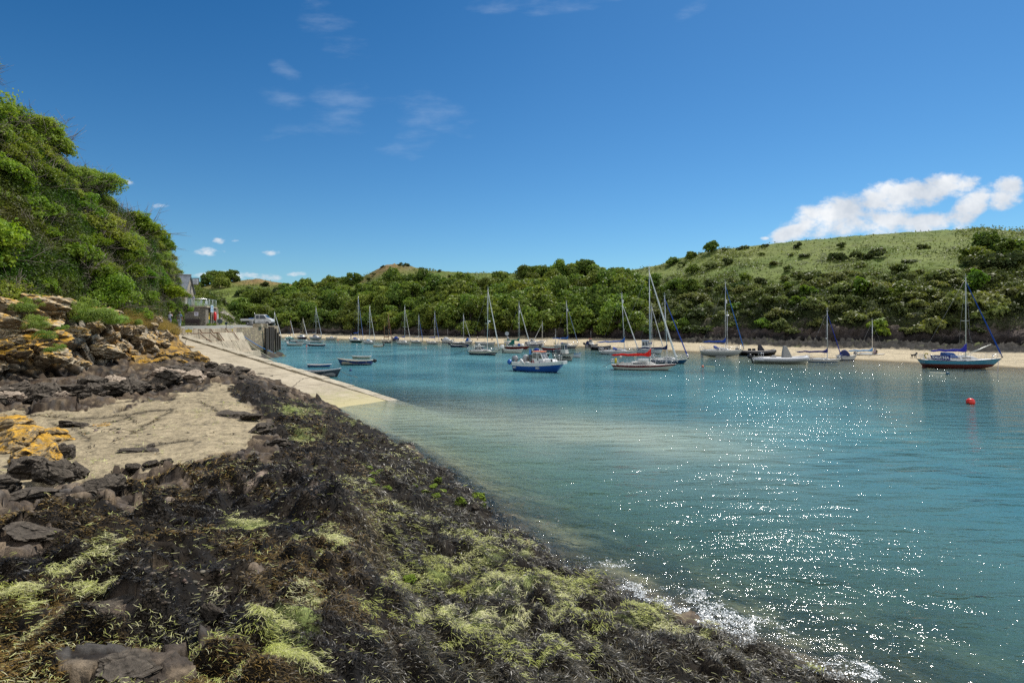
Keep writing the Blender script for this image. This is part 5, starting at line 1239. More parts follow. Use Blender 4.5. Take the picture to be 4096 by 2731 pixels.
def yacht(lb, px, wy, hd, mast, top=WHITE, band=None, anti=NAVY, rub=None, deck=WHITE, cover=None, boom=True, hood=None, furl=(.62, .63, .62), br=.33, zA=.08, band_h=(.28, .2), lift=0., fbk=1., cabin=(.55, -.14, .27, .07), wins=3, spread=(.5,), detail=2, radar=None, reflector=None, rake_m=0., tr=.62, bowrake=.13, furl_r=None, dodger=None, keel=False, rudder=False, boomz=.95, frac=.96, boom_len=None, boom_up=0., winmat=None, mastmat=None, back=True, name='sailing_yacht', pil=None, wheel=None, draft=.05, vee=.42):
    o, L = boat_root(lb, 'yacht', px, wy, hd, br, bowrake, tr, name, 'boats moored in the harbour', lift)
    B = L * br; H = Hull(L, B, .098 * L * fbk, .092 * L * fbk, .125 * L * fbk, draft * L, tr, bowrake, .03, 2.2, vee)
    H.build(o, P(top), P(band or top), P(anti, .6), P(rub or (.3, .26, .2)), zA, band_h[0], band_h[1], P(deck, .5))
    if keel:
        k = MB()
        for side in (-1, 1):
            k.loft([[Vector((x, side * (B * y_), z)) for x, y_ in ((-.1 * L * q, .2 + .02), (.13 * L * q, .2), (.1 * L * q, .17), (-.12 * L * q, .18))] for q, z in ((1.1, -.02 * L - .08), (.9, -.75))], 0, True, True, False)
        k.build('bilge_keels', P(anti, .6), o)
    if rudder: MB().hexa([(-.5 * L, -.03, -.62), (-.42 * L, -.03, -.62), (-.42 * L, .03, -.62), (-.5 * L, .03, -.62)], [(-.49 * L, -.03, .12), (-.43 * L, -.03, .12), (-.43 * L, .03, .12), (-.49 * L, .03, .12)]).build('rudder', P(anti, .6), o)
    wf, c0, c1, ch = cabin; zd = H.sheer(.45) - .02
    b4, t4 = trunk(c0 * L, c1 * L, wf * B / 2, wf * B * .28, zd - .02, zd + ch * L, .06, .10 * L, .1, H.sheer(.75) - .02)
    MB().hexa(b4, t4).build('coachroof', P(deck, .45), o, .05)
    wn = MB()
    for i in range(wins):
        u0 = .08 + i * .8 / max(1, wins); 
        for sd in (0, 2):
            ua, ub = (u0, u0 + .62 / max(1, wins)) if sd == 0 else (1 - u0 - .62 / max(1, wins), 1 - u0)
            wn.quad(*hexwin(b4, t4, sd, ua, ub, .34, .78))
    wn.build('cabin_window', winmat or DARKG, o)
    hb = MB(); hb.box(((c0 + c1) * .5 * L, 0, t4[0][2] + .04), (.07 * L, .3, .07)); hb.box(((c0 + .12) * L, 0, t4[0][2] + .045), (.1 * L, .45, .08)); hb.build('hatch', P(LGREY if deck == WHITE else deck), o, .02)
    # cockpit coamings, well and tiller
    ck = MB(); zc = H.sheer(.2)
    for side in (-1, 1): ck.hexa([(-.44 * L, side * B * .3 - .05, zc - .05), (c0 * L, side * B * .3 - .05, zd - .02), (c0 * L, side * B * .3 + .05, zd - .02), (-.44 * L, side * B * .3 + .05, zc - .05)], [(-.44 * L, side * B * .28 - .04, zc + .16), (c0 * L, side * B * .28 - .04, zd + .26), (c0 * L, side * B * .28 + .04, zd + .26), (-.44 * L, side * B * .28 + .04, zc + .16)])
    ck.build('cockpit_coaming', P(deck, .45), o)
    MB().box((-.3 * L, 0, zc + .01), (.26 * L, B * .42, .05)).build('cockpit_sole', P((.25, .22, .17), .7), o)
    MB().tube([(-.43 * L, 0, zc + .1), (-.3 * L, 0, zc + .35)], .025, 5).build('tiller', WOOD, o)
    if hood: sprayhood(o, c0 * L - .22 * .1 * L, (c0 + .1) * L, wf * B * .5, t4[0][2] - .05, .075 * L, hood)
    if mast:
        mx = loc_x(o, mast[0], 3.); zt = z_at(o, mx, mast[1])
        bl = boom_len or min(.42 * L, mx + .46 * L)
        mast_rig(o, H, mx, zt, t4[0][2] if mx > c0 * L else zd, mastmat, spread, furl, furl_r or max(.05, L * .0075), boom or None, cover, bl, rake_m, .055, radar, boom_up, reflector, frac, boomz=boomz, back=back)
    if detail > 0: pulpit(o, H, True); pulpit(o, H, False)
    if detail > 1: rails(o, H, .1, .88, 6, .55)
    if dodger: dodger(o, H, L, B)
    return o, H, L
def open_boat(lb, px, wy, hd, top=WHITE, anti=BLACK, inner=(.42, .40, .34), rub=None, band=None, br=.36, fb=(.5, .42, .62), tr=.62, rake=.1, thw=3, motor=None, tilt=.0, fenders=0, name='dinghy', lbm=None, ms=1., z=0., group='small boats and tenders afloat', oars=False, zA=.05, full=2.4, blunt=0., vee=.42):
    o, L = boat_root(lb, 'dinghy', px, wy, hd, br, rake, tr, name, group, z)
    B = L * br; k = min(1.25, max(.7, L / 4.2)); H = Hull(L, B, fb[0] * k, fb[1] * k, fb[2] * k, .13, tr, rake, .02, full, vee, blunt)
    H.build(o, P(top, .4), P(band or top, .4), P(anti, .6), P(rub or LGREY, .5), zA, .16, .1, P(inner, .6), True, inner=P(inner, .6), n=15)
    for i in range(thw):
        t = .14 + .26 * i; w = H.half(t) - .07; th = MB(); th.box(((t - .5) * L, 0, H.sheer(t) - .16 * k), (.26, w * 2, .04)); th.build('thwart', WOOD if i % 2 else P(inner, .5), o)
    if motor: outboard(o, -L / 2 - .05, 0, H.sheer(0) - .1, motor, tilt, ms)
    for i in range(fenders):
        x = (-.46, .02, .36)[i % 3] * L; p = H.skin(x, H.sheer(H.atx(x)) - .15, -1, .09)
        fender(o, p - Vector((.2, 0, 0)), p + Vector((.2, 0, .02)), .085)
    if oars:
        for s_ in (-1, 1): MB().tube([(-.3 * L, s_ * .3, H.sheer(.3) - .05), (.32 * L, s_ * .12, H.sheer(.7) - .02)], .025, 5).build('oar', WOOD, o)
    return o, H, L
def cabin_boat(lb, px, wy, hd, top=WHITE, band=None, anti=NAVY, rub=None, deck=WHITE, br=.36, fb=(.75, .72, 1.0), tr=.88, rake=.16, house=None, canopy=None, motor=WHITE, roof=None, wins=True, name='motor_boat', tilt=.3, aerial=False, cat='motor boat', detail=1, band_h=(.3, .14), zA=.06, z=0., full=2.8, pil=(.02, .02), mats=None, blunt=0., vee=.36, ms=1.15):
    """house = (x0, x1, width, height, slope aft, slope fore) as fractions of length and beam, height in metres"""
    o, L = boat_root(lb, cat, px, wy, hd, br, rake, tr, name, 'boats moored in the harbour', z)
    B = L * br; k = min(1.3, max(.75, L / 6)); H = Hull(L, B, fb[0] * k, fb[1] * k, fb[2] * k, .2, tr, rake, .0, full, vee, blunt)
    H.build(o, P(top), P(band or top), P(anti, .6), P(rub or GREY), zA, band_h[0] * k, band_h[1] * k, P(deck, .5))
    if house:
        x0, x1, w, h, sa, sf = house; zd = H.sheer(.6) - .04
        b4, t4 = trunk(x0 * L, x1 * L, w * B / 2, w * B * .42, zd, zd + h, sa, sf, .1, H.sheer(H.atx(x1 * L)) - .04)
        MB().hexa(b4, t4).build('wheelhouse' if h > .8 else 'cuddy', P(deck, .4), o, .04)
        if wins:
            wn = MB()
            for sd, a in ((0, [(.1, .46), (.54, .9)]), (2, [(.1, .46), (.54, .9)]), (1, [(.08, .47), (.53, .92)])):
                for u0, u1 in a: wn.quad(*hexwin(b4, t4, sd, u0, u1, .45 if h > .8 else .3, .88))
            wn.build('window', DARKG, o)
        if roof: MB().box(((t4[0][0] + t4[1][0]) / 2, 0, t4[0][2] + .04), (t4[1][0] - t4[0][0] + .25, (t4[3][1] - t4[0][1]) + .2, .08)).build('roof', P(roof, .5), o, .03)
    ck = MB(); zc = H.sheer(.15)
    for s_ in (-1, 1): ck.box((-.25 * L, s_ * B * .4 * tr, zc + .06), (.44 * L, .08, .16))
    ck.build('cockpit_coaming', P(deck), o); MB().box((-.26 * L, 0, zc + .012), (.4 * L, B * .6, .04)).build('cockpit_sole', P((.2, .2, .19), .7), o)
    if canopy:
        col, x0, x1, h = canopy; zd = H.sheer(.5) - .02; rings = []
        for i in range(7):
            t = i / 6; x = (x0 + (x1 - x0) * t) * L; hh = h * (math.sin(math.pi * (.12 + .8 * t)) ** .6)
            rings.append([Vector((x, -B * .42 * math.cos(a), zd + hh * max(.02, math.sin(a)) ** .7)) for a in [math.pi * j / 8 for j in range(9)]])
        MB().loft(rings, 0, False, True).build('canopy', CL(col), o)
    if motor: outboard(o, -L / 2 - .06, 0, H.sheer(0) - .1, motor, tilt, ms)
    if aerial: MB().tube([(-.05 * L, .2, H.sheer(.5) + .5), (-.07 * L, .2, H.sheer(.5) + 3.0)], .014, 4).build('aerial', P(WHITE), o)
    if detail: pulpit(o, H, True, .4)
    return o, H, L
def rib(lb, px, wy, hd, tube=BLACK, hull=WHITE, motor=BLACK, covers=(), arch=False, br=.38, stripe=None, seats=0):
    o, L = boat_root(lb, 'inflatable boat', px, wy, hd, br, .02, .8, 'inflatable_boat', 'boats moored in the harbour')
    B = L * br; r = max(.2, .042 * L); pts = []
    for i in range(25):
        a = i / 24; u = abs(a - .5) * 2
        x = L * .5 - r - (u ** 2.2) * (L - r * 1.4) if u > 0 else L * .5 - r
        y = (B / 2 - r) * (1 - (1 - min(1, u * 2.4)) ** 2.2) * (-1 if a < .5 else 1)
        pts.append(Vector((x, y, .42 + .26 * max(0, 1 - u * 1.6) + .1)))
    b = MB(); b.tube(pts, [r * .35] + [r * .9] + [r] * 21 + [r * .9] + [r * .35], 10); b.build('tube', P(tube, .55), o)
    k = MB()
    for s_ in (-1, 1): k.tube([p + Vector((0, (r + .004) * (-1 if p.y < 0 else 1) * .96, -.05)) for p in (pts[1:12] if s_ < 0 else pts[13:24])], .03, 5)
    k.build('rubbing_strake', P(stripe or GREY), o)
    H = Hull(L * .94, B * .72, .42, .42, .58, .2, .9, .06, 0, 2.6, .8); H.build(o, P(hull), P(hull), P(hull), P(hull), .05, .2, .1, P(LGREY, .7))
    outboard(o, -L / 2 + .12, 0, .55, motor, .35, 1.35)
    for x, w, ln_, h, col, tip in covers:
        rings = [[Vector((x * L + ln_ * L * (q * e[0]) + tip * t, w * B * q * e[1], .5 + h * t)) for e in ((-.5, -.5), (.5, -.5), (.62, 0), (.5, .5), (-.5, .5))] for t, q in ((0, 1), (.5, .72), (.9, .4), (1, .25))]
        MB().loft(rings, 0, True, True, False).build('console_cover', CL(col), o, .03)
    if seats:
        for i in range(seats): MB().box((-.2 * L + i * .11 * L, 0, .85), (.1 * L, .3, .5), 0, 0, .8, .8).build('jockey_seat', P(BLACK, .6), o, .05)
    if arch:
        a = MB()
        for dx in (0, .22):
            a.tube([(-.36 * L + dx, -B * .34, .6), (-.34 * L + dx, -B * .3, 1.35), (-.34 * L + dx, B * .3, 1.35), (-.36 * L + dx, B * .34, .6)], .03, 6)
        a.build('arch', STEEL, o)
    return o
# ---------------------------------------------------------------- the left-hand far moorings
yacht('white yacht mostly hidden behind the end of the stone quay', (1082, 1126), 1359, -40, (1098, 1248), detail=1, furl_r=.07, frac=1.)
yacht('small turquoise sailing boat aground beside the quay end, bare brown mast', (1139, 1177), 1357, -42, (1162, 1280), (.42, .66, .62), anti=(.2, .4, .4), deck=(.5, .72, .68), cover=NAVY, detail=1, mastmat=WOOD, wins=2, furl_r=.08)
yacht('navy sailing boat with white wheelhouse and stern frame, near the quay', (1188, 1229), 1355, -45, (1212, 1273), NAVY, anti=ANTIRED, deck=WHITE, cabin=(.62, -.2, .2, .13), detail=2, zA=.25, wins=2, mastmat=P((.5, .42, .26)), furl_r=.08)
yacht('blue hulled yacht with grey bottom and white deck, aground by the sand', (1237, 1287), 1361, -45, (1264, 1230), ROYAL, (.6, .6, .58), (.4, .4, .37), cover=None, hood=NAVY, zA=.55, lift=.15, fbk=1.15, furl=(.45, .5, .56))
o, H, L = cabin_boat('white speedboat with dark windscreen aground in the far shallows', (1302, 1349), 1357, -30, house=(-.1, .2, .6, .45, .1, 1.0), motor=None, fb=(.7, .7, .85))
yv, H, L = yacht('tall white yacht with dark green bottom and bright blue cockpit cover', (1396, 1453), 1371, -42, (1433, 1185), WHITE, None, (.008, .04, .032), cover=ROYAL, hood=ROYAL, zA=.42, lift=.1, fbk=1.15, furl=(.12, .2, .42), spread=(.45,), boomz=1.5)
yacht('white yacht with pale canopy and navy gunwale line, right of the tall one', (1452, 1500), 1376, -50, (1479, 1227), WHITE, None, BLACK, rub=NAVY, hood=(.25, .4, .5), cover=None, fbk=1.05, spread=(.55,))
k, H, L = yacht('black ketch with two varnished masts and brown furled sails', (1527, 1567), 1372, -44, (1554, 1260), BLACK, None, ANTIRED, deck=(.5, .46, .38), cover=(.25, .10, .06), furl=(.3, .14, .1), mastmat=WOOD, fbk=.95, detail=2, boom_len=2.2)
mx = loc_x(k, 1537, 2.5); MB().tube([(mx, 0, .8), (mx, 0, z_at(k, mx, 1303))], [.06, .045], 7).build('mizzen_mast', WOOD, k)
open_boat('tan open dinghy with black outboard, in clear water before the ketch', (1491, 1532), 1388, -155, TAN, (.2, .13, .05), (.45, .33, .16), motor=BLACK, ms=1.0, thw=2)
cabin_boat('small dark boat under a bright blue tarpaulin on the far sand', (1568, 1598), 1361, -30, NAVY, house=None, canopy=(ROYAL, -.3, .35, .6), motor=BLACK, detail=0)
yacht('white yacht with blue sail bundle at the mast foot and red waterline', (1585, 1642), 1377, -42, (1619, 1227), WHITE, None, ANTIRED, cover=ROYAL, hood=None, furl=(.6, .58, .55), spread=(.4,), fbk=1.15, boom_len=1.2)
yacht('small white yacht with blue furled jib, tucked near the sand', (1642, 1691), 1371, -38, (1675, 1263), WHITE, None, BLACK, furl=(.1, .18, .42), spread=(.45,), detail=1)
yacht('small white yacht with navy waterline stripe and blue mast base cover', (1706, 1757), 1375, -35, (1739, 1250), WHITE, NAVY, ANTIRED, cover=ROYAL, furl=(.15, .22, .45), spread=(.48,), band_h=(.55, .4), detail=1, boom_len=2.)
cabin_boat('covered white cruiser with raised aerial on the middle of the sand', (1766, 1817), 1370, -28, house=(-.1, .25, .7, .6, .3, .8), canopy=((.55, .55, .55), -.42, .05, .9), motor=BLACK, aerial=True)
yacht('white sailing boat with black topsides band, behind the navy launch', (1806, 1885), 1378, -22, (1854, 1260), (.62, .64, .64), BLACK, GREY, rub=BLACK, band_h=(.42, .08), wins=1, cabin=(.5, -.1, .25, .05), spread=(.5,), furl=(.6, .6, .58), detail=1, fbk=.9)
open_boat('navy open launch with pale gunwale and outboard, in front of the black topped boat', (1802, 1878), 1389, -12, NAVY, NAVY, (.3, .28, .25), motor=BLACK, br=.3, name='launch', tilt=.5, ms=1.2, fb=(.6, .5, .85))
cabin_boat('tiny cuddy boat with blue hood beside the black topped boat', (1858, 1892), 1373, -40, house=(-.05, .25, .7, .6, .2, .6), canopy=(MIDB, -.35, .0, .85), motor=None, detail=0)
open_boat('long grey rowing gig lying stern-on to the sand behind the cream motor sailer', (1902, 1983), 1380, -8, (.42, .44, .44), (.1, .2, .26), (.3, .32, .32), br=.2, name='rowing_gig', fb=(.62, .5, .7), thw=4, motor=None)
open_boat('pale pontoon dinghy half hidden behind the cream motor sailer mast', (1898, 1945), 1373, -10, (.6, .62, .62), GREY, LGREY, thw=2)
# ---------------------------------------------------------------- cream motor sailer
o, H, L = yacht('large cream motor sailer with white wheelhouse and navy hull band', (1870, 1996), 1421, -33, (1949, 1155), CREAM, NAVY, (.02, .05, .06), rub=(.05, .06, .08), deck=(.68, .66, .6), cabin=(.6, -.16, .32, .05), wins=2, band_h=(.5, .3), furl=(.66, .66, .64), furl_r=.085, spread=(.43,), radar=.46, fbk=1.2, bowrake=.15, boom=None, tr=.72, rake_m=-.15, zA=.18)
b4, t4 = trunk(-.27 * L, .06 * L, .27 * H.B * 1.15, .25 * H.B, H.sheer(.4), H.sheer(.4) + .145 * L, .25, .75, .15)
MB().hexa(b4, t4).build('wheelhouse', P((.68, .66, .6), .4), o, .06)
wn = MB()
for sd, a in ((0, [(.06, .3), (.36, .6), (.66, .92)]), (2, [(.08, .34), (.4, .64), (.7, .94)]), (1, [(.06, .48), (.52, .94)])):
    for u0, u1 in a: wn.quad(*hexwin(b4, t4, sd, u0, u1, .42, .86))
wn.build('wheelhouse_window', DARKG, o)
MB().box((-.12 * L, 0, t4[0][2] + .04), (.28 * L, H.B * .46, .07)).build('wheelhouse_roof', P((.7, .68, .62)), o, .03)
MB().tube([(-.14 * L, -.4, t4[0][2] + .08), (-.14 * L, -.3, t4[0][2] + .32), (-.14 * L, .1, t4[0][2] + .38), (-.14 * L, .3, t4[0][2] + .1)], .07, 6).build('horseshoe_buoy', P(WHITE), o)
MB().tube([(-.41 * L, -.32 * H.B, H.sheer(.1)), (-.3 * L, -.3 * H.B, H.sheer(.1) + .95), (-.3 * L, .3 * H.B, H.sheer(.1) + .95), (-.41 * L, .32 * H.B, H.sheer(.1))], .03, 5).build('cockpit_frame', STEEL, o)
# ---------------------------------------------------------------- centre group
o, H, L = yacht('dark red yacht with green sail cover and green cockpit screen', (2017, 2120), 1396, -22, (2076, 1214), MAROON, None, MAROON, rub=(.5, .45, .42), cover=(.01, .16, .12), hood=None, furl=(.66, .66, .64), furl_r=.08, reflector=.79, spread=(.52,), boom_len=3.4, fbk=1.05, cabin=(.58, -.16, .24, .065))
MB().hexa([(-.4 * L, -.28 * H.B, H.sheer(.1)), (-.12 * L, -.28 * H.B, H.sheer(.3)), (-.12 * L, .28 * H.B, H.sheer(.3)), (-.4 * L, .28 * H.B, H.sheer(.1))], [(-.2 * L, -.1, H.sheer(.2) + 1.25), (-.1 * L, -.1, H.sheer(.3) + 1.15), (-.1 * L, .1, H.sheer(.3) + 1.15), (-.2 * L, .1, H.sheer(.2) + 1.25)]).build('cockpit_screen', CL((.008, .11, .09)), o)
MB().ell((-.45 * L, -.3 * H.B, H.sheer(0) + .35), (.1, .1, .32)).build('danbuoy', P((.55, .42, .04)), o)
g = MB(); gz = H.sheer(0); g.tube([(-.44 * L, .2 * H.B, gz), (-.44 * L, .2 * H.B, gz + 2.4)], .03, 6)
g.build('generator_post', STEEL, o); MB().disc((-.44 * L - .05, .2 * H.B, gz + 2.55), (.4, -1, .1), .42, .04, 14).build('wind_generator', P((.35, .36, .37), .4), o)
MB().ell((.26 * L, -.1 * H.B, H.sheer(.8) + .2), (.4, .4, .3)).build('fender_ball', P(WHITE), o)
MB().ell((.12 * L, -.12 * H.B, H.sheer(.7) + .3), (.32, .25, .28)).build('blue_cover', CL(MIDB), o)
cabin_boat('small white wheelhouse boat showing behind the stern of the dark red yacht', (2016, 2056), 1377, -25, house=(-.2, .15, .7, 1.2, .1, .5), motor=None)
open_boat('white open fishing boat with domed white outboard, moored before the dark red yacht', (2013, 2092), 1413, -14, (.56, .55, .47), (.05, .05, .045), (.5, .5, .46), br=.34, fb=(.85, .72, 1.0), motor=WHITE, name='fishing_boat', ms=1.7, tilt=.1, tr=.85)
cabin_boat('white motor cruiser with canvas roof, aground behind the navy runabout', (2098, 2174), 1378, -18, rub=MIDB, house=(-.2, .15, .7, .7, .2, .9), roof=LGREY, motor=None, aerial=False)
cabin_boat('navy and white runabout with small windscreen beside the dark red yacht', (2108, 2180), 1386, -12, WHITE, NAVY, NAVY, house=(-.05, .12, .6, .5, .1, .4), motor=BLACK, band_h=(.42, .1))
o, H, L = yacht('white sailing boat facing left with bare mast, behind the runabout', (2135, 2190), 1372, 205, (2169, 1290), WHITE, furl=(.66, .66, .64), spread=(.5,), boom=None, detail=1)
o, H, L = yacht('white yacht with blue sprayhood and blue sail cover over navy bottom', (2215, 2312), 1391, -22, (2272, 1208), WHITE, None, NAVY, cover=(.015, .10, .36), hood=ROYAL, furl=(.2, .27, .4), reflector=.8, spread=(.38,), zA=.22, fbk=1.1, boom_len=3.6, rake_m=.35, boomz=1.15)
MB().ell((-.44 * L, -.3 * H.B, H.sheer(0) + .4), (.14, .14, .26)).build('yellow_lifebuoy', P((.6, .45, .03)), o)
cabin_boat('small white cabin boat with orange roof and navy band on the waterline', (2340, 2393), 1389, -25, WHITE, NAVY, NAVY, house=(-.2, .22, .75, 1.25, .1, .7), roof=ORANGE, motor=BLACK, canopy=(NAVY, -.46, -.14, .9), aerial=True, band_h=(.35, .12))
rib('black inflatable boat with large outboard beside the orange roofed cabin boat', (2360, 2445), 1400, -18, BLACK, BLACK, BLACK)
o, H, L = open_boat('dark red workboat with pale blue inside, behind the grey cabin boat', (2166, 2262), 1408, -20, MAROON, (.05, .16, .22), (.12, .25, .3), (.35, .42, .42), br=.3, fb=(.9, .75, 1.0), motor=BLACK, name='workboat', tilt=.6)
MB().ell((-.42 * L, -.5, H.sheer(0) + .3), (.14, .14, .3)).build('white_float', P((.7, .62, .58)), o)
MB().tube([(.1 * L, .3, .6), (.1 * L, .3, 4.2)], .022, 5).build('aerial', P(LGREY), o)
# ---- M660
o, H, L = cabin_boat('grey fishing boat lettered M660 with black framed wheelhouse, bow towards us', (2206, 2296), 1442, -52, (.46, .45, .38), BLACK, (.02, .03, .02), BLACK, (.55, .54, .48), br=.36, fb=(1.15, 1.1, 1.5), house=(-.06, .22, .62, 1.5, .05, .45), roof=BLACK, motor=BLACK, band_h=(.14, .05), name='fishing_boat', rake=.12, full=2.4, detail=0)
lettering('M660', .5, lambda u, v: H.skin(.27 * L + u, H.sheer(.8) - .52 + v, -1, .03), BLK, o, .012, name='registration_lettering')
s = MB()
for i in range(4):
    x = -.17 * L + i * .28; z0, z1 = .35, 1.1
    s.quad(H.skin(x - .12, z0, -1, .02), H.skin(x - .02, z0, -1, .02), H.skin(x + .12, z1, -1, .02), H.skin(x + .02, z1, -1, .02))
s.build('side_stripes', BLK, o)
m = MB()
m.box((-.2 * L, 0, H.sheer(.3) + .35), (.7, .8, .6)); m.box((-.33 * L, .3, H.sheer(.2) + .3), (.5, .5, .5)); m.build('engine_box', P((.1, .1, .11), .6), o, .05)
MB().tube([(-.3 * L, -.4, 1.1), (-.34 * L, -.42, 3.6)], .02, 5).tube([(-.25 * L, .5, 1.1), (-.3 * L, .5, 3.1)], .02, 5).tube([(-.4 * L, 0, 1.1), (-.25 * L, 0, 2.9)], .03, 5).build('poles', P((.5, .5, .5)), o)
open_boat('pale blue and white dinghy whose bow shows right of the grey M660 boat', (2262, 2326), 1430, -24, (.5, .56, .6), (.05, .05, .06), (.5, .53, .55), (.05, .16, .34), br=.34, fb=(.9, .75, 1.05))
o, H, L = cabin_boat('dark hulled boat with white stern rails hidden behind the blue M9 boat', (2128, 2200), 1434, -30, BLACK, (.55, .55, .55), BLACK, (.5, .5, .5), house=None, motor=BLACK, fb=(1., .95, 1.2), band_h=(.25, .05), detail=0)
rails(o, H, .02, .5, 4, .6, P(WHITE), .03); MB().ell((-.2 * L, -.4, 1.3), (.45, .3, .22)).build('blue_tarpaulin', CL(ROYAL), o)
# ---- M9
o, H, L = cabin_boat('royal blue fishing boat lettered M9 with white wheelhouse and orange roof', (2046, 2257), 1489, -31, MIDB, (.62, .62, .6), (.01, .02, .05), WHITE, (.64, .63, .6), br=.34, fb=(1.02, 1.0, 1.32), house=None, motor=None, band_h=(.36, .3), name='fishing_boat', full=4.2, rake=.17, detail=0, blunt=.42, tr=.93, zA=.06, vee=.2)
WHT = P(WHITE); zs = lambda x: H.sheer(H.atx(x))
# the white moulding above the blue
b = MB(); ts = [i / 14 for i in range(15)]
for sd in (-1, 1):
    r_ = []
    for t in ts:
        p = H.pt(t, H.sheer(t) - .30, sd); q = H.pt(t, H.sheer(t), sd); r_.append([p + Vector((0, sd * .03, 0)), q + Vector((0, sd * .03, .06)), q + Vector((0, -sd * .16, .06)), p + Vector((0, -sd * .02, 0))])
    b.loft(r_ if sd > 0 else [x[::-1] for x in r_], 0, True, True, False)
p0, p1 = H.pt(1, H.sheer(1) - .3, -1), H.pt(1, H.sheer(1), -1)
b.box((p1.x + .03, 0, p1.z - .1), (.16, abs(p1.y) * 2 + .06, .34))
b.build('gunwale_moulding', WHT, o, .015)
x0, x1 = -.04 * L, .25 * L
b4, t4 = trunk(x0, x1, .45 * H.B, .42 * H.B, zs(0) - .05, zs(0) + 1.22, .06, .62, .17)
MB().hexa(b4, t4).build('wheelhouse', WHT, o, .04)
wn = MB()
for q in (hexwin(b4, t4, 0, .05, .42, .47, .93), hexwin(b4, t4, 0, .62, .95, .47, .93), hexwin(b4, t4, 2, .05, .4, .47, .93), hexwin(b4, t4, 2, .55, .95, .47, .93), hexwin(b4, t4, 1, .06, .47, .45, .93), hexwin(b4, t4, 1, .53, .94, .45, .93)): wn.quad(*q)
wn.quad(*hexwin(b4, t4, 0, .47, .57, .3, .88))
wn.build('window', glassy('wheelhouse_glass', (.10, .10, .09)), o)
MB().box(((t4[0][0] + t4[1][0]) / 2, 0, t4[0][2] + .05), (t4[1][0] - t4[0][0] + .3, H.B * .62, .1)).build('roof', P((.62, .17, .06), .5), o, .03)
c4, d4 = trunk(x1 - .1, .44 * L, .4 * H.B, .34 * H.B, zs(.3 * L) - .05, zs(.3 * L) + .34, 0, .3, .1)
MB().hexa(c4, d4).build('fore_cuddy', WHT, o, .05)
sgn = MB(); q = hexwin(b4, t4, 0, .62, 1.12, .04, .26, .02); sgn.quad(*q)
nb = sgn.build('name_board', P((.015, .04, .2)), o)
q2 = hexwin(b4, t4, 0, .645, 1.095, .07, .23, .028); MB().quad(*q2).build('name_panel', WHT, nb)
qa, qb, qd = Vector(q2[0]), Vector(q2[1]), Vector(q2[3]); ex, ey = (qb - qa).normalized(), (qd - qa).normalized(); cc_ = (Vector(q2[0]) + Vector(q2[2])) / 2; nn_ = ex.cross(ey) * .01
lettering("Liv 'n Dream", .17, lambda u, v: cc_ + ex * u + ey * v + nn_, P((.02, .05, .2)), nb, .002, .35, 'name_lettering')
dr = MB(); cd = Vector(hexwin(b4, t4, 0, .1, .2, .2, .3, .02)[0])
for i in range(9):
    a = i * .7; r0 = .16 + .07 * (i % 3); dr.add([cd, cd + Vector((math.cos(a) * r0, 0, math.sin(a) * r0)), cd + Vector((math.cos(a + .4) * r0 * .6, 0, math.sin(a + .4) * r0 * .6))], [(0, 2, 1), (0, 1, 2)])
dr.build('red_emblem', P((.5, .02, .02)), o)
for xx in (-.44 * L, .09 * L): lettering('M9', .36, lambda u, v, xx=xx: H.skin(xx + u, zs(xx) - .52 + v, -1, .035), P((.75, .75, .72)), o, .004, name='registration_lettering')
rl = MB()
for sd in (-1, 1):
    rl.tube([(.36 * L, sd * .3 * H.B, zs(.3 * L)), (.36 * L, sd * .3 * H.B, zs(.3 * L) + .72), (.46 * L, sd * .26 * H.B, zs(.4 * L) + .72), (.46 * L, sd * .26 * H.B, zs(.4 * L))], .022, 5)
rl.tube([(.5 * L, -.22 * H.B, zs(.5 * L)), (.51 * L, -.22 * H.B, zs(.5 * L) + .62), (.51 * L, .22 * H.B, zs(.5 * L) + .62), (.5 * L, .22 * H.B, zs(.5 * L))], .022, 5)
rl.build('bow_rail', STEEL, o)
sr = MB(); z_ = zs(-.4 * L)
for sd in (-1, 1): sr.tube([(-.47 * L, sd * .4 * H.B, z_ + .4), (-.2 * L, sd * .42 * H.B, z_ + .4)], .02, 5); [sr.tube([(x * L, sd * .41 * H.B, z_), (x * L, sd * .41 * H.B, z_ + .42)], .018, 5) for x in (-.46, -.38, -.29, -.21)]
sr.build('stern_rail', P((.04, .04, .045), .5), o)
outboard(o, -.5 * L - .1, -.5, z_ - .1, (.02, .12, .45), .75, 1.15)
outboard(o, -.5 * L - .05, .45, z_ - .05, (.3, .3, .31), .15, 1.5)
MB().ell((-.28 * L, .2, z_ + .55), (.36, .3, .34)).box((-.28 * L, .2, z_ + .2), (.6, .5, .4)).build('winch_cover', P((.4, .4, .4), .6), o)
fender(o, (-.3 * L, -.44 * H.B, z_ + .45), (-.2 * L, -.5 * H.B, z_ - .05), .13); fender(o, (-.17 * L, -.5 * H.B, z_ + .1), (-.08 * L, -.5 * H.B, z_ + .08), .12)
fl = MB(); fl.tube([(-.2 * L, .3, z_), (-.21 * L, .3, z_ + 1.5)], .02, 5); fl.quad((-.21 * L, .3, z_ + .7), (-.165 * L, .3, z_ + .75), (-.165 * L, .3, z_ + 1.45), (-.21 * L, .3, z_ + 1.5)); fl.build('marker_flag', CL((.12, .3, .65)), o)
MB().ell((.4 * L, -.42 * H.B, zs(.4 * L) + .2), (.1, .1, .14)).build('deck_lamp', BLK, o)
MBO = o
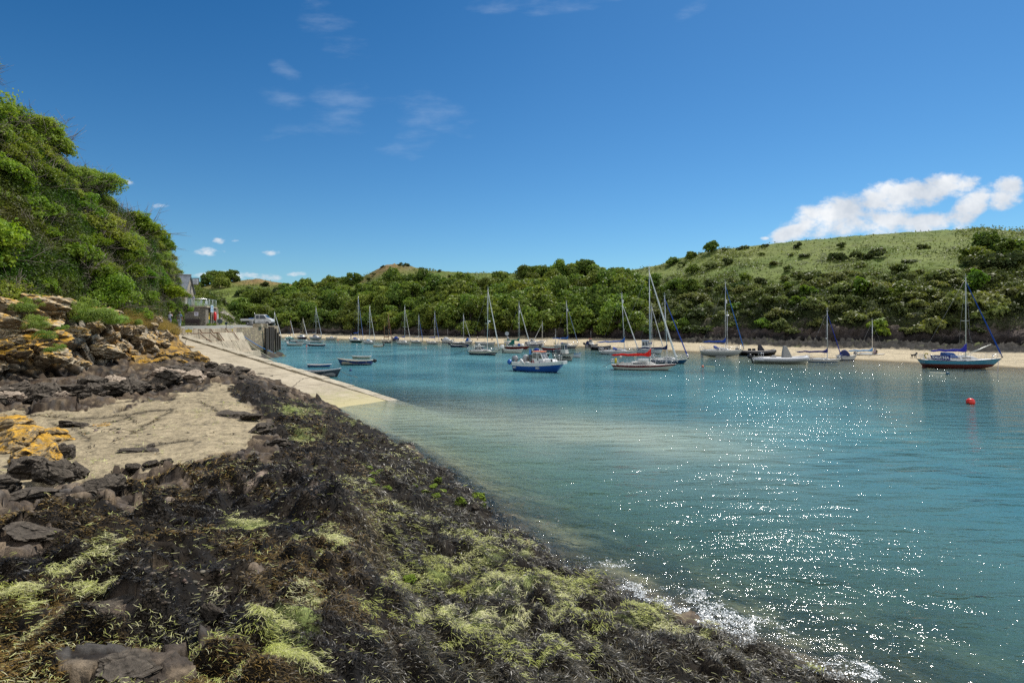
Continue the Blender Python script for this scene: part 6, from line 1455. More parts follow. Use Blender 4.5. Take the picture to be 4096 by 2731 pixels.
def lobster_pot(lb, p, rz, lean=0.):
    """creel: slatted base, hooped frame and netting"""
    t = thing('lobster_pot', lb, 'lobster pot', p, rz, 'lobster pots on the blue fishing boat')
    b = MB(); w, d = .34, .24
    for x in (-w, 0, w): b.tube([(x, -d, 0), (x, -d, .2), (x, -d * .7, .34), (x, 0, .4), (x, d * .7, .34), (x, d, .2), (x, d, 0)], .022, 5)
    for y, z in ((-d, 0), (d, 0), (-d, .2), (d, .2), (0, .4)): b.tube([(-w, y, z), (w, y, z)], .018, 5)
    b.build('frame', P((.05, .045, .04), .7), t)
    n = MB()
    for i in range(9):
        x = -w + 2 * w * i / 8; n.tube([(x, -d, .0), (x, -d, .2), (x, -d * .7, .33), (x, 0, .39), (x, d * .7, .33), (x, d, .2), (x, d, 0)], .007, 3)
    for i in range(7):
        a = math.pi * i / 6; n.tube([(-w, -d * math.cos(a), .4 * math.sin(a) ** .8), (w, -d * math.cos(a), .4 * math.sin(a) ** .8)], .007, 3)
    n.build('netting', P((.07, .06, .03), .8), t)
    s_ = MB(); [s_.box((0, -d + .06 + i * .12, -.01), (2 * w, .06, .03)) for i in range(4)]; s_.build('base_slats', WOOD, t)
    return t
mw = MBO.matrix_basis.copy(); mw = Matrix.Translation(MBO.location) @ Matrix.Rotation(MBO.rotation_euler.z, 4, 'Z')
for (x, y, z), lb in [((-.13 * L, -.25, z_ + .03), 'black netted lobster pot at the bottom of the stack, near side'), ((-.13 * L, .35, z_ + .03), 'black netted lobster pot at the bottom of the stack, far side'), ((-.12 * L, -.2, z_ + .45), 'weathered lobster pot on top of the stack, nearest the wheelhouse'), ((-.14 * L, .3, z_ + .46), 'weathered lobster pot on top of the stack, tilted behind its neighbour')]:
    lobster_pot(lb, mw @ Vector((x, y, z)), MBO.rotation_euler.z)
# ---------------------------------------------------------------- right group
o, H, L = yacht('white yacht with long blue sail cover and blue sprayhood behind the red covered one', (2398, 2552), 1418, -14, (2499, 1178), (.66, .67, .68), None, NAVY, deck=(.68, .68, .67), cover=(.015, .11, .40), hood=ROYAL, furl=(.66, .66, .64), furl_r=.08, reflector=.87, spread=(.4,), boom_len=4.6, rake_m=.5, boom_up=-.1, boomz=1.3, frac=.82, fbk=.95, wins=1, cabin=(.55, -.1, .28, .06))
o, H, L = cabin_boat('pale blue and white motor sailer with square windowed wheelhouse', (2546, 2652), 1414, -26, (.55, .62, .66), (.2, .32, .42), NAVY, house=(-.3, .02, .7, 1.5, .05, .25), motor=None, roof=(.1, .25, .5), fb=(.95, .9, 1.25), name='motor_sailer', rake=.1, full=2.4, tr=.75)
mx = loc_x(o, 2607, 3); mast_rig(o, H, mx, z_at(o, mx, 1222), H.sheer(.55), furl=(.66, .66, .64), furl_r=.07, spread=(.55,), boom=True, cover=ROYAL, boom_len=1.2)
o, H, L = yacht('dark blue yacht with white deck and navy furled jib behind the cream one', (2600, 2752), 1454, -30, (2669, 1185), (.012, .07, .16), None, (.01, .03, .06), rub=(.6, .6, .58), cover=NAVY, furl=(.03, .08, .36), furl_r=.068, spread=(.45,), boom_len=4.2, boomz=1.15, fbk=1.1, rake_m=.35)
o, H, L = yacht('large cream yacht with maroon stripe and bright red sail cover', (2449, 2708), 1482, -12, (2602, 1075), (.62, .60, .50), MAROON, (.05, .02, .015), rub=MAROON, deck=(.64, .62, .56), cover=(.62, .018, .012), furl=(.66, .66, .64), furl_r=.09, spread=(.46,), boom_len=4.5, boomz=.75, fbk=.92, band_h=(.22, .07), wins=1, cabin=(.5, -.18, .26, .06), tr=.55, rake_m=.15, bowrake=.16, vee=.36)
MB().tube([(-.44 * L, -.36 * H.B, H.sheer(.05) + .2), (-.44 * L, -.36 * H.B, H.sheer(.05) + .75)], [.14, .13], 9).build('yellow_danbuoy', P((.62, .45, .02)), o)
MB().ell((-.36 * L, .1, H.sheer(.1) + .85), (.17, .14, .14)).build('outboard_cover', P((.5, .46, .4)), o)
MB().loft([[Vector((.03 * L + a * .6, b_ * .38, t4z)) for a, b_ in [(math.cos(j * .628), math.sin(j * .628)) for j in range(10)]] for t4z in (H.sheer(.5) + .42, H.sheer(.5) + .6, H.sheer(.5) + .72)], 0).build('life_raft', P(WHITE), o, .04)
def mooring(name, lb, pts, r, mat=ROPE, cat='rope', sag=.0):
    P_ = [Vector(p) for p in pts]; N = 14; out = []
    for i in range(N + 1):
        t = i / N; q = P_[0] * (1 - t) + P_[-1] * t; q.z -= sag * 4 * t * (1 - t); out.append(q)
    return tag(MB().tube(out, r, 5).build(name, mat), lb, cat, 'ropes and chains')
o, H, L = yacht('grounded white yacht with twin masts, blue sprayhood and grey bottom', (2800, 2974), 1428, -12, (2902, 1135), (.66, .67, .67), NAVY, (.34, .36, .36), deck=WHITE, cover=ROYAL, hood=ROYAL, furl=(.03, .12, .36), furl_r=.066, spread=(.42,), radar=.5, reflector=.72, boom_len=3.4, fbk=1.1, zA=.42, lift=.35, keel=True, rudder=True, band_h=(.62, .56), boomz=1., draft=.07)
mx = loc_x(o, 2911, 3); MB().tube([(mx, .5, 1.), (mx, .5, z_at(o, mx, 1243))], [.05, .035], 7).build('second_mast', ALU, o)
rib('black inflatable with cone shaped console cover, behind the bow of the grounded yacht', (2948, 3106), 1422, -8, BLACK, BLACK, BLACK, [(.12, .4, .18, 1.25, (.05, .05, .06), -.35)], seats=2)
rib('grey inflatable with tall tapering grey cover and black outboard', (2998, 3237), 1456, -10, (.42, .43, .44), (.55, .54, .46), BLACK, [(.13, .42, .17, 1.75, (.32, .31, .29), -.3), (-.12, .34, .13, .55, (.36, .35, .33), .1)], arch=True, stripe=BLACK)
o, H, L = yacht('white sailing boat with navy sail cover and blue bottom beside the grey inflatable', (3226, 3366), 1449, -8, (3309, 1245), WHITE, None, (.02, .12, .3), rub=(.12, .1, .08), cover=(.03, .035, .16), furl=(.02, .04, .28), furl_r=.05, spread=(.42,), boom_len=4., boomz=.9, wins=0, cabin=(.5, -.05, .25, .04), fbk=.95, detail=1)
cabin_boat('small cuddy boat with navy canopy and brown hatch, bow to the right', (3345, 3428), 1440, -12, (.6, .6, .57), None, NAVY, house=(-.0, .28, .7, .35, .1, .5), canopy=((.03, .04, .12), -.34, .16, .95), motor=None, name='cuddy_boat')
kb, kH, kL = yacht('white keelboat aground on the sand with pale blue boom cover', (3424, 3541), 1428, -6, (3489, 1287), (.66, .64, .58), None, (.12, .06, .05), cover=(.12, .3, .55), furl=None, spread=(), boom_len=3.6, boomz=.5, wins=0, cabin=(.4, -.02, .2, .02), fbk=.95, detail=0, zA=.2, lift=.08, tr=.8)
outboard(kb, -kL / 2 - .05, 0, kH.sheer(0), BLACK, .7, 1.)
def talitha_bits(o, H, L, B):
    x0, x1 = -.42 * L, -.19 * L; p = [H.pt(H.atx(x), H.sheer(H.atx(x)), -1) for x in (x0, x1)]
    a, b_ = p[0] + Vector((0, .06, .02)), p[1] + Vector((0, .06, .02)); up = Vector((0, 0, .56))
    d = MB(); d.quad(a + Vector((.12, 0, .06)), b_, b_ + up, a + up + Vector((-.1, 0, 0))); pt = d.build('dodger', CL((.018, .03, .17)), o)
    ex = (b_ - a).normalized(); c = (a + b_) / 2 + up * .5; nn_ = Vector((ex.y, -ex.x, 0)) * .02
    lettering('TALITHA', .40, lambda u, v: c + ex * u * 1.05 + Vector((0, 0, v)) + nn_, P((.7, .72, .75)), pt, .012, name='name_lettering')
    MB().tube([(-.47 * L + .16 * math.cos(k), -B * .2, H.sheer(0) + .45 + .3 * math.sin(k)) for k in [.4 + j * .5 for j in range(10)]], .07, 6).build('horseshoe_buoy', P((.45, .36, .06)), o)
    # folding spray screen with pale top
    zd = H.sheer(.4) + .38; f = MB()
    f.hexa([(-.21 * L, -.26 * B, zd - .1), (-.03 * L, -.24 * B, zd - .1), (-.03 * L, .24 * B, zd - .1), (-.21 * L, .26 * B, zd - .1)], [(-.20 * L, -.25 * B, zd + .5), (-.10 * L, -.2 * B, zd + .5), (-.10 * L, .2 * B, zd + .5), (-.20 * L, .25 * B, zd + .5)])
    f.build('sprayhood', CL((.05, .11, .3)), o, .04)
    g = MB(); e = Vector((.44 * L, 0, H.sheer(1) + 1.6)); [g.tube([Vector((.06 * L, s_ * .3, zd + .1)), e], .03, 5) for s_ in (-1, 1)]; g.build('spinnaker_pole', P((.5, .52, .46)), o)
o, H, L = yacht('turquoise yacht lettered TALITHA with dark red bottom and royal blue sail cover', (3672, 4007), 1474, -9, (3863, 1113), TEAL, None, ANTIRED, rub=(.06, .05, .05), deck=(.68, .68, .66), cover=(.025, .03, .30), furl=(.01, .06, .30), furl_r=.066, spread=(.45,), boom_len=3.9, boomz=.62, fbk=1.0, zA=.27, lift=.2, rudder=True, keel=True, cabin=(.56, -.17, .27, .062), wins=2, winmat=glassy('pale_window', (.12, .11, .09)), draft=.07, mastmat=P((.5, .54, .48), .4), reflector=None, dodger=talitha_bits, tr=.6)
# ---------------------------------------------------------------- near left dinghies and the raft of tenders
open_boat('white clinker dinghy with green stained bottom, behind the navy dinghy', (1404, 1484), 1435, 178, (.62, .6, .5), (.16, .15, .05), (.55, .52, .44), br=.36, zA=.12, fb=(.55, .47, .62))
open_boat('navy dinghy with white fenders and tilted outboard at the near moorings', (1350, 1494), 1461, 172, (.012, .03, .16), (.03, .16, .24), (.52, .46, .36), (.55, .52, .45), motor=BLACK, tilt=1.15, fenders=3, zA=.1, br=.36, fb=(.62, .55, .78))
open_boat('bright blue skiff with reddish inside, left of the navy dinghy', (1229, 1326), 1468, 4, MIDB, (.02, .04, .06), (.4, .2, .13), (.6, .6, .58), br=.36, fb=(.42, .36, .46), thw=2)
open_boat('charcoal rowing boat with grey gunwale beside the slipway edge', (1196, 1364), 1508, -6, (.035, .04, .055), (.02, .025, .03), (.26, .26, .26), (.42, .43, .45), br=.34, fb=(.62, .6, .9), oars=True, name='rowing_boat')
for px, wy, hd, kw, lb in [((1147, 1214), 1384, -10, dict(top=(.45, .46, .44), motor=WHITE, ms=1.1, fb=(.6, .55, .75), tr=.85), 'grey tender with white outboard at the front of the quay raft'), ((1228, 1302), 1385, -172, dict(top=NAVY, anti=(.1, .03, .02), motor=None), 'navy tender with brown bottom at the right end of the quay raft'), ((1160, 1222), 1369, -8, dict(top=(.6, .62, .62), motor=BLACK, tilt=.5), 'long white tender at the back of the quay raft'),
                           ((1228, 1295), 1371, -8, dict(top=(.5, .53, .56), motor=WHITE, tilt=.9, ms=1.2), 'pale grey tender with raised white outboard at the back of the raft'), ((1184, 1240), 1377, -12, dict(top=(.55, .6, .64), motor=BLACK), 'pale blue tender squeezed in the middle of the quay raft'), ((1140, 1180), 1366, -8, dict(top=(.6, .6, .58), motor=WHITE, ms=.9), 'small white tender nearest the quay wall')]:
    open_boat(lb, px, wy, hd, name='tender', thw=2, **kw)
# ---------------------------------------------------------------- buoys and lines
def buoy(px, py, d, col, lb, band=None):
    p = PZ(px, py + d * .42, 0.); r = d * p.y / F / 2
    o = thing('mooring_buoy', lb, 'buoy', p, 0, 'mooring buoys on the water')
    b = MB(); b.ell((0, 0, r * .5), (r, r, r), 0, 18, 12); b.build('float', P(col, .35), o)
    c = MB(); c.tube([(0, 0, r * 1.4), (0, 0, r * 1.58)], [r * .28, r * .2], 8); c.tube([(r * .1 * math.cos(a), 0, r * 1.66 + r * .1 * math.sin(a)) for a in [k * .7 for k in range(10)]], r * .03, 4); c.build('eye', P(BLACK) if d > 10 else P(col), o)
    if d > 20: MB().ell((-r * .75, -r * .3, r * .05), (r * .35, r * .3, r * .3)).build('weed_growth', P((.02, .015, .01), .8), o)
buoy(3882, 1602, 31, (.75, .035, .02), 'large bright red mooring buoy alone in open water')
buoy(3791, 1492, 14, (.02, .09, .14), 'dark teal mooring buoy in front of the turquoise yacht')
buoy(2811, 1464, 10, (.55, .12, .06), 'small orange buoy right of the dark blue yacht')
buoy(1226, 1383, 6, (.7, .08, .03), 'small red buoy between the tenders of the quay raft')
buoy(1352, 1360, 5, (.7, .2, .08), 'orange buoy on the far shallows right of the white speedboat')
buoy(1236, 1356, 4, (.7, .25, .1), 'tiny orange buoy left of the blue hulled yacht')
buoy(1427, 1378, 5, (.7, .68, .65), 'small white buoy under the tall white yacht'); buoy(1704, 1391, 5, (.65, .5, .42), 'small pinkish buoy below the navy striped yacht'); buoy(1762, 1382, 4, (.7, .65, .6), 'tiny white buoy left of the navy launch')
buoy(1402, 1479, 10, (.015, .03, .16), 'dark blue buoy floating between the navy dinghy and the rowing boat'); buoy(1182, 1472, 6, (.3, .55, .45), 'tiny pale green float beside the slipway'); buoy(1088, 1449, 9, (.04, .1, .4), 'blue float at the edge of the slipway')
mooring('mooring_line', 'pale line floating left of the dark teal buoy', [PZ(3715, 1489, .01), PZ(3788, 1492, .03)], .035, P((.55, .55, .4)))
mooring('mooring_line', 'yellow line floating right of the small orange buoy', [PZ(2822, 1465, .01), PZ(2858, 1467, .01)], .05, P((.5, .5, .25)))
mooring('mooring_line', 'mooring rope from the bow of the rowing boat into the water', [PZ(1362, 1484, .7), PZ(1432, 1508, 0)], .02, P((.14, .13, .08)), sag=.1)
mooring('mooring_line', 'slack rope from the white clinker dinghy towards the quay', [PZ(1405, 1422, .5), PZ(1210, 1446, .02)], .02, P((.14, .13, .09)), sag=.25)
mooring('mooring_line', 'stern rope of the red covered yacht running into the water', [PZ(2453, 1443, .7), PZ(2408, 1467, 0)], .025, P((.1, .1, .1)), sag=.1)
mooring('mooring_line', 'stern line of the cream motor sailer running into the water', [PZ(1868, 1398, .8), PZ(1815, 1413, 0)], .025, P((.1, .1, .08)), sag=.1)
mooring('mooring_line', 'anchor chain hanging under the bow of the turquoise yacht', [PZ(3994, 1441, 1.1), PZ(3991, 1489, 0)], .03, P((.08, .06, .05)))
# ================================================================ SLIPWAY AND QUAY
CONC = concrete('quay_concrete', (.41, .345, .245), .5); CONC2 = concrete('slip_concrete', (.44, .375, .265), .3); CONC3 = concrete('pale_concrete', (.47, .41, .30), .45)
RUBBLE = stone('quay_masonry', (.32, .25, .16), (.23, .19, .14), (.38, .31, .19), 1.7, (.17, .135, .09), (1, 1, 1.7))
HUTWALL = stone('hut_masonry', (.24, .21, .165), (.17, .15, .125), (.31, .27, .2), 3.2, (.12, .105, .085))
def slip():
    th = 1.2; s0, s1, d0, d1 = -15, 31, -8.5, 0.
    def w(s, d, z): q = SB + SU * s + SN * d; return Vector((q[0], q[1], z))
    n = 46; ks = [s0 + (s1 - s0) * i / n for i in range(n + 1)]
    v = []; f = []; ds = np.linspace(d0, d1, 12)
    for s in ks:
        for d in ds: v.append(w(s, d, SLOPE * s + .02 * math.sin(s * 1.7 + d * 2.1) * .5))
    m = len(ds)
    f = [(i * m + j, (i + 1) * m + j, (i + 1) * m + j + 1, i * m + j + 1) for i in range(n) for j in range(m - 1)]
    b = MB(); b.add(v, f, 0, True)
    for i in range(n): b.quad(w(ks[i], d1, SLOPE * ks[i]), w(ks[i], d1, SLOPE * ks[i] - th), w(ks[i + 1], d1, SLOPE * ks[i + 1] - th), w(ks[i + 1], d1, SLOPE * ks[i + 1]))
    # slab material: worn concrete, cracked, green and wet towards the water
    mt, t = new_mat('slipway_surface'); c = objco(t); sp = nd(t, 'ShaderNodeSeparateXYZ'); ln(t, c, sp.inputs[0])
    a = noise(t, .5, 6, .65, c); bb = noise(t, 5, 4, .7, c)
    col = mixc(t, ramp(t, a, .3, .7), (.34, .285, .195), (.50, .43, .31)); col = mixc(t, 1., col, ramp(t, bb, .3, .7, .82, 1.12), 'MULTIPLY')
    vo = nd(t, 'ShaderNodeTexVoronoi', feature='DISTANCE_TO_EDGE'); vo.inputs['Scale'].default_value = .16
    wv = mixc(t, .35, c, noise(t, 1.2, 3, .6, c, 1), 'ADD'); ln(t, wv, vo.inputs['Vector'])
    cr = ramp(t, vo.outputs['Distance'], .002, .007); col = mixc(t, cr, (.10, .08, .055), col)
    jn = math_(t, 'ABSOLUTE', math_(t, 'SUBTRACT', math_(t, 'FRACT', math_(t, 'MULTIPLY', sp.outputs[2], 1.85)), .5)); col = mixc(t, ramp(t, jn, .006, .016), mixc(t, .55, col, (.08, .065, .045)), col)
    stn = noise(t, .9, 6, .72, c); col = mixc(t, math_(t, 'MULTIPLY', ramp(t, stn, .52, .72), .55), col, (.17, .14, .09))
    wet = math_(t, 'MULTIPLY', ramp(t, math_(t, 'ADD', sp.outputs[2], math_(t, 'MULTIPLY', stn, .9)), 1.15, .75), ramp(t, noise(t, 2.2, 5, .7, c), .45, .62)); col = mixc(t, math_(t, 'MULTIPLY', wet, .6), col, (.20, .22, .06))
    col = mixc(t, ramp(t, math_(t, 'ADD', sp.outputs[2], math_(t, 'MULTIPLY', a, .5)), .75, .2), col, (.46, .40, .21))
    finish(mt, t, col, .85, bump(t, bb, .4, .02), .25)
    o = b.build('slipway', mt); tag(o, 'pale concrete slipway sloping down into the water', 'slipway', None, 'structure')
    k = MB(); n = 40
    for i in range(n):
        a0, a1 = -9 + 38. * i / n, -9 + 38. * (i + 1) / n - .02
        lift = (.13 + .03 * math.sin(i * 2.3)) * min(1, max(.03, (a0 + 2) / 9))
        q = [w(a0, -.75, SLOPE * a0 - .2), w(a1, -.75, SLOPE * a1 - .2), w(a1, .06, SLOPE * a1 - .2), w(a0, .06, SLOPE * a0 - .2)]
        k.hexa([q[0], q[1], q[2], q[3]][::-1], [p + Vector((0, 0, .2 + lift)) for p in [q[0], q[1], q[2], q[3]]][::-1])
    tag(k.build('slipway_kerb', CONC3, None, .02), 'weathered kerb of concrete blocks along the harbour edge of the slipway', 'kerb', None, 'structure')
slip()
E0, E1, E2, E3 = Vector((-35.6, 59.5, 0)), Vector((-36.0, 73, 0)), Vector((-37.5, 86, 0)), Vector((-46, 112, 0))
def quay():
    zf = 4.55
    pts = [(-48, 57), (-41, 57.5), (-37.5, 58.5), (E0.x, E0.y), (E1.x, E1.y), (E2.x, E2.y), (E3.x, E3.y), (-58, 119), (-90, 119), (-90, 57)]
    # road sheet that rises a little away from the edge
    edge = [Vector((p[0], p[1], 0)) for p in pts[2:7]]
    def dist(x, y):
        q = Vector((x, y, 0)); best = 99
        for a, b_ in zip(edge, edge[1:]):
            t = max(0, min(1, (q - a).dot(b_ - a) / (b_ - a).length_squared)); best = min(best, (q - a - (b_ - a) * t).length)
        return best
    xs = np.arange(0, 1.001, 1 / 24); rows = []
    left = [(-48, 57), (-60, 66), (-75, 80), (-90, 95), (-90, 119)]
    N = 40
    def along(poly, t):
        P_ = [Vector((*p, 0)) for p in poly]; L_ = [(b_ - a).length for a, b_ in zip(P_, P_[1:])]; d = t * sum(L_)
        for a, b_, l in zip(P_, P_[1:], L_):
            if d <= l: return a + (b_ - a) * (d / l)
            d -= l
        return P_[-1]
    R_ = [(-41, 57.4), (E0.x, E0.y), (E1.x, E1.y), (E2.x, E2.y), (E3.x, E3.y), (-58, 119)]
    b = MB(); v = []
    for i in range(N + 1):
        a, c = along(R_, i / N), along(left, i / N)
        for x in xs:
            q = a * (1 - x) + c * x; v.append((q.x, q.y, zf + .27 * float(sstep(0, 7, dist(q.x, q.y)))))
    m = len(xs); b.add(v, [(i * m + j, (i + 1) * m + j, (i + 1) * m + j + 1, i * m + j + 1)[::-1] for i in range(N) for j in range(m - 1)], 0, True)
    mt, t = new_mat('quay_road'); c = objco(t)
    col = mixc(t, ramp(t, noise(t, .4, 5, .65, c), .3, .7), (.20, .20, .175), (.31, .30, .255)); col = mixc(t, 1., col, ramp(t, noise(t, 9, 3, .6, c), .3, .7, .85, 1.12), 'MULTIPLY')
    finish(mt, t, col, .9, None, .2)
    tag(b.build('quay_road', mt), 'grey tarmac quay top in front of the stone hut', 'road', None, 'structure')
    # masonry wall and the end face with piles
    w = MB()
    def face(a, b_, ztop, out, th=.8, seg=8):
        d = (b_ - a) / seg
        n = Vector((d.y, -d.x, 0)).normalized()
        for i in range(seg):
            p, q = a + d * i, a + d * (i + 1); j0, j1 = .06 * math.sin(i * 3.7), .06 * math.sin((i + 1) * 3.7)
            w.hexa([p - n * th + Vector((0, 0, -3)), q - n * th + Vector((0, 0, -3)), q + n * (out + .45) + Vector((0, 0, -3)), p + n * (out + .45) + Vector((0, 0, -3))][::-1],
                   [p - n * th + Vector((0, 0, ztop + j0)), q - n * th + Vector((0, 0, ztop + j1)), q + n * out + Vector((0, 0, ztop + j1)), p + n * out + Vector((0, 0, ztop + j0))][::-1])
    face(E1, E2, 4.62, 0); face(E2, E3, 4.62, 0, .8, 12); face(E3, Vector((-58, 119, 0)), 4.62, 0)
    # dark tide stained foot mixed into the stone by height
    mt2 = RUBBLE.copy(); mt2.name = 'quay_masonry_tidal'; t = mt2.node_tree; pr = [n for n in t.nodes if n.type == 'BSDF_PRINCIPLED'][0]; old = pr.inputs['Base Color'].links[0].from_socket
    c = objco(t); sp = nd(t, 'ShaderNodeSeparateXYZ'); ln(t, c, sp.inputs[0]); nz = noise(t, .7, 4, .6, c)
    ln(t, mixc(t, ramp(t, math_(t, 'ADD', sp.outputs[2], math_(t, 'MULTIPLY', nz, 1.6)), 3.2, 1.6), old, mixc(t, ramp(t, noise(t, 2, 3, .6, c), .4, .65), (.028, .026, .02), (.06, .075, .02))), pr.inputs['Base Color'])
    tag(w.build('quay_wall', mt2), 'rubble stone quay wall, ochre above and weed dark below', 'wall')
    tag(MB().box((-37.6, 84.2, 4.85), (1.2, 1.2, .45), 0, .2).box((-37.9, 87, 4.85), (1.0, .9, .5), 0, .3).build('stone_blocks', CONC, None, .05), 'two rough stone blocks standing on the corner of the quay', 'blocks')
    # timber fender piles, one by one
    PILE = paint('tarred_timber', (.055, .045, .035), .8, .5, 0, .5, 4)
    a, d = E2, E3 - E2; n = Vector((d.y, -d.x, 0)).normalized()
    for i, (f, zt, lb) in enumerate([(-.02, 4.5, 'dark timber fender pile at the near corner of the quay'), (.06, 4.4, 'second timber pile from the near corner of the quay'), (.2, 4.62, 'tall timber pile left of the middle of the quay end'), (.3, 4.62, 'doubled timber pile in the middle of the quay end'), (.42, 4.55, 'timber pile right of the middle of the quay end'), (.62, 4.2, 'shorter timber pile near the far corner of the quay'), (.8, 3.4, 'low timber pile next to the far corner of the quay'), (.97, 2.7, 'lowest timber pile at the far corner of the quay')]):
        p = a + d * f + n * .32
        tag(MB().hexa([(p.x - .19, p.y - .19, -2), (p.x + .19, p.y - .19, -2), (p.x + .19, p.y + .19, -2), (p.x - .19, p.y + .19, -2)], [(p.x - .17, p.y - .17, zt), (p.x + .16, p.y - .17, zt + .04), (p.x + .16, p.y + .17, zt), (p.x - .17, p.y + .17, zt - .05)]).build('fender_pile', PILE, None, .02), lb, 'pile', 'timber piles on the quay end')
    # stepped concrete blocks between slipway and quay wall
    def battered(lb, x0, x1, y0, y1, zt, zb, joints, mat=CONC, name='concrete_block'):
        o = thing(name, lb, 'concrete block', ((x0 + x1) / 2, (y0 + y1) / 2, zb), 0, 'stepped concrete blocks below the road'); n_ = len(joints) + 1; ys = [y0] + joints + [y1]
        for i in range(n_):
            m = MB(); a_, c_ = ys[i] + (.02 if i else 0), ys[i + 1] - (.02 if i < n_ - 1 else 0); L_ = o.location
            q = lambda x, y, z: (x - L_.x, y - L_.y, z - L_.z)
            m.hexa([q(-36.6, a_, zb), q(x1, a_, zb), q(x1, c_, zb), q(-36.6, c_, zb)], [q(-36.6, a_, zt), q(x0, a_, zt), q(x0, c_, zt), q(-36.6, c_, zt)]); m.build('panel', mat, o, .03)
        return o
    battered('long low concrete parapet along the road above the slipway', -35.55, -35.5, 60.2, 73.5, 4.56, 3.6, [63.5, 67, 70.2])
    battered('upper concrete ledge in two pieces under the parapet', -34.6, -34.4, 60.0, 66.6, 4.02, 2.8, [65.])
    battered('lower concrete ledge beside the top of the slipway', -34.0, -33.8, 60.2, 65.6, 3.5, 1.8, [63.9])
    battered('upper sloping pale concrete block with an iron strap', -34.9, -34.0, 67.6, 73.6, 4.05, 2.3, [69.7, 72.], CONC3)
    battered('lower sloping concrete block in three panels above the kerb', -33.6, -32.7, 62.6, 72.0, 3.12, 1.4, [65.6, 69.2])
    battered('broken concrete toe at the foot of the sloping blocks', -32.4, -32.2, 66.5, 73.2, 1.75, 1.0, [69.6])
    # weedy rubble at the foot
    rs = np.random.RandomState(3)
    n1, n2 = 60, 26; V, U = np.meshgrid(np.linspace(0, 1, n2), np.linspace(0, 1, n1), indexing='ij')
    y = 60 + 30 * U.ravel(); x = -36 + 6.8 * V.ravel() - .09 * (y - 60) * (V.ravel() < 2); z = 1.25 - 2.6 * V.ravel() ** .8
    p = np.stack([x, y, z], 1); b1, cr, ck = blocks(p, (1, 1, .8), 300, 1, .3); p[:, 2] += b1 * .45
    n = fbm(p * 1.2, 3, 301)[:, None]; cl = np.array((.035, .03, .024)) + np.array((.12, .17, .015)) * np.clip(n * 3 - .7, 0, 1) + np.array((.08, .07, .05)) * np.clip(cr[:, :1] - .6, 0, 1)
    tag(npmesh('weedy_rubble', p, grid_faces(n2, n1), ground_mat('rubble_foot', 1.5, .8, .8, .3, .05), np.clip(cl, .004, .9)), 'dark weed covered rubble at the foot of the quay wall', 'rubble', None, 'structure')
    # rusty chains and ropes
    RUST = paint('rust_iron', (.16, .07, .035), .9, .5, 0, .4, 6)
    def drape(nm, lb, pts, r, mat):
        P_ = [Vector(q) for q in pts]; out = []
        for a_, c_ in zip(P_, P_[1:]):
            for i in range(6): t = i / 6; q = a_ + (c_ - a_) * t; q.z -= .5 * t * (1 - t) * (c_ - a_).length * .12; out.append(q)
        out.append(P_[-1]); tag(MB().tube(out, r, 5).build(nm, mat), lb, 'rope' if 'rope' in nm else 'chain', 'ropes and chains on the quay')
    # each follows the steps: over the parapet, ledges and blocks
    for k, (y, lb) in enumerate([(62.4, 'rusty chain nearest the yellow warning board, over the ledges'), (64.6, 'rusty chain running into a rope over the second ledge'), (67.0, 'thin rusty chain over the left of the upper sloping block'), (70.6, 'rusty chain over the right of the upper sloping block')]):
        up = y > 66.8
        drape('mooring_chain', lb, [(-35.9, y - .5, 4.6), (-35.44, y, 4.5), (-35.3, y + .2, 4.08), (-34.8 if up else -34.5, y + .5, 4.1), (-34.0 if not up else -34.05, y + .9, 3.5 if not up else 2.7), (-33.5, y + 1.1, 3.15)], .05, RUST)
    drape('mooring_rope', 'bright blue rope slanting from the quay wall to the water', [PY(958, 1330, 74), PY(1000, 1362, 78), PZ(1120, 1418, .02)], .05, P((.03, .2, .5), .7))
    drape('mooring_rope', 'thick straw coloured rope sagging beside the blue rope', [PY(962, 1334, 73.8), PY(1010, 1385, 77), PZ(1108, 1446, .0)], .045, ROPE)
    drape('mooring_rope', 'thin pale rope from the second chain down to the kerb', [(-33.5, 65.7, 3.2), (-32.6, 66, 2.0), (-31.4, 64.4, 1.6)], .03, ROPE)
    drape('mooring_rope', 'thin pale rope over the middle of the lower sloping block', [(-33.55, 68.3, 3.2), (-32.6, 68.5, 1.9), (-31.2, 65.5, 1.2)], .03, ROPE)
    # warning boards
    for px, Y, lb in [(752, 62., 'square white and yellow warning board at the left end of the parapet'), (918, 72.4, 'square white and yellow warning board at the right end of the parapet')]:
        p = PY(px, 1318 if px < 800 else 1315, Y); s = .36 if px < 800 else .34; o = thing('warning_board', lb, 'sign', p + Vector((.25, -.3, 0)), R(35), 'yellow warning boards')
        MB().box((0, 0, 0), (s * 2, .03, s * 1.8)).build('panel', P((.74, .74, .7)), o); MB().box((0, -.022, -s * .42), (s * 1.8, .012, s * .8)).build('yellow_band', P((.75, .55, .03)), o)
        MB().add([(-s * .4, -.031, -s * .3), (s * .4, -.031, -s * .3), (0, -.031, s * .35)], [(0, 1, 2)]).build('warning_triangle', P((.7, .5, .02)), o)
quay()
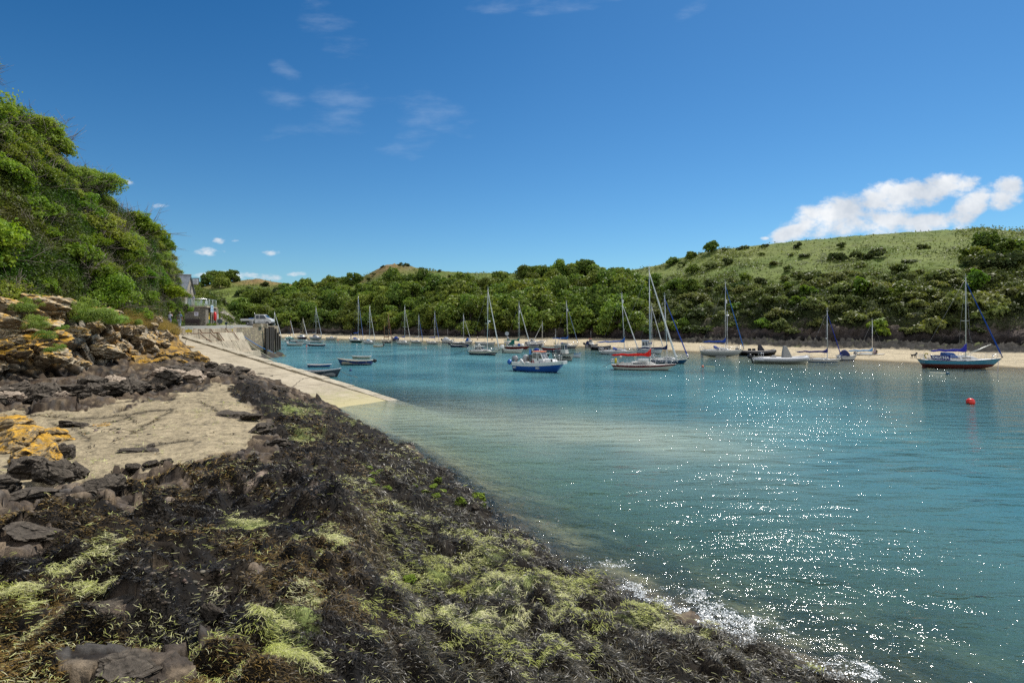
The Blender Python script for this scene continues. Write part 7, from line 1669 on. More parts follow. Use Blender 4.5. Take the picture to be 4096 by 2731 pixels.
# ================================================================ STONE HUT WITH GLASS FENCED TERRACE
def hut():
    A = Vector((-47.4, 88, 4.78)); ang = math.atan2(-2.7, 9.0)      # local x runs along the shaded front to the left, y back along the lit side
    ey = Vector((-2.7, 9.0, 0)).normalized(); ex = Vector((-9., -2.7, 0)).normalized(); h = 2.86
    W = lambda x, y, z: A + ex * x + ey * y + Vector((0, 0, z))
    o = thing('stone_hut', 'low stone hut with open doorways under a flat terrace', 'hut')
    m = MB()
    def wall(x0, y0, x1, y1, z0, z1): m.hexa([W(x0, y0, z0), W(x1, y0, z0), W(x1, y1, z0), W(x0, y1, z0)][::-1], [W(x0, y0, z1), W(x1, y0, z1), W(x1, y1, z1), W(x0, y1, z1)][::-1])
    wall(.35, 0, 9, .35, -.3, h)                                         # shaded front
    Ls = 9.6
    for y0, y1 in ((0, 2.2), (3.9, 6.4), (7.8, Ls)): wall(0, y0, .35, y1, -.3, h)     # piers of the lit side
    for y0, y1 in ((2.2, 3.9), (6.4, 7.8)): wall(0, y0, .35, y1, 2.15, h)             # lintels
    wall(.35, Ls - .35, 9, Ls, -.3, h); wall(8.65, .35, 9, Ls - .35, -.3, h)
    m.build('wall', HUTWALL, o)
    d = MB(); d.hexa([W(1.6, .4, -.1), W(8, .4, -.1), W(8, 9, -.1), W(1.6, 9, -.1)][::-1], [W(1.6, .4, h - .1), W(8, .4, h - .1), W(8, 9, h - .1), W(1.6, 9, h - .1)][::-1]); d.build('dark_interior', P((.02, .02, .02), .9), o)
    s = MB(); s.hexa([W(-.22, -.25, h), W(9.2, -.25, h), W(9.2, 7.6, h), W(-.22, 7.6, h)][::-1], [W(-.22, -.25, h + .22), W(9.2, -.25, h + .22), W(9.2, 7.6, h + .22), W(-.22, 7.6, h + .22)][::-1]); s.build('roof_slab', CONC, o, .02)
    for (y0, y1, c1, c2) in [(2.25, 3.85, (.015, .16, .06), (.75, .5, .02)), (6.45, 7.75, (.03, .035, .03), None)]:
        dr = MB(); dr.hexa([W(.2, y0, 0), W(.26, y0, 0), W(.26, y1, 0), W(.2, y1, 0)][::-1], [W(.2, y0, 2.13), W(.26, y0, 2.13), W(.26, y1, 2.13), W(.2, y1, 2.13)][::-1])
        dd = dr.build('door', P(c1, .5), o)
        if c2:
            q = MB(); q.hexa([W(.05, y0 + .06, 1.02), W(.19, y0 + .06, 1.02), W(.19, y0 + .75, 1.02), W(.05, y0 + .75, 1.02)][::-1], [W(.05, y0 + .06, 2.1), W(.19, y0 + .06, 2.1), W(.19, y0 + .75, 2.1), W(.05, y0 + .75, 2.1)][::-1]); q.build('yellow_panel', P(c2, .5), dd)
            q = MB(); q.hexa([W(.07, y0 + .06, 0), W(.19, y0 + .06, 0), W(.19, y0 + .75, 0), W(.07, y0 + .75, 0)][::-1], [W(.07, y0 + .06, 1.0), W(.19, y0 + .06, 1.0), W(.19, y0 + .75, 1.0), W(.07, y0 + .75, 1.0)][::-1]); q.build('green_panel', P(c1, .5), dd)
    # things fixed to it
    def plate(nm, lb, pts, mat, cat, lines=None, lm=None):
        oo = thing(nm, lb, cat, (0, 0, 0)); a, b_, c, d_ = pts; n = (b_ - a).cross(d_ - a).normalized()
        g = MB(); g.hexa([a - n * .03, b_ - n * .03, b_, a], [d_ - n * .03, c - n * .03, c, d_]); g.build('panel', mat, oo)
        if lines:
            l = MB()
            for v0, v1, u0, u1 in lines: l.quad(*[a * (1 - u) * (1 - v) + b_ * u * (1 - v) + c * u * v + d_ * (1 - u) * v + n * .012 for u, v in ((u0, v0), (u1, v0), (u1, v1), (u0, v1))])
            l.build('text_lines', lm, oo)
        return oo
    LB = P((.10, .25, .5)); BLKP = P((.05, .05, .06))
    plate('hut_sign', 'pale blue notice board over the yellow door of the hut', [W(-.32, 2.1, 2.15), W(-.32, 4.0, 2.15), W(-.32, 4.0, 3.3), W(-.32, 2.1, 3.3)], P((.55, .68, .75)), 'sign', [(.66, .84, .25, .75), (.42, .5, .2, .8), (.26, .34, .15, .85), (.1, .17, .25, .75)], LB)
    plate('wall_notice', 'small white notice on the shaded wall above the bench', [W(1.55, -.05, 1.55), W(1.0, -.05, 1.55), W(1.0, -.05, 2.15), W(1.55, -.05, 2.15)], P((.66, .62, .66)), 'sign', [(.6, .8, .2, .8), (.3, .5, .25, .75)], P((.25, .2, .3)))
    plate('wall_notice', 'narrow white notice at the far end of the lit hut wall', [W(-.05, 8.6, 1.1), W(-.05, 9.3, 1.1), W(-.05, 9.3, 1.95), W(-.05, 8.6, 1.95)], P((.7, .7, .7)), 'sign')
    plate('wall_notice', 'small green and white notice low beside the dark doorway', [W(-.05, 5.9, .55), W(-.05, 6.35, .55), W(-.05, 6.35, .95), W(-.05, 5.9, .95)], P((.35, .55, .42)), 'sign')
    lo = thing('lifebuoy_housing', 'bright red lifebuoy housing on a post beside the yellow door', 'lifebuoy housing', W(-.3, 5.1, 0))
    L0 = lo.location
    q = MB(); q.loft([[W(-.3 + a, 5.1 + r * c_, 1.52 + zz * .62) - L0 for c_, zz in [(math.cos(k * .5236), math.sin(k * .5236) * 1.15) for k in range(12)]] for a, r in ((.12, .42), (-.1, .44), (-.2, .3))], 0); q.build('case', P((.62, .02, .02), .35), lo)
    MB().tube([W(-.2, 5.1, 0) - L0, W(-.2, 5.1, 1.1) - L0], .05, 6).build('post', BLKP, lo)
    # bench against the shaded wall
    bo = thing('bench', 'dark stained bench against the shaded wall of the hut', 'bench', W(2.9, -.55, 0), math.atan2(ex.y, ex.x))
    DK = paint('dark_stain', (.05, .03, .028), .6, .3); ml = MB()
    for i in range(4): ml.box((0, .12 + i * .13 - .2, .45), (4.2, .11, .05))
    ml.build('seat', DK, bo); bk = MB()
    for i in range(4): bk.box((0, -.34, .6 + i * .14), (4.2, .05, .12))
    bk.build('backrest', DK, bo); MB().box((.2, -.31, 1.03), (.45, .02, .06)).build('plaque', P((.5, .5, .55)), bo)
    for x in (-2.0, 2.0): MB().box((x, -.05, .23), (.09, .5, .46)).box((x, -.34, .6), (.09, .09, 1.0)).box((x, .02, .68), (.09, .6, .07)).build('leg', DK, bo)
    # terrace: glass balustrade
    g = thing('glass_balustrade', 'clear glass balustrade with steel posts around the hut terrace', 'balustrade'); zt = h + .22; GL = clearpane('balustrade_glass', (.88, .97, .95), .84)
    runs = [((8.5, -.1), (6, -.1)), ((6, -.1), (3.7, -.1)), ((3.7, -.1), (1.85, -.1)), ((1.85, -.1), (-.1, -.1)), ((-.1, -.1), (-.1, 2.1)), ((-.1, 2.1), (-.1, 4.6)), ((-.1, 4.6), (-.1, 7.2))]
    for (a0, a1), (b0, b1) in runs:
        d_ = Vector((b0 - a0, b1 - a1, 0)).normalized() * .06
        MB().quad(W(a0 + d_.x, a1 + d_.y, zt + .06), W(b0 - d_.x, b1 - d_.y, zt + .06), W(b0 - d_.x, b1 - d_.y, zt + 1.02), W(a0 + d_.x, a1 + d_.y, zt + 1.02)).build('glass_pane', GL, g)
    for (a0, a1), _ in runs + [((-.1, 7.2), None)]: MB().tube([W(a0, a1, zt), W(a0, a1, zt + 1.08)], .03, 6).build('post', P((.66, .68, .68), .3), g)
    MB().tube([W(8.5, -.1, zt + 1.1), W(-.1, -.1, zt + 1.1), W(-.1, 7.2, zt + 1.1)], .035, 6).build('handrail', STEEL, g)
    # garden chairs and tables glimpsed through the glass
    for x, y, lb in [(1.0, .9, 'white terrace chair at the front corner behind the glass'), (2.3, 1.1, 'white terrace chair behind the leaning person'), (.7, 3.6, 'white terrace chair along the side glass'), (.8, 5.2, 'white terrace chair at the far end of the side glass')]:
        c = thing('terrace_chair', lb, 'chair', W(x, y, zt), rnd.uniform(0, 6), 'white terrace chairs'); WH = P((.7, .72, .74))
        MB().box((0, 0, .44), (.48, .46, .05)).build('seat', WH, c); MB().box((0, .24, .72), (.46, .05, .5)).build('backrest', WH, c)
        for sx in (-1, 1):
            for sy in (-1, 1): MB().box((sx * .2, sy * .2, .21), (.04, .04, .42)).build('leg', WH, c)
    t = thing('terrace_table', 'white round terrace table between the chairs', 'table', W(1.5, 2.1, zt)); MB().disc((0, 0, .74), (0, 0, 1), .45, .04).build('tabletop', P((.68, .7, .72)), t); MB().tube([(0, 0, 0), (0, 0, .72)], .04, 6).build('leg', P((.5, .5, .5)), t)
    # the gabled stone building behind
    G = thing('gabled_house', 'tall stone house end with slate roof rising above the terrace', 'house')
    B0 = W(4.2, 5.9, h + .2); hw = 2.9; H_ = lambda x, y, z: B0 + ex * x + ey * y + Vector((0, 0, z))
    ze, za = 2.5, 5.2; dl = 9
    wl = MB(); wl.add([H_(0, 0, -1), H_(0, 2 * hw, -1), H_(0, 2 * hw, ze), H_(0, hw, za), H_(0, 0, ze), H_(dl, 0, -1), H_(dl, 2 * hw, -1), H_(dl, 2 * hw, ze), H_(dl, hw, za), H_(dl, 0, ze)],
                      [(0, 1, 2, 3, 4), (9, 8, 7, 6, 5), (0, 4, 9, 5), (1, 6, 7, 2)]); wl.build('wall', stone('house_masonry', (.42, .37, .29), (.3, .26, .2), (.5, .46, .38), 2.6), G)
    mt, tt = new_mat('slates'); c = objco(tt); br = nd(tt, 'ShaderNodeTexBrick'); mp = nd(tt, 'ShaderNodeMapping'); mp.inputs['Rotation'].default_value = (R(90), 0, 0); ln(tt, c, mp.inputs[0]); ln(tt, mp.outputs[0], br.inputs['Vector'])
    br.inputs['Scale'].default_value = 3.2; br.inputs['Color1'].default_value = (.16, .18, .2, 1); br.inputs['Color2'].default_value = (.25, .27, .29, 1); br.inputs['Mortar'].default_value = (.06, .07, .08, 1); br.inputs['Mortar Size'].default_value = .03
    finish(mt, tt, mixc(tt, 1., br.outputs[0], ramp(tt, noise(tt, 2, 4, .6, c), .3, .7, .7, 1.3), 'MULTIPLY'), .5)
    rf = MB()
    for s_, y0 in ((1, -.25), (-1, 2 * hw + .25)):
        a, b_, c_, d_ = H_(-.2, y0, ze - .2), H_(dl, y0, ze - .2), H_(dl, hw, za + .1), H_(-.2, hw, za + .1)
        up = Vector((0, 0, .1)); rf.hexa([a, b_, c_, d_], [a + up, b_ + up, c_ + up, d_ + up])
    ro = rf.build('roof', mt, G); MB().tube([H_(-.25, hw, za + .22), H_(dl, hw, za + .22)], .13, 6).build('ridge', P((.2, .19, .18), .8), ro)
    wi = MB(); wi.quad(H_(-.04, 1.6, .1), H_(-.04, 3.6, .1), H_(-.04, 3.6, 1.95), H_(-.04, 1.6, 1.95)); wo = wi.build('window', glassy('house_glass', (.05, .07, .07)), G)
    fr = MB()
    for a, b_ in (((1.5, 0), (1.62, 2.05)), ((3.58, 0), (3.7, 2.05)), ((1.5, 1.95), (3.7, 2.08)), ((1.5, 0), (3.7, .12)), ((2.55, 0), (2.65, 2))): fr.hexa([H_(-.09, a[0], a[1]), H_(-.05, a[0], a[1]), H_(-.05, b_[0], a[1]), H_(-.09, b_[0], a[1])], [H_(-.09, a[0], b_[1]), H_(-.05, a[0], b_[1]), H_(-.05, b_[0], b_[1]), H_(-.09, b_[0], b_[1])])
    fr.build('frame', P((.06, .16, .11), .5), wo)
    # hanging sign on its bracket, facing the harbour
    so = thing('hanging_sign', 'framed white sign with lines of dark text hanging from the house gable', 'sign', PY(783, 1127, 96.5)); w_, hh = .46, .46
    MB().box((0, 0, 0), (w_ * 2 + .16, .07, hh * 2 + .16)).build('frame', P((.06, .04, .03), .6), so); MB().box((0, -.045, 0), (w_ * 2, .03, hh * 2)).build('panel', P((.66, .7, .74)), so)
    l = MB(); [l.box((0, -.064, z), (wd, .006, .055)) for z, wd in ((.3, .42), (.14, .7), (0, .7), (-.22, .5), (-.36, .7))]; l.build('text_lines', P((.12, .13, .16)), so)
    MB().tube([(-1.0, .0, .62), (1.9, 0, .62)], .02, 4).box((-.05, 0, .6), (1.4, .06, .08)).build('bracket', P((.05, .04, .04)), so)
    # tufts of grass at the wall foot
    rs_ = np.random.RandomState(4); n = 500; yy = np.concatenate([rs_.uniform(.2, 2.0, 250), rs_.uniform(3.9, 6.0, 250)])
    pp = np.array([list(W(-.1 - .25 * rs_.rand(), y, 0)) for y in yy]); dd = np.stack([rs_.normal(size=n) * .3, rs_.normal(size=n) * .3, 1 + 0 * yy], 1)
    ribbons('grass', pp, dd, .2 + .35 * rs_.rand(n), .05, rs_, leaf_mat('wall_grass', (.14, .2, .03), (.25, .3, .05), .3, 0), 'bright grass tufts at the foot of the lit hut wall', 'grass', droop=.5)
    return W, zt
HW, HZT = hut()
# ================================================================ PICKUP, POSTS, BIN
def pickup():
    p = Vector((-46.35, 103.6, 4.80)); o = thing('pickup', 'white double cab dropside pickup parked on the quay, facing right', 'pickup truck', p, R(4))
    W_ = paint('truck_white', (.58, .58, .57), .35, .1); DK = P((.03, .03, .032), .6); hw = .95
    # cab with bonnet: side outline swept across
    prof = [(-.15, .42), (-.15, 1.12), (-.12, 1.86), (.02, 1.97), (1.25, 1.95), (1.42, 1.9), (2.05, 1.3), (2.62, 1.08), (2.74, .92), (2.78, .55), (2.7, .38), (2.4, .36), (1.5, .36)]
    b = MB(); inset = lambda z: hw - (.0 if z < 1.15 else .16 * (z - 1.15) / .8)
    b.loft([[Vector((x, -inset(z), z)) for x, z in prof], [Vector((x, inset(z), z)) for x, z in prof]], 0, True, True, False); b.build('body', W_, o, .04)
    def side(pts, m, nm, off=.012, par=None):
        g = MB()
        for s_ in (-1, 1):
            q = [Vector((x, s_ * (inset(z) + off), z)) for x, z in pts]; g.add(q if s_ < 0 else q[::-1], [tuple(range(len(q)))])
        return g.build(nm, m, par or o)
    side([(.0, 1.2), (.56, 1.2), (.56, 1.82), (.04, 1.82)], DARKG, 'rear_side_window'); side([(.68, 1.2), (1.86, 1.2), (1.42, 1.82), (.68, 1.82)], DARKG, 'front_side_window')
    MB().quad((1.47, -.74, 1.84), (2.03, -.86, 1.33), (2.03, .86, 1.33), (1.47, .74, 1.84)).build('windscreen', DARKG, o).location = (.02, 0, .02)
    g = MB()
    for s_ in (-1, 1):
        for x in (.62, 1.62): g.tube([(x, s_ * (hw + .004), .5), (x, s_ * (hw + .004), 1.14)], .008, 4)
    g.build('door_gap', DK, o)
    t = MB(); 
    for y in (-hw, hw): t.box((-1.42, y, 1.03), (2.42, .05, .36))
    t.box((-2.62, 0, 1.03), (.05, 1.95, .36)); t.box((-.22, 0, 1.1), (.05, 1.9, .5)); t.box((-1.42, 0, .84), (2.42, 1.9, .06)); t.build('dropside_bed', P((.55, .55, .54), .5), o)
    MB().box((-1.5, 0, .62), (2.2, .8, .2)).box((-1.3, 0, .62), (2.4, 1.5, .12)).build('chassis', DK, o); MB().box((-.95, .1, 1.24), (.9, 1.1, .14)).build('blue_tarpaulin', CL((.02, .12, .45)), o)
    MB().box((2.72, 0, .5), (.16, 1.8, .24)).build('bumper', DK, o)
    for s_ in (-1, 1): MB().ell((2.68, s_ * .68, .86), (.09, .16, .1)).build('headlight', P((.6, .62, .62), .15), o)
    for x in (-1.35, 2.05):
        for s_ in (-1, 1):
            w = MB().tube([(x, s_ * .72, .34), (x, s_ * .96, .34)], .34, 20).build('wheel', P((.02, .02, .02), .8), o); MB().disc((x, s_ * .965, .34), (0, 1, 0), .18, .02, 14).build('rim', P((.25, .25, .26), .4), w)
    a = thing('flag_pole', 'thin mast standing behind the cab of the pickup', 'pole', p + Vector((-.7, .5, 1.05))); MB().tube([(0, 0, 0), (0, 0, 1.2)], .02, 4).build('rod', STEEL, a)
pickup()
def quay_bits():
    p = PY(1005, 1304, 92); p.z = 4.8
    o = thing('litter_bin', 'grey litter bin on the quay in front of the pickup', 'bin', p); MB().tube([(0, 0, 0), (0, 0, .62)], [.27, .29], 12).build('body', P((.16, .16, .16), .6), o); MB().tube([(0, 0, .62), (0, 0, .74)], .31, 12).build('rim', P((.3, .3, .3)), o)
    p = PY(905, 1308, 72.6); p.z = 4.55
    o = thing('sign_post', 'short post with a round dark sign at the end of the parapet', 'sign', p); MB().tube([(0, 0, 0), (0, 0, .75)], .03, 6).build('post', P((.03, .03, .035)), o); MB().disc((0, -.04, .62), (.3, -1, 0), .17, .03).build('disc', P((.02, .05, .07)), o); MB().tube([(0, 0, .75), (0, 0, .86)], [.05, .01], 6).build('cap', P((.03, .03, .03)), o)
    tag(MB().tube([PY(908, 1290, 72.8), PY(950, 1328, 73.6)], .035, 6).build('handrail', P((.12, .11, .1))), 'slanting iron handrail going down from the post beside the parapet', 'handrail')
    p = PY(1052, 1304, 88.5); p.z = 4.58
    o = thing('iron_grating', 'upright iron ladder hoops at the corner of the quay', 'railing', p, .2); b = MB()
    for i in range(6): b.tube([(-.75 + .3 * i, 0, 0), (-.75 + .3 * i, .0, .85), (-.75 + .3 * i, .12, .9)], .025, 5)
    b.tube([(-.75, 0, .85), (.75, 0, .85)], .025, 5); b.build('bars', P((.05, .045, .04), .7), o)
    p = PY(880, 1285, 96.5)
    tag(MB().disc(p, (.5, -1, 0), .42, .05, 16).build('round_sign', P((.06, .08, .10))), 'dark round disc standing against the slope right of the hut', 'sign')
quay_bits()
# ================================================================ PEOPLE
SKIN = paint('skin', (.42, .24, .17), .55, .1); HAIRM = paint('brown_hair', (.05, .03, .02), .7, .2)
def skinned(name, verts, edges, radii, mat, parent, root=0, sub=1):
    me = bpy.data.meshes.new(name); me.from_pydata(verts, edges, []); me.materials.append(mat); o = link(name, me, parent)
    s = o.modifiers.new('skin', 'SKIN'); s.use_smooth_shade = True
    for v, r in zip(me.skin_vertices[0].data, radii): v.radius = (r, r) if isinstance(r, (int, float)) else r
    me.skin_vertices[0].data[root].use_root = True
    u = o.modifiers.new('sub', 'SUBSURF'); u.levels = sub; u.render_levels = sub
    return o
def person(lb, loc, rz, h=1.72, shirt=(.5, .55, .7), legs=(.25, .27, .4), pose=None, hat=None, hair=HAIRM, shorts=False, bare=False, group=None, lean=0.):
    """standing figure facing local -y; pose gives elbows and hands (x, y, z as fractions of height) and foot offsets"""
    k = h / 1.75; o = thing('person', lb, 'person', loc, rz, group)
    D = dict(elR=(-.27, .03, 1.12), hR=(-.29, -.08, .88), elL=(.27, .03, 1.12), hL=(.29, -.08, .88), fR=(-.1, .0), fL=(.1, .0), kR=(-.1, -.03, .48), kL=(.1, -.03, .48)); D.update(pose or {})
    ly = -math.tan(lean)
    def S(x, y, z):
        yy = y + (ly * max(0, z - .95)); zz = z - (abs(ly) * max(0, z - .95)) * .35
        return (x * k, yy * k, zz * k)
    V = [S(0, 0, .95), S(0, .01, 1.12), S(0, .01, 1.32), S(0, .01, 1.46), S(0, -.005, 1.53), S(0, -.02, 1.6), S(0, -.015, 1.72)]
    Rr = [(.16, .12), (.14, .105), (.165, .12), (.09, .08), (.055, .055), (.085, .1), (.07, .085)]
    E = [(0, 1), (1, 2), (2, 3), (3, 4), (4, 5), (5, 6)]
    def add(p, r, par): V.append(p); Rr.append(r); E.append((par, len(V) - 1)); return len(V) - 1
    V_nose = add(S(0, -.115, 1.615), .018, 5)
    arms = {}
    for sd, nm in ((-1, 'R'), (1, 'L')):
        sh = add(S(sd * .19, .01, 1.42), .065, 3); el = add(S(*D['el' + nm]), .045, sh); ha = add(S(*D['h' + nm]), .034, el); arms[nm] = (sh, el, ha)
        a, b_ = Vector(V[el]), Vector(V[ha]); d = (b_ - a).normalized(); q = d.cross(Vector((0, 1, .2))).normalized()
        pal = add(tuple(b_ + d * .07 * k), .034, ha)
        for j, fl in enumerate((.065, .075, .07, .055)): add(tuple(Vector(V[pal]) + d * fl * k + q * (j - 1.5) * .019 * k), .009, pal)
        add(tuple(b_ + d * .07 * k + q * -.055 * k), .011, ha)
    lg = {}
    for sd, nm in ((-1, 'R'), (1, 'L')):
        hp = add(S(sd * .1, 0, .9), .095, 0); kn = add(S(*D['k' + nm]), .062, hp); fx, fy = D['f' + nm]; an = add(S(fx, fy + .03, .09), .045, kn); to = add(S(fx, fy - .14, .035), .035, an); lg[nm] = (hp, kn, an, to)
    skinned('body', V, E, [(r[0] * k, r[1] * k) if isinstance(r, tuple) else r * k for r in Rr], SKIN, o)
    def sub(name, idx, extra, mat, shrink=None):
        m = {a: i for i, a in enumerate(idx)}; vs = [V[a] for a in idx]; es = [(m[a], m[b_]) for a, b_ in E if a in m and b_ in m]
        rr = []
        for a in idx: r = Rr[a]; rr.append(((r[0] + extra) * k, (r[1] + extra) * k) if isinstance(r, tuple) else (r + extra) * k)
        return vs, es, rr
    if not bare:
        idx = [0, 1, 2, 3] + [arms[n_][0] for n_ in 'RL']; vs, es, rr = sub('shirt', idx, .02, None)
        for n_ in 'RL':
            sh, el, _ = arms[n_]; m_ = Vector(V[sh]) * .35 + Vector(V[el]) * .65; vs.append(tuple(m_)); es.append((idx.index(sh), len(vs) - 1)); rr.append(.068 * k)
        skinned('shirt', vs, es, rr, CL(shirt), o)
    idx = [0] + [a for n_ in 'RL' for a in (lg[n_][:2] if shorts else lg[n_][:3])]
    vs, es, rr = sub('trousers', idx, .022, None); skinned('shorts' if shorts else 'trousers', vs, es, rr, CL(legs), o)
    sh = MB()
    for n_ in 'RL': a, b_ = Vector(V[lg[n_][2]]), Vector(V[lg[n_][3]]); sh.ell((a + b_) / 2 + Vector((0, 0, -.02)), (.055 * k, .14 * k, .05 * k))
    sh.build('shoes', P((.08, .05, .035), .7), o)
    hd = Vector(V[5]) * .45 + Vector(V[6]) * .55
    if hat:
        b = MB(); b.tube([hd + Vector((0, 0, .035)), hd + Vector((0, 0, .05))], [.17 * k, .165 * k], 14); b.tube([hd + Vector((0, 0, .05)), hd + Vector((0, 0, .13)), hd + Vector((0, 0, .15))], [.108 * k, .1 * k, .06 * k], 12); b.build('hat', CL(hat), o)
    MB().ell(hd + Vector((0, .025, -.01)), (.09 * k, .1 * k, .105 * k)).build('hair', hair, o)
    return o, V, arms
w1 = Vector(PY(678, 1306, 66.)); w1.z = 4.78
person('person in white blouse and lavender trousers raising a camera, seen from behind', w1, R(170), 1.72, (.62, .66, .78), (.27, .27, .46), dict(elR=(-.3, -.12, 1.25), hR=(-.1, -.24, 1.52), elL=(.3, -.12, 1.25), hL=(.1, -.24, 1.52)), (.62, .56, .42), group='walkers on the quay')
w2 = Vector(PY(718, 1310, 64.)); w2.z = 4.74
po, PV, pa = person('person in grey sun hat, blue shirt and pale trousers walking away along the road', w2, R(188), 1.74, (.16, .25, .42), (.42, .46, .55), dict(fR=(-.1, .14), fL=(.1, -.1), kR=(-.1, .02, .5), kL=(.1, -.1, .49), hL=(.3, -.16, .86)), (.34, .30, .23), group='walkers on the quay')
bp = thing('backpack', 'small grey green backpack on the back of the person in the blue shirt', 'backpack', w2, R(188)); b = MB(); b.loft([[Vector((x * q, .17 + y * q2, z)) for x, y in ((-.15, -.02), (.15, -.02), (.14, .12), (-.14, .12))] for z, q, q2 in ((1.0, .9, .8), (1.08, 1, 1), (1.35, 1, .9), (1.45, .7, .5))], 0, True, True, False); b.build('bag', CL((.2, .21, .17)), bp, .03)
st = MB(); [st.tube([(s_ * .12, .16, 1.42), (s_ * .12, -.0, 1.5), (s_ * .13, -.14, 1.38), (s_ * .13, -.12, 1.15), (s_ * .13, .14, 1.06)], .018, 4) for s_ in (-1, 1)]; st.build('strap', CL((.1, .1, .09)), bp)
cm = thing('camera', 'small black camera held up by the person in the white blouse', 'camera', w1 + Vector((.0, 0, 0)), R(170)); MB().box((0, -.27, 1.56), (.13, .06, .085)).tube([(0, -.29, 1.56), (0, -.36, 1.56)], .035, 10).build('body', BLK, cm)
wb = HW(1.75, .3, HZT)
person('person in a blue shirt leaning over the glass of the hut terrace', wb, R(15), 1.72, (.2, .26, .5), (.55, .5, .42), dict(elR=(-.25, -.2, 1.18), hR=(-.2, -.38, 1.08), elL=(.25, -.2, 1.18), hL=(.2, -.38, 1.08)), None, lean=.5)
for px, py, sh, lg_, hd_, lb, hh in [(1910, 1366, (.6, .6, .62), (.03, .03, .035), 30, 'person in white top and black trousers striding along the far sand', 1.12), (1968, 1369, (.5, .5, .52), (.03, .03, .035), -20, 'person in white top holding a pale bundle further right on the far sand', 1.16)]:
    Yc = 171 if px < 1950 else 168; q = far_pt(px, 158 if px < 1950 else 154)
    person(lb, q, R(hd_), hh * 1.02, sh, lg_, dict(fR=(-.1, .22), fL=(.1, -.2), kR=(-.1, .06, .5), kL=(.1, -.16, .5)), group='people on the far sand')
kr = kb.matrix_basis.copy(); kr = Matrix.Translation(kb.location) @ Matrix.Rotation(kb.rotation_euler.z, 4, 'Z')
for px, sh, hat, lb in [(3496, (.33, .28, .33), (.5, .46, .4), 'person in a mauve top and pale hat sitting aboard the keelboat, left one'), (3507, (.02, .02, .025), (.55, .42, .34), 'person in black with fair hair aboard the keelboat, right one')]:
    x = loc_x(kb, px, 1.); q = kr @ Vector((x, -.1 if px < 3500 else .25, kH.sheer(.5) - .62)); person(lb, q, R(200 if px < 3500 else 150), 1.45, sh, (.05, .05, .07), None, hat, group='two people aboard the keelboat')
yr = Matrix.Translation(yv.location) @ Matrix.Rotation(yv.rotation_euler.z, 4, 'Z'); x = loc_x(yv, 1404, 1.4)
person('person in navy top standing in the stern of the tall white yacht', yr @ Vector((x, 0, .75)), R(90), 1.65, (.05, .06, .12), (.5, .5, .5))
def dog():
    q = far_pt(3655, 81); q.z += .02; o = thing('dog', 'black dog with white chest standing on the sand left of the turquoise yacht', 'dog', q, R(12)); FUR = paint('black_fur', (.015, .014, .013), .7, .3)
    V = [(-.3, 0, .5), (-.02, 0, .48), (.26, 0, .53), (.4, 0, .62), (.5, 0, .74), (.62, 0, .7), (.7, 0, .68)]; Rr = [.12, .115, .15, .1, .09, .06, .035]; E = [(i, i + 1) for i in range(6)]
    def add(p, r, par): V.append(p); Rr.append(r); E.append((par, len(V) - 1)); return len(V) - 1
    for s_ in (-1, 1):
        a = add((.28, s_ * .1, .4), .06, 2); b_ = add((.26, s_ * .1, .22), .035, a); c = add((.29, s_ * .1, .03), .03, b_); add((.35, s_ * .1, .02), .022, c)
        a = add((-.3, s_ * .1, .4), .075, 0); b_ = add((-.24, s_ * .1, .28), .045, a); c = add((-.38, s_ * .1, .17), .03, b_); d = add((-.36, s_ * .1, .03), .028, c); add((-.3, s_ * .1, .02), .022, d)
        add((.47, s_ * .08, .82), .025, 4)
    t = add((-.42, 0, .52), .03, 0); add((-.6, 0, .62), .018, t)
    skinned('body', V, E, Rr, FUR, o); MB().ell((.37, 0, .46), (.05, .06, .09)).build('chest_patch', P((.6, .58, .54), .8), o)
dog()
# ================================================================ BOULDERS
def boulder_mesh(seed, ang=1.):
    rs = np.random.RandomState(seed); bm = bmesh.new(); bmesh.ops.create_icosphere(bm, subdivisions=5, radius=1.)
    P_ = np.array([v.co[:] for v in bm.verts])
    for k in range(15):
        n = unit(1, rs)[0]; d = .52 + .36 * rs.rand(); e = P_ @ n - d; P_ = P_ - np.outer(np.clip(e, 0, 9) * .93 * ang, n)
    bb, cr_, ck_ = blocks(P_ * 1.0 + seed, (.8, .8, .55), seed, 1.2, .3); b2, cr_, ck_ = blocks(P_ + seed, (.33, .33, .24), seed + 4, 1.1, .35)
    P_ = P_ * (1 + .20 * bb[:, None] + .07 * b2[:, None] + .03 * fbm(P_ * 5, 3, seed)[:, None])
    for v, p in zip(bm.verts, P_): v.co = p
    me = bpy.data.meshes.new('boulder'); bm.to_mesh(me); bm.free(); return me
BM = [boulder_mesh(500 + k) for k in range(7)]
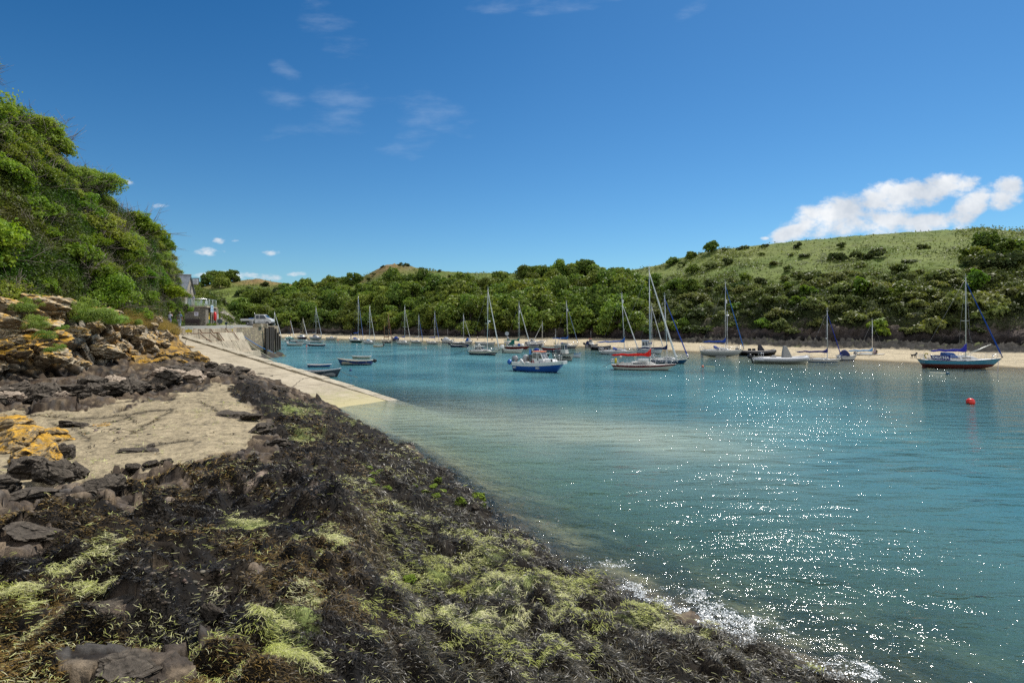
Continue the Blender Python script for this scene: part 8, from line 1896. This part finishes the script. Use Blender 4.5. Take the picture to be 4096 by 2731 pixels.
def rock_mat(name, base, top, lich=None, amt=.5):
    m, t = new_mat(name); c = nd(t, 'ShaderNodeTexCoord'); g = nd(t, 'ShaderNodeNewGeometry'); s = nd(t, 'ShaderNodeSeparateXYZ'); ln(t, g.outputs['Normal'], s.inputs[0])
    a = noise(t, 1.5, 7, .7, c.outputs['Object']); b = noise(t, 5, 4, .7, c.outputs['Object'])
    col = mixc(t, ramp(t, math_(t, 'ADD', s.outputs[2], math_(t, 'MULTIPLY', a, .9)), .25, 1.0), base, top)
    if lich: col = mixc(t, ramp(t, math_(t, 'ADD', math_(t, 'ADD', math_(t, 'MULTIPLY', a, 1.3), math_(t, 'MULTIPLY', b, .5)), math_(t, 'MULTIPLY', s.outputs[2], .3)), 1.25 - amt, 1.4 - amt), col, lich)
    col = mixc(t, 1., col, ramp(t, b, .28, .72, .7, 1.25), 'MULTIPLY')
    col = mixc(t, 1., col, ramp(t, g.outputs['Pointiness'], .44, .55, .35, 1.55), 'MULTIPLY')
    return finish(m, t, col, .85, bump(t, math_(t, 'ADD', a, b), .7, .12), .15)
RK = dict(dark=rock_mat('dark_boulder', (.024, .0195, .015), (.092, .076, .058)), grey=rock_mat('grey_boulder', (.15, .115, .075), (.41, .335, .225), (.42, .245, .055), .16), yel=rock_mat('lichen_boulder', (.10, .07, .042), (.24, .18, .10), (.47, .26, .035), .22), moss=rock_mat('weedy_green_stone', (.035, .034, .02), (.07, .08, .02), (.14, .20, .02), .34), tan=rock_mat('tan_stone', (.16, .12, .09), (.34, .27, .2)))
SIZES = {'dark': 'dark', 'grey': 'pale grey', 'yel': 'yellow lichened', 'moss': 'bright green weed covered', 'tan': 'tan'}
def rock(px, py, w, hgt, kind, where, z=None, Y=None, nm='boulder', rot=None):
    if Y is None:
        lo, hi = 2.5, 62.
        for _ in range(50):
            m_ = (lo + hi) / 2; zz = float(near_base(np.array([(px - 2048) * m_ / F]), np.array([m_]))[0])
            if proj((px - 2048) * m_ / F, m_, zz)[1] > py: lo = m_
            else: hi = m_
        Y = lo; p = Vector(((px - 2048) * Y / F, Y, zz))
    else: p = PY(px, py, Y)
    r = w * Y / F / 2; h = hgt * Y / F / 2
    size = 'flat' if hgt < w * .4 else 'small' if w < 60 else 'large' if w > 170 else 'blocky'
    o = link(nm, rnd.choice(BM).copy()); o.data.materials.append(RK[kind])
    tag(o, unique(f'{size} {SIZES[kind]} {"boulder" if nm == "boulder" else "stone"} {where}', ['angular', 'cracked', 'lower', 'tilted', 'rounded', 'wedge shaped', 'half buried', 'sharp edged', 'smooth', 'pitted', 'upright', 'leaning']), 'boulder', 'boulders on the foreshore')
    o.location = p + Vector((0, r * .4, h * .25)); o.rotation_euler = (rnd.uniform(-.25, .25), rnd.uniform(-.25, .25), rnd.uniform(0, 6.28) if rot is None else rot)
    o.scale = (r * 1.08, r * rnd.uniform(.75, 1.05), h * 1.05)
    return o
# lichened ledge at lower left edge
for a in [(60, 1800, 230, 150, 'yel', 'topping the left edge ledge'), (175, 1770, 170, 90, 'yel', 'on the ledge beside the tan slab'), (-40, 1760, 220, 150, 'yel', 'cut by the left edge of the picture'), (130, 1860, 180, 130, 'yel', 'low on the left edge ledge'), (230, 1840, 130, 110, 'dark', 'under the yellow ledge'), (60, 1920, 200, 150, 'dark', 'forming the foot of the yellow ledge'), (190, 1930, 170, 150, 'dark', 'in front of the yellow ledge'), (270, 1920, 110, 120, 'dark', 'beside the tan slab, right of the ledge'), (70, 2020, 230, 110, 'dark', 'under the ledge at the left edge'), (-60, 1990, 200, 160, 'dark', 'cut by the left edge below the ledge'), (200, 2010, 90, 60, 'dark', 'between the ledge and the weed'),
          (380, 1980, 150, 110, 'dark', 'standing alone before the slab'), (270, 1970, 40, 36, 'tan', 'in the gap before the slab'), (520, 1880, 76, 44, 'dark', 'at the near lip of the slab'), (600, 1865, 80, 40, 'dark', 'at the near lip of the slab, right of its twin'), (660, 1855, 50, 30, 'dark', 'third along the near lip of the slab'), (260, 1710, 160, 46, 'dark', 'lying on the tan slab'), (395, 1705, 60, 20, 'grey', 'set in the gritty hollow of the slab'), (540, 1810, 150, 30, 'dark', 'lying across the slab'), (600, 1790, 44, 22, 'dark', 'on the slab behind the long one'),
          (920, 1665, 120, 36, 'dark', 'on the right part of the slab'), (985, 1680, 100, 40, 'dark', 'at the right end of the slab'), (1040, 1730, 110, 80, 'dark', 'tilted at the right corner of the slab'), (1100, 1790, 110, 70, 'dark', 'behind the weed right of the slab'), (960, 1660, 60, 20, 'dark', 'near the weedy end of the slab'), (890, 1655, 70, 16, 'dark', 'in line with the crack of the slab'), (1010, 1610, 60, 30, 'dark', 'by the weeds above the slab'),
          (380, 2500, 330, 120, 'dark', 'amid the weed at lower left'), (300, 2530, 120, 60, 'dark', 'left of the big one at lower left'), (100, 2150, 250, 70, 'dark', 'among weed at the left edge'), (500, 2710, 300, 60, 'dark', 'at the bottom of the picture'), (190, 2425, 80, 30, 'tan', 'slender slab among green weed'), (435, 2585, 60, 40, 'grey', 'beside the blue scrap at lower left'), (540, 2110, 60, 30, 'tan', 'among weed left of the pool'), (660, 2010, 50, 30, 'tan', 'at the head of the gully'), (880, 2380, 70, 60, 'dark', 'under the weed right of the gully'), (840, 2480, 90, 90, 'dark', 'with pale veins beside the gully'), (120, 2690, 60, 34, 'tan', 'at the lower left corner'), (690, 2320, 60, 40, 'grey', 'in the weed below the pool'), (720, 2200, 44, 30, 'dark', 'left of the weedy hump'), (870, 2640, 60, 50, 'grey', 'at the bottom near the yellow drift')]:
    rock(*a)
# stones of the spur beside the slipway
for a in [(560, 1400, 110, 70, 'grey', 'on the spur'), (620, 1380, 90, 60, 'grey', 'on the spur under the dry grass'), (655, 1360, 60, 60, 'grey', 'at the edge of the slipway, topmost'), (690, 1400, 80, 50, 'yel', 'on the spur, topmost of the yellow ones'), (740, 1405, 80, 50, 'yel', 'nearest the slipway edge'), (700, 1425, 90, 40, 'yel', 'in the middle of the spur'), (650, 1430, 80, 40, 'yel', 'left in the yellow cluster'), (765, 1440, 90, 56, 'yel', 'big rounded one low on the spur'), (800, 1450, 60, 44, 'yel', 'right end of the spur'), (720, 1455, 60, 30, 'yel', 'low on the spur'), (620, 1450, 80, 36, 'yel', 'low left on the spur'), (560, 1450, 90, 44, 'yel', 'under the grey ones of the spur'), (680, 1480, 90, 36, 'dark', 'below the yellow cluster'), (760, 1475, 60, 30, 'dark', 'below the big rounded yellow one'), (840, 1470, 60, 34, 'dark', 'at the slipway side')]:
    rock(*a)
for i in range(120):
    px = rnd.uniform(-40, 1240); py = np.interp(px, (0, 500, 800, 1000, 1240), (1600, 1560, 1505, 1500, 1590)) + rnd.uniform(-26, 22)
    w = rnd.choice((36, 50, 70, 100, 140)) * rnd.uniform(.85, 1.15) * (1 if px < 800 else .6)
    band = 'below the grey cliff' if px < 300 else 'below the ochre cliff' if px < 560 else 'below the spur' if px < 850 else 'along the slipway edge'
    rock(px, py, w, w * rnd.uniform(.35, .7), 'dark' if rnd.random() < .8 else 'tan', band + (', close to the slab' if py > 1545 else ', up against the cliff' if px < 800 else ', upper row'))
# angular blocks standing out of the cliff
for i in range(60):
    px = rnd.uniform(-60, 640); f = rnd.uniform(.12, .95)
    Yb, zb, Yr, zr = [float(np.interp(px, CT[:, 0], CT[:, k])) for k in range(1, 5)]
    Y = Yb + (Yr - Yb) * f - .25; z = zb + (zr - zb) * f + .2; py = proj(0, Y, z)[1]; w = rnd.choice((50, 80, 110, 160)) * rnd.uniform(.85, 1.15) * (30 / Y) ** .8
    lv = 'low in the cliff' if f < .35 else 'in the middle of the cliff' if f < .7 else 'high in the cliff'
    sd = 'at the far left' if px < 130 else 'below the samphire' if px < 280 else 'below the fennel' if px < 430 else 'under the dry grass'
    rock(px, py, w, w * rnd.uniform(.45, .8), ('yel' if f < .5 and rnd.random() < .3 else 'grey'), lv + ' ' + sd, Y=Y)
# green stones by the water
for a in [(1470, 1880, 40, 24), (1490, 1900, 36, 22), (1480, 1925, 40, 24), (1515, 1890, 30, 20), (1500, 1945, 34, 20), (1545, 1960, 40, 24), (1530, 1910, 30, 26), (1750, 1930, 44, 34), (1730, 1950, 36, 20), (1840, 2020, 60, 50), (1905, 2000, 80, 52), (1700, 1970, 40, 20), (1660, 1945, 30, 18), (1740, 1985, 40, 22), (1770, 1965, 30, 18), (1640, 2275, 60, 40), (1632, 2330, 70, 60), (1935, 2030, 30, 28)]:
    rock(*a, 'moss', 'in the cleft below the ridge' if a[0] < 1600 else 'beside the brown weed wall' if a[0] < 1650 else 'at the water edge cluster', nm='stone')
for a in [(1560, 1845, 30, 18), (1640, 2185, 44, 26), (1765, 2200, 26, 36), (1700, 2180, 40, 24), (2110, 2185, 36, 50), (2140, 2200, 24, 20), (2395, 2360, 36, 34), (1630, 2260, 50, 24), (1450, 1830, 24, 14), (1900, 2045, 40, 44)]:
    rock(*a, 'tan' if a[0] % 4 else 'dark', 'in the weed near the water', nm='stone')
def pebbles():
    rs = np.random.RandomState(15); bm = bmesh.new(); bmesh.ops.create_icosphere(bm, subdivisions=1, radius=1.); bv = np.array([v.co[:] for v in bm.verts]); bf = np.array([[v.index for v in f.verts] for f in bm.faces]); bm.free()
    p, inf = surf_sample(26000, rs, -300, 2300, 3.2, 22); w, u, sl, b, px, py, cr, ck, cr2, ck2, zb = inf
    gul = fbm(p * .9, 3, 260)
    keep = ((w > .5) & (gul > .22) & (px < 1250) | (sl > .5) & (np.exp(-((px - 450) / 170) ** 2 - ((py - 1715) / 28) ** 2) > rs.rand(len(p)) * 1.3) | (rs.rand(len(p)) < .02) & (w > .5)) & (p[:, 2] > 0)
    q = p[keep]; q = q[rs.permutation(len(q))[:1100]]; n = len(q); s = (.008 + .03 * rs.rand(n) ** 3) * np.clip(q[:, 1] / 7, .8, 2.2)
    sc = s[:, None] * np.stack([.7 + .6 * rs.rand(n), .7 + .6 * rs.rand(n), .4 + .4 * rs.rand(n)], 1)
    a = rs.rand(n) * 6.28; rot = lambda v: np.stack([v[..., 0] * np.cos(a)[:, None] - v[..., 1] * np.sin(a)[:, None], v[..., 0] * np.sin(a)[:, None] + v[..., 1] * np.cos(a)[:, None], v[..., 2]], -1)
    v = rot(bv[None] * sc[:, None, :] * (1 + .25 * rs.normal(size=(n, len(bv), 1)))) + q[:, None, :] + np.array((0, 0, .006))
    f = (bf[None] + (np.arange(n) * len(bv))[:, None, None]).reshape(-1, 3)
    base = np.array((.20, .16, .115)) * (.35 + .8 * rs.rand(n, 1)) * np.array((1, 1, 1)) + rs.normal(size=(n, 3)) * .006
    tag(npmesh('pebbles', v.reshape(-1, 3), f, ground_mat('pebble_stone', 6, .3, .8, .25, .01), np.clip(np.repeat(base, len(bv), 0), .01, .8)), 'pale pebbles and shell grit washed into the gullies between the weed', 'pebbles', None, 'stuff')
pebbles()

def painted_glare():  # white flecks stand in for sun glare on the wet film and bubbles
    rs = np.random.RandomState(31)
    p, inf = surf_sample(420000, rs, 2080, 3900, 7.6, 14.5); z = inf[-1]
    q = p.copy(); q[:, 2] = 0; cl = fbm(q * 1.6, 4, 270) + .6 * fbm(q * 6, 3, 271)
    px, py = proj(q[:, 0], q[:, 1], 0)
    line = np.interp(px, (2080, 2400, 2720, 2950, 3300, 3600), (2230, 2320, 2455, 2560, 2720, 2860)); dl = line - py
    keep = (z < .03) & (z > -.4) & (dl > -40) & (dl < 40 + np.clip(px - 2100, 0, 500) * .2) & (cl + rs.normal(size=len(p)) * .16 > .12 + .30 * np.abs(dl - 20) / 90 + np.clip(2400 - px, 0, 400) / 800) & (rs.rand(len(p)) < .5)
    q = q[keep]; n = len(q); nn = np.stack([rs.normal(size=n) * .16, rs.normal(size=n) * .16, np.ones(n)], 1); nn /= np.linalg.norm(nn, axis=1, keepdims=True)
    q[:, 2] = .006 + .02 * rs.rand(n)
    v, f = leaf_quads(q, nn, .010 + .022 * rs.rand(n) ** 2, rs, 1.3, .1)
    m, t = new_mat('painted_glare_white'); c = objco(t)
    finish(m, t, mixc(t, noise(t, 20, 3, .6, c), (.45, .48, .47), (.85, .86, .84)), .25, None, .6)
    tag(npmesh('painted_glare', v, f, m), 'white flecks of painted sun glare on film along the weedy water edge at lower right', 'painted_glare', None, 'stuff')
painted_glare()
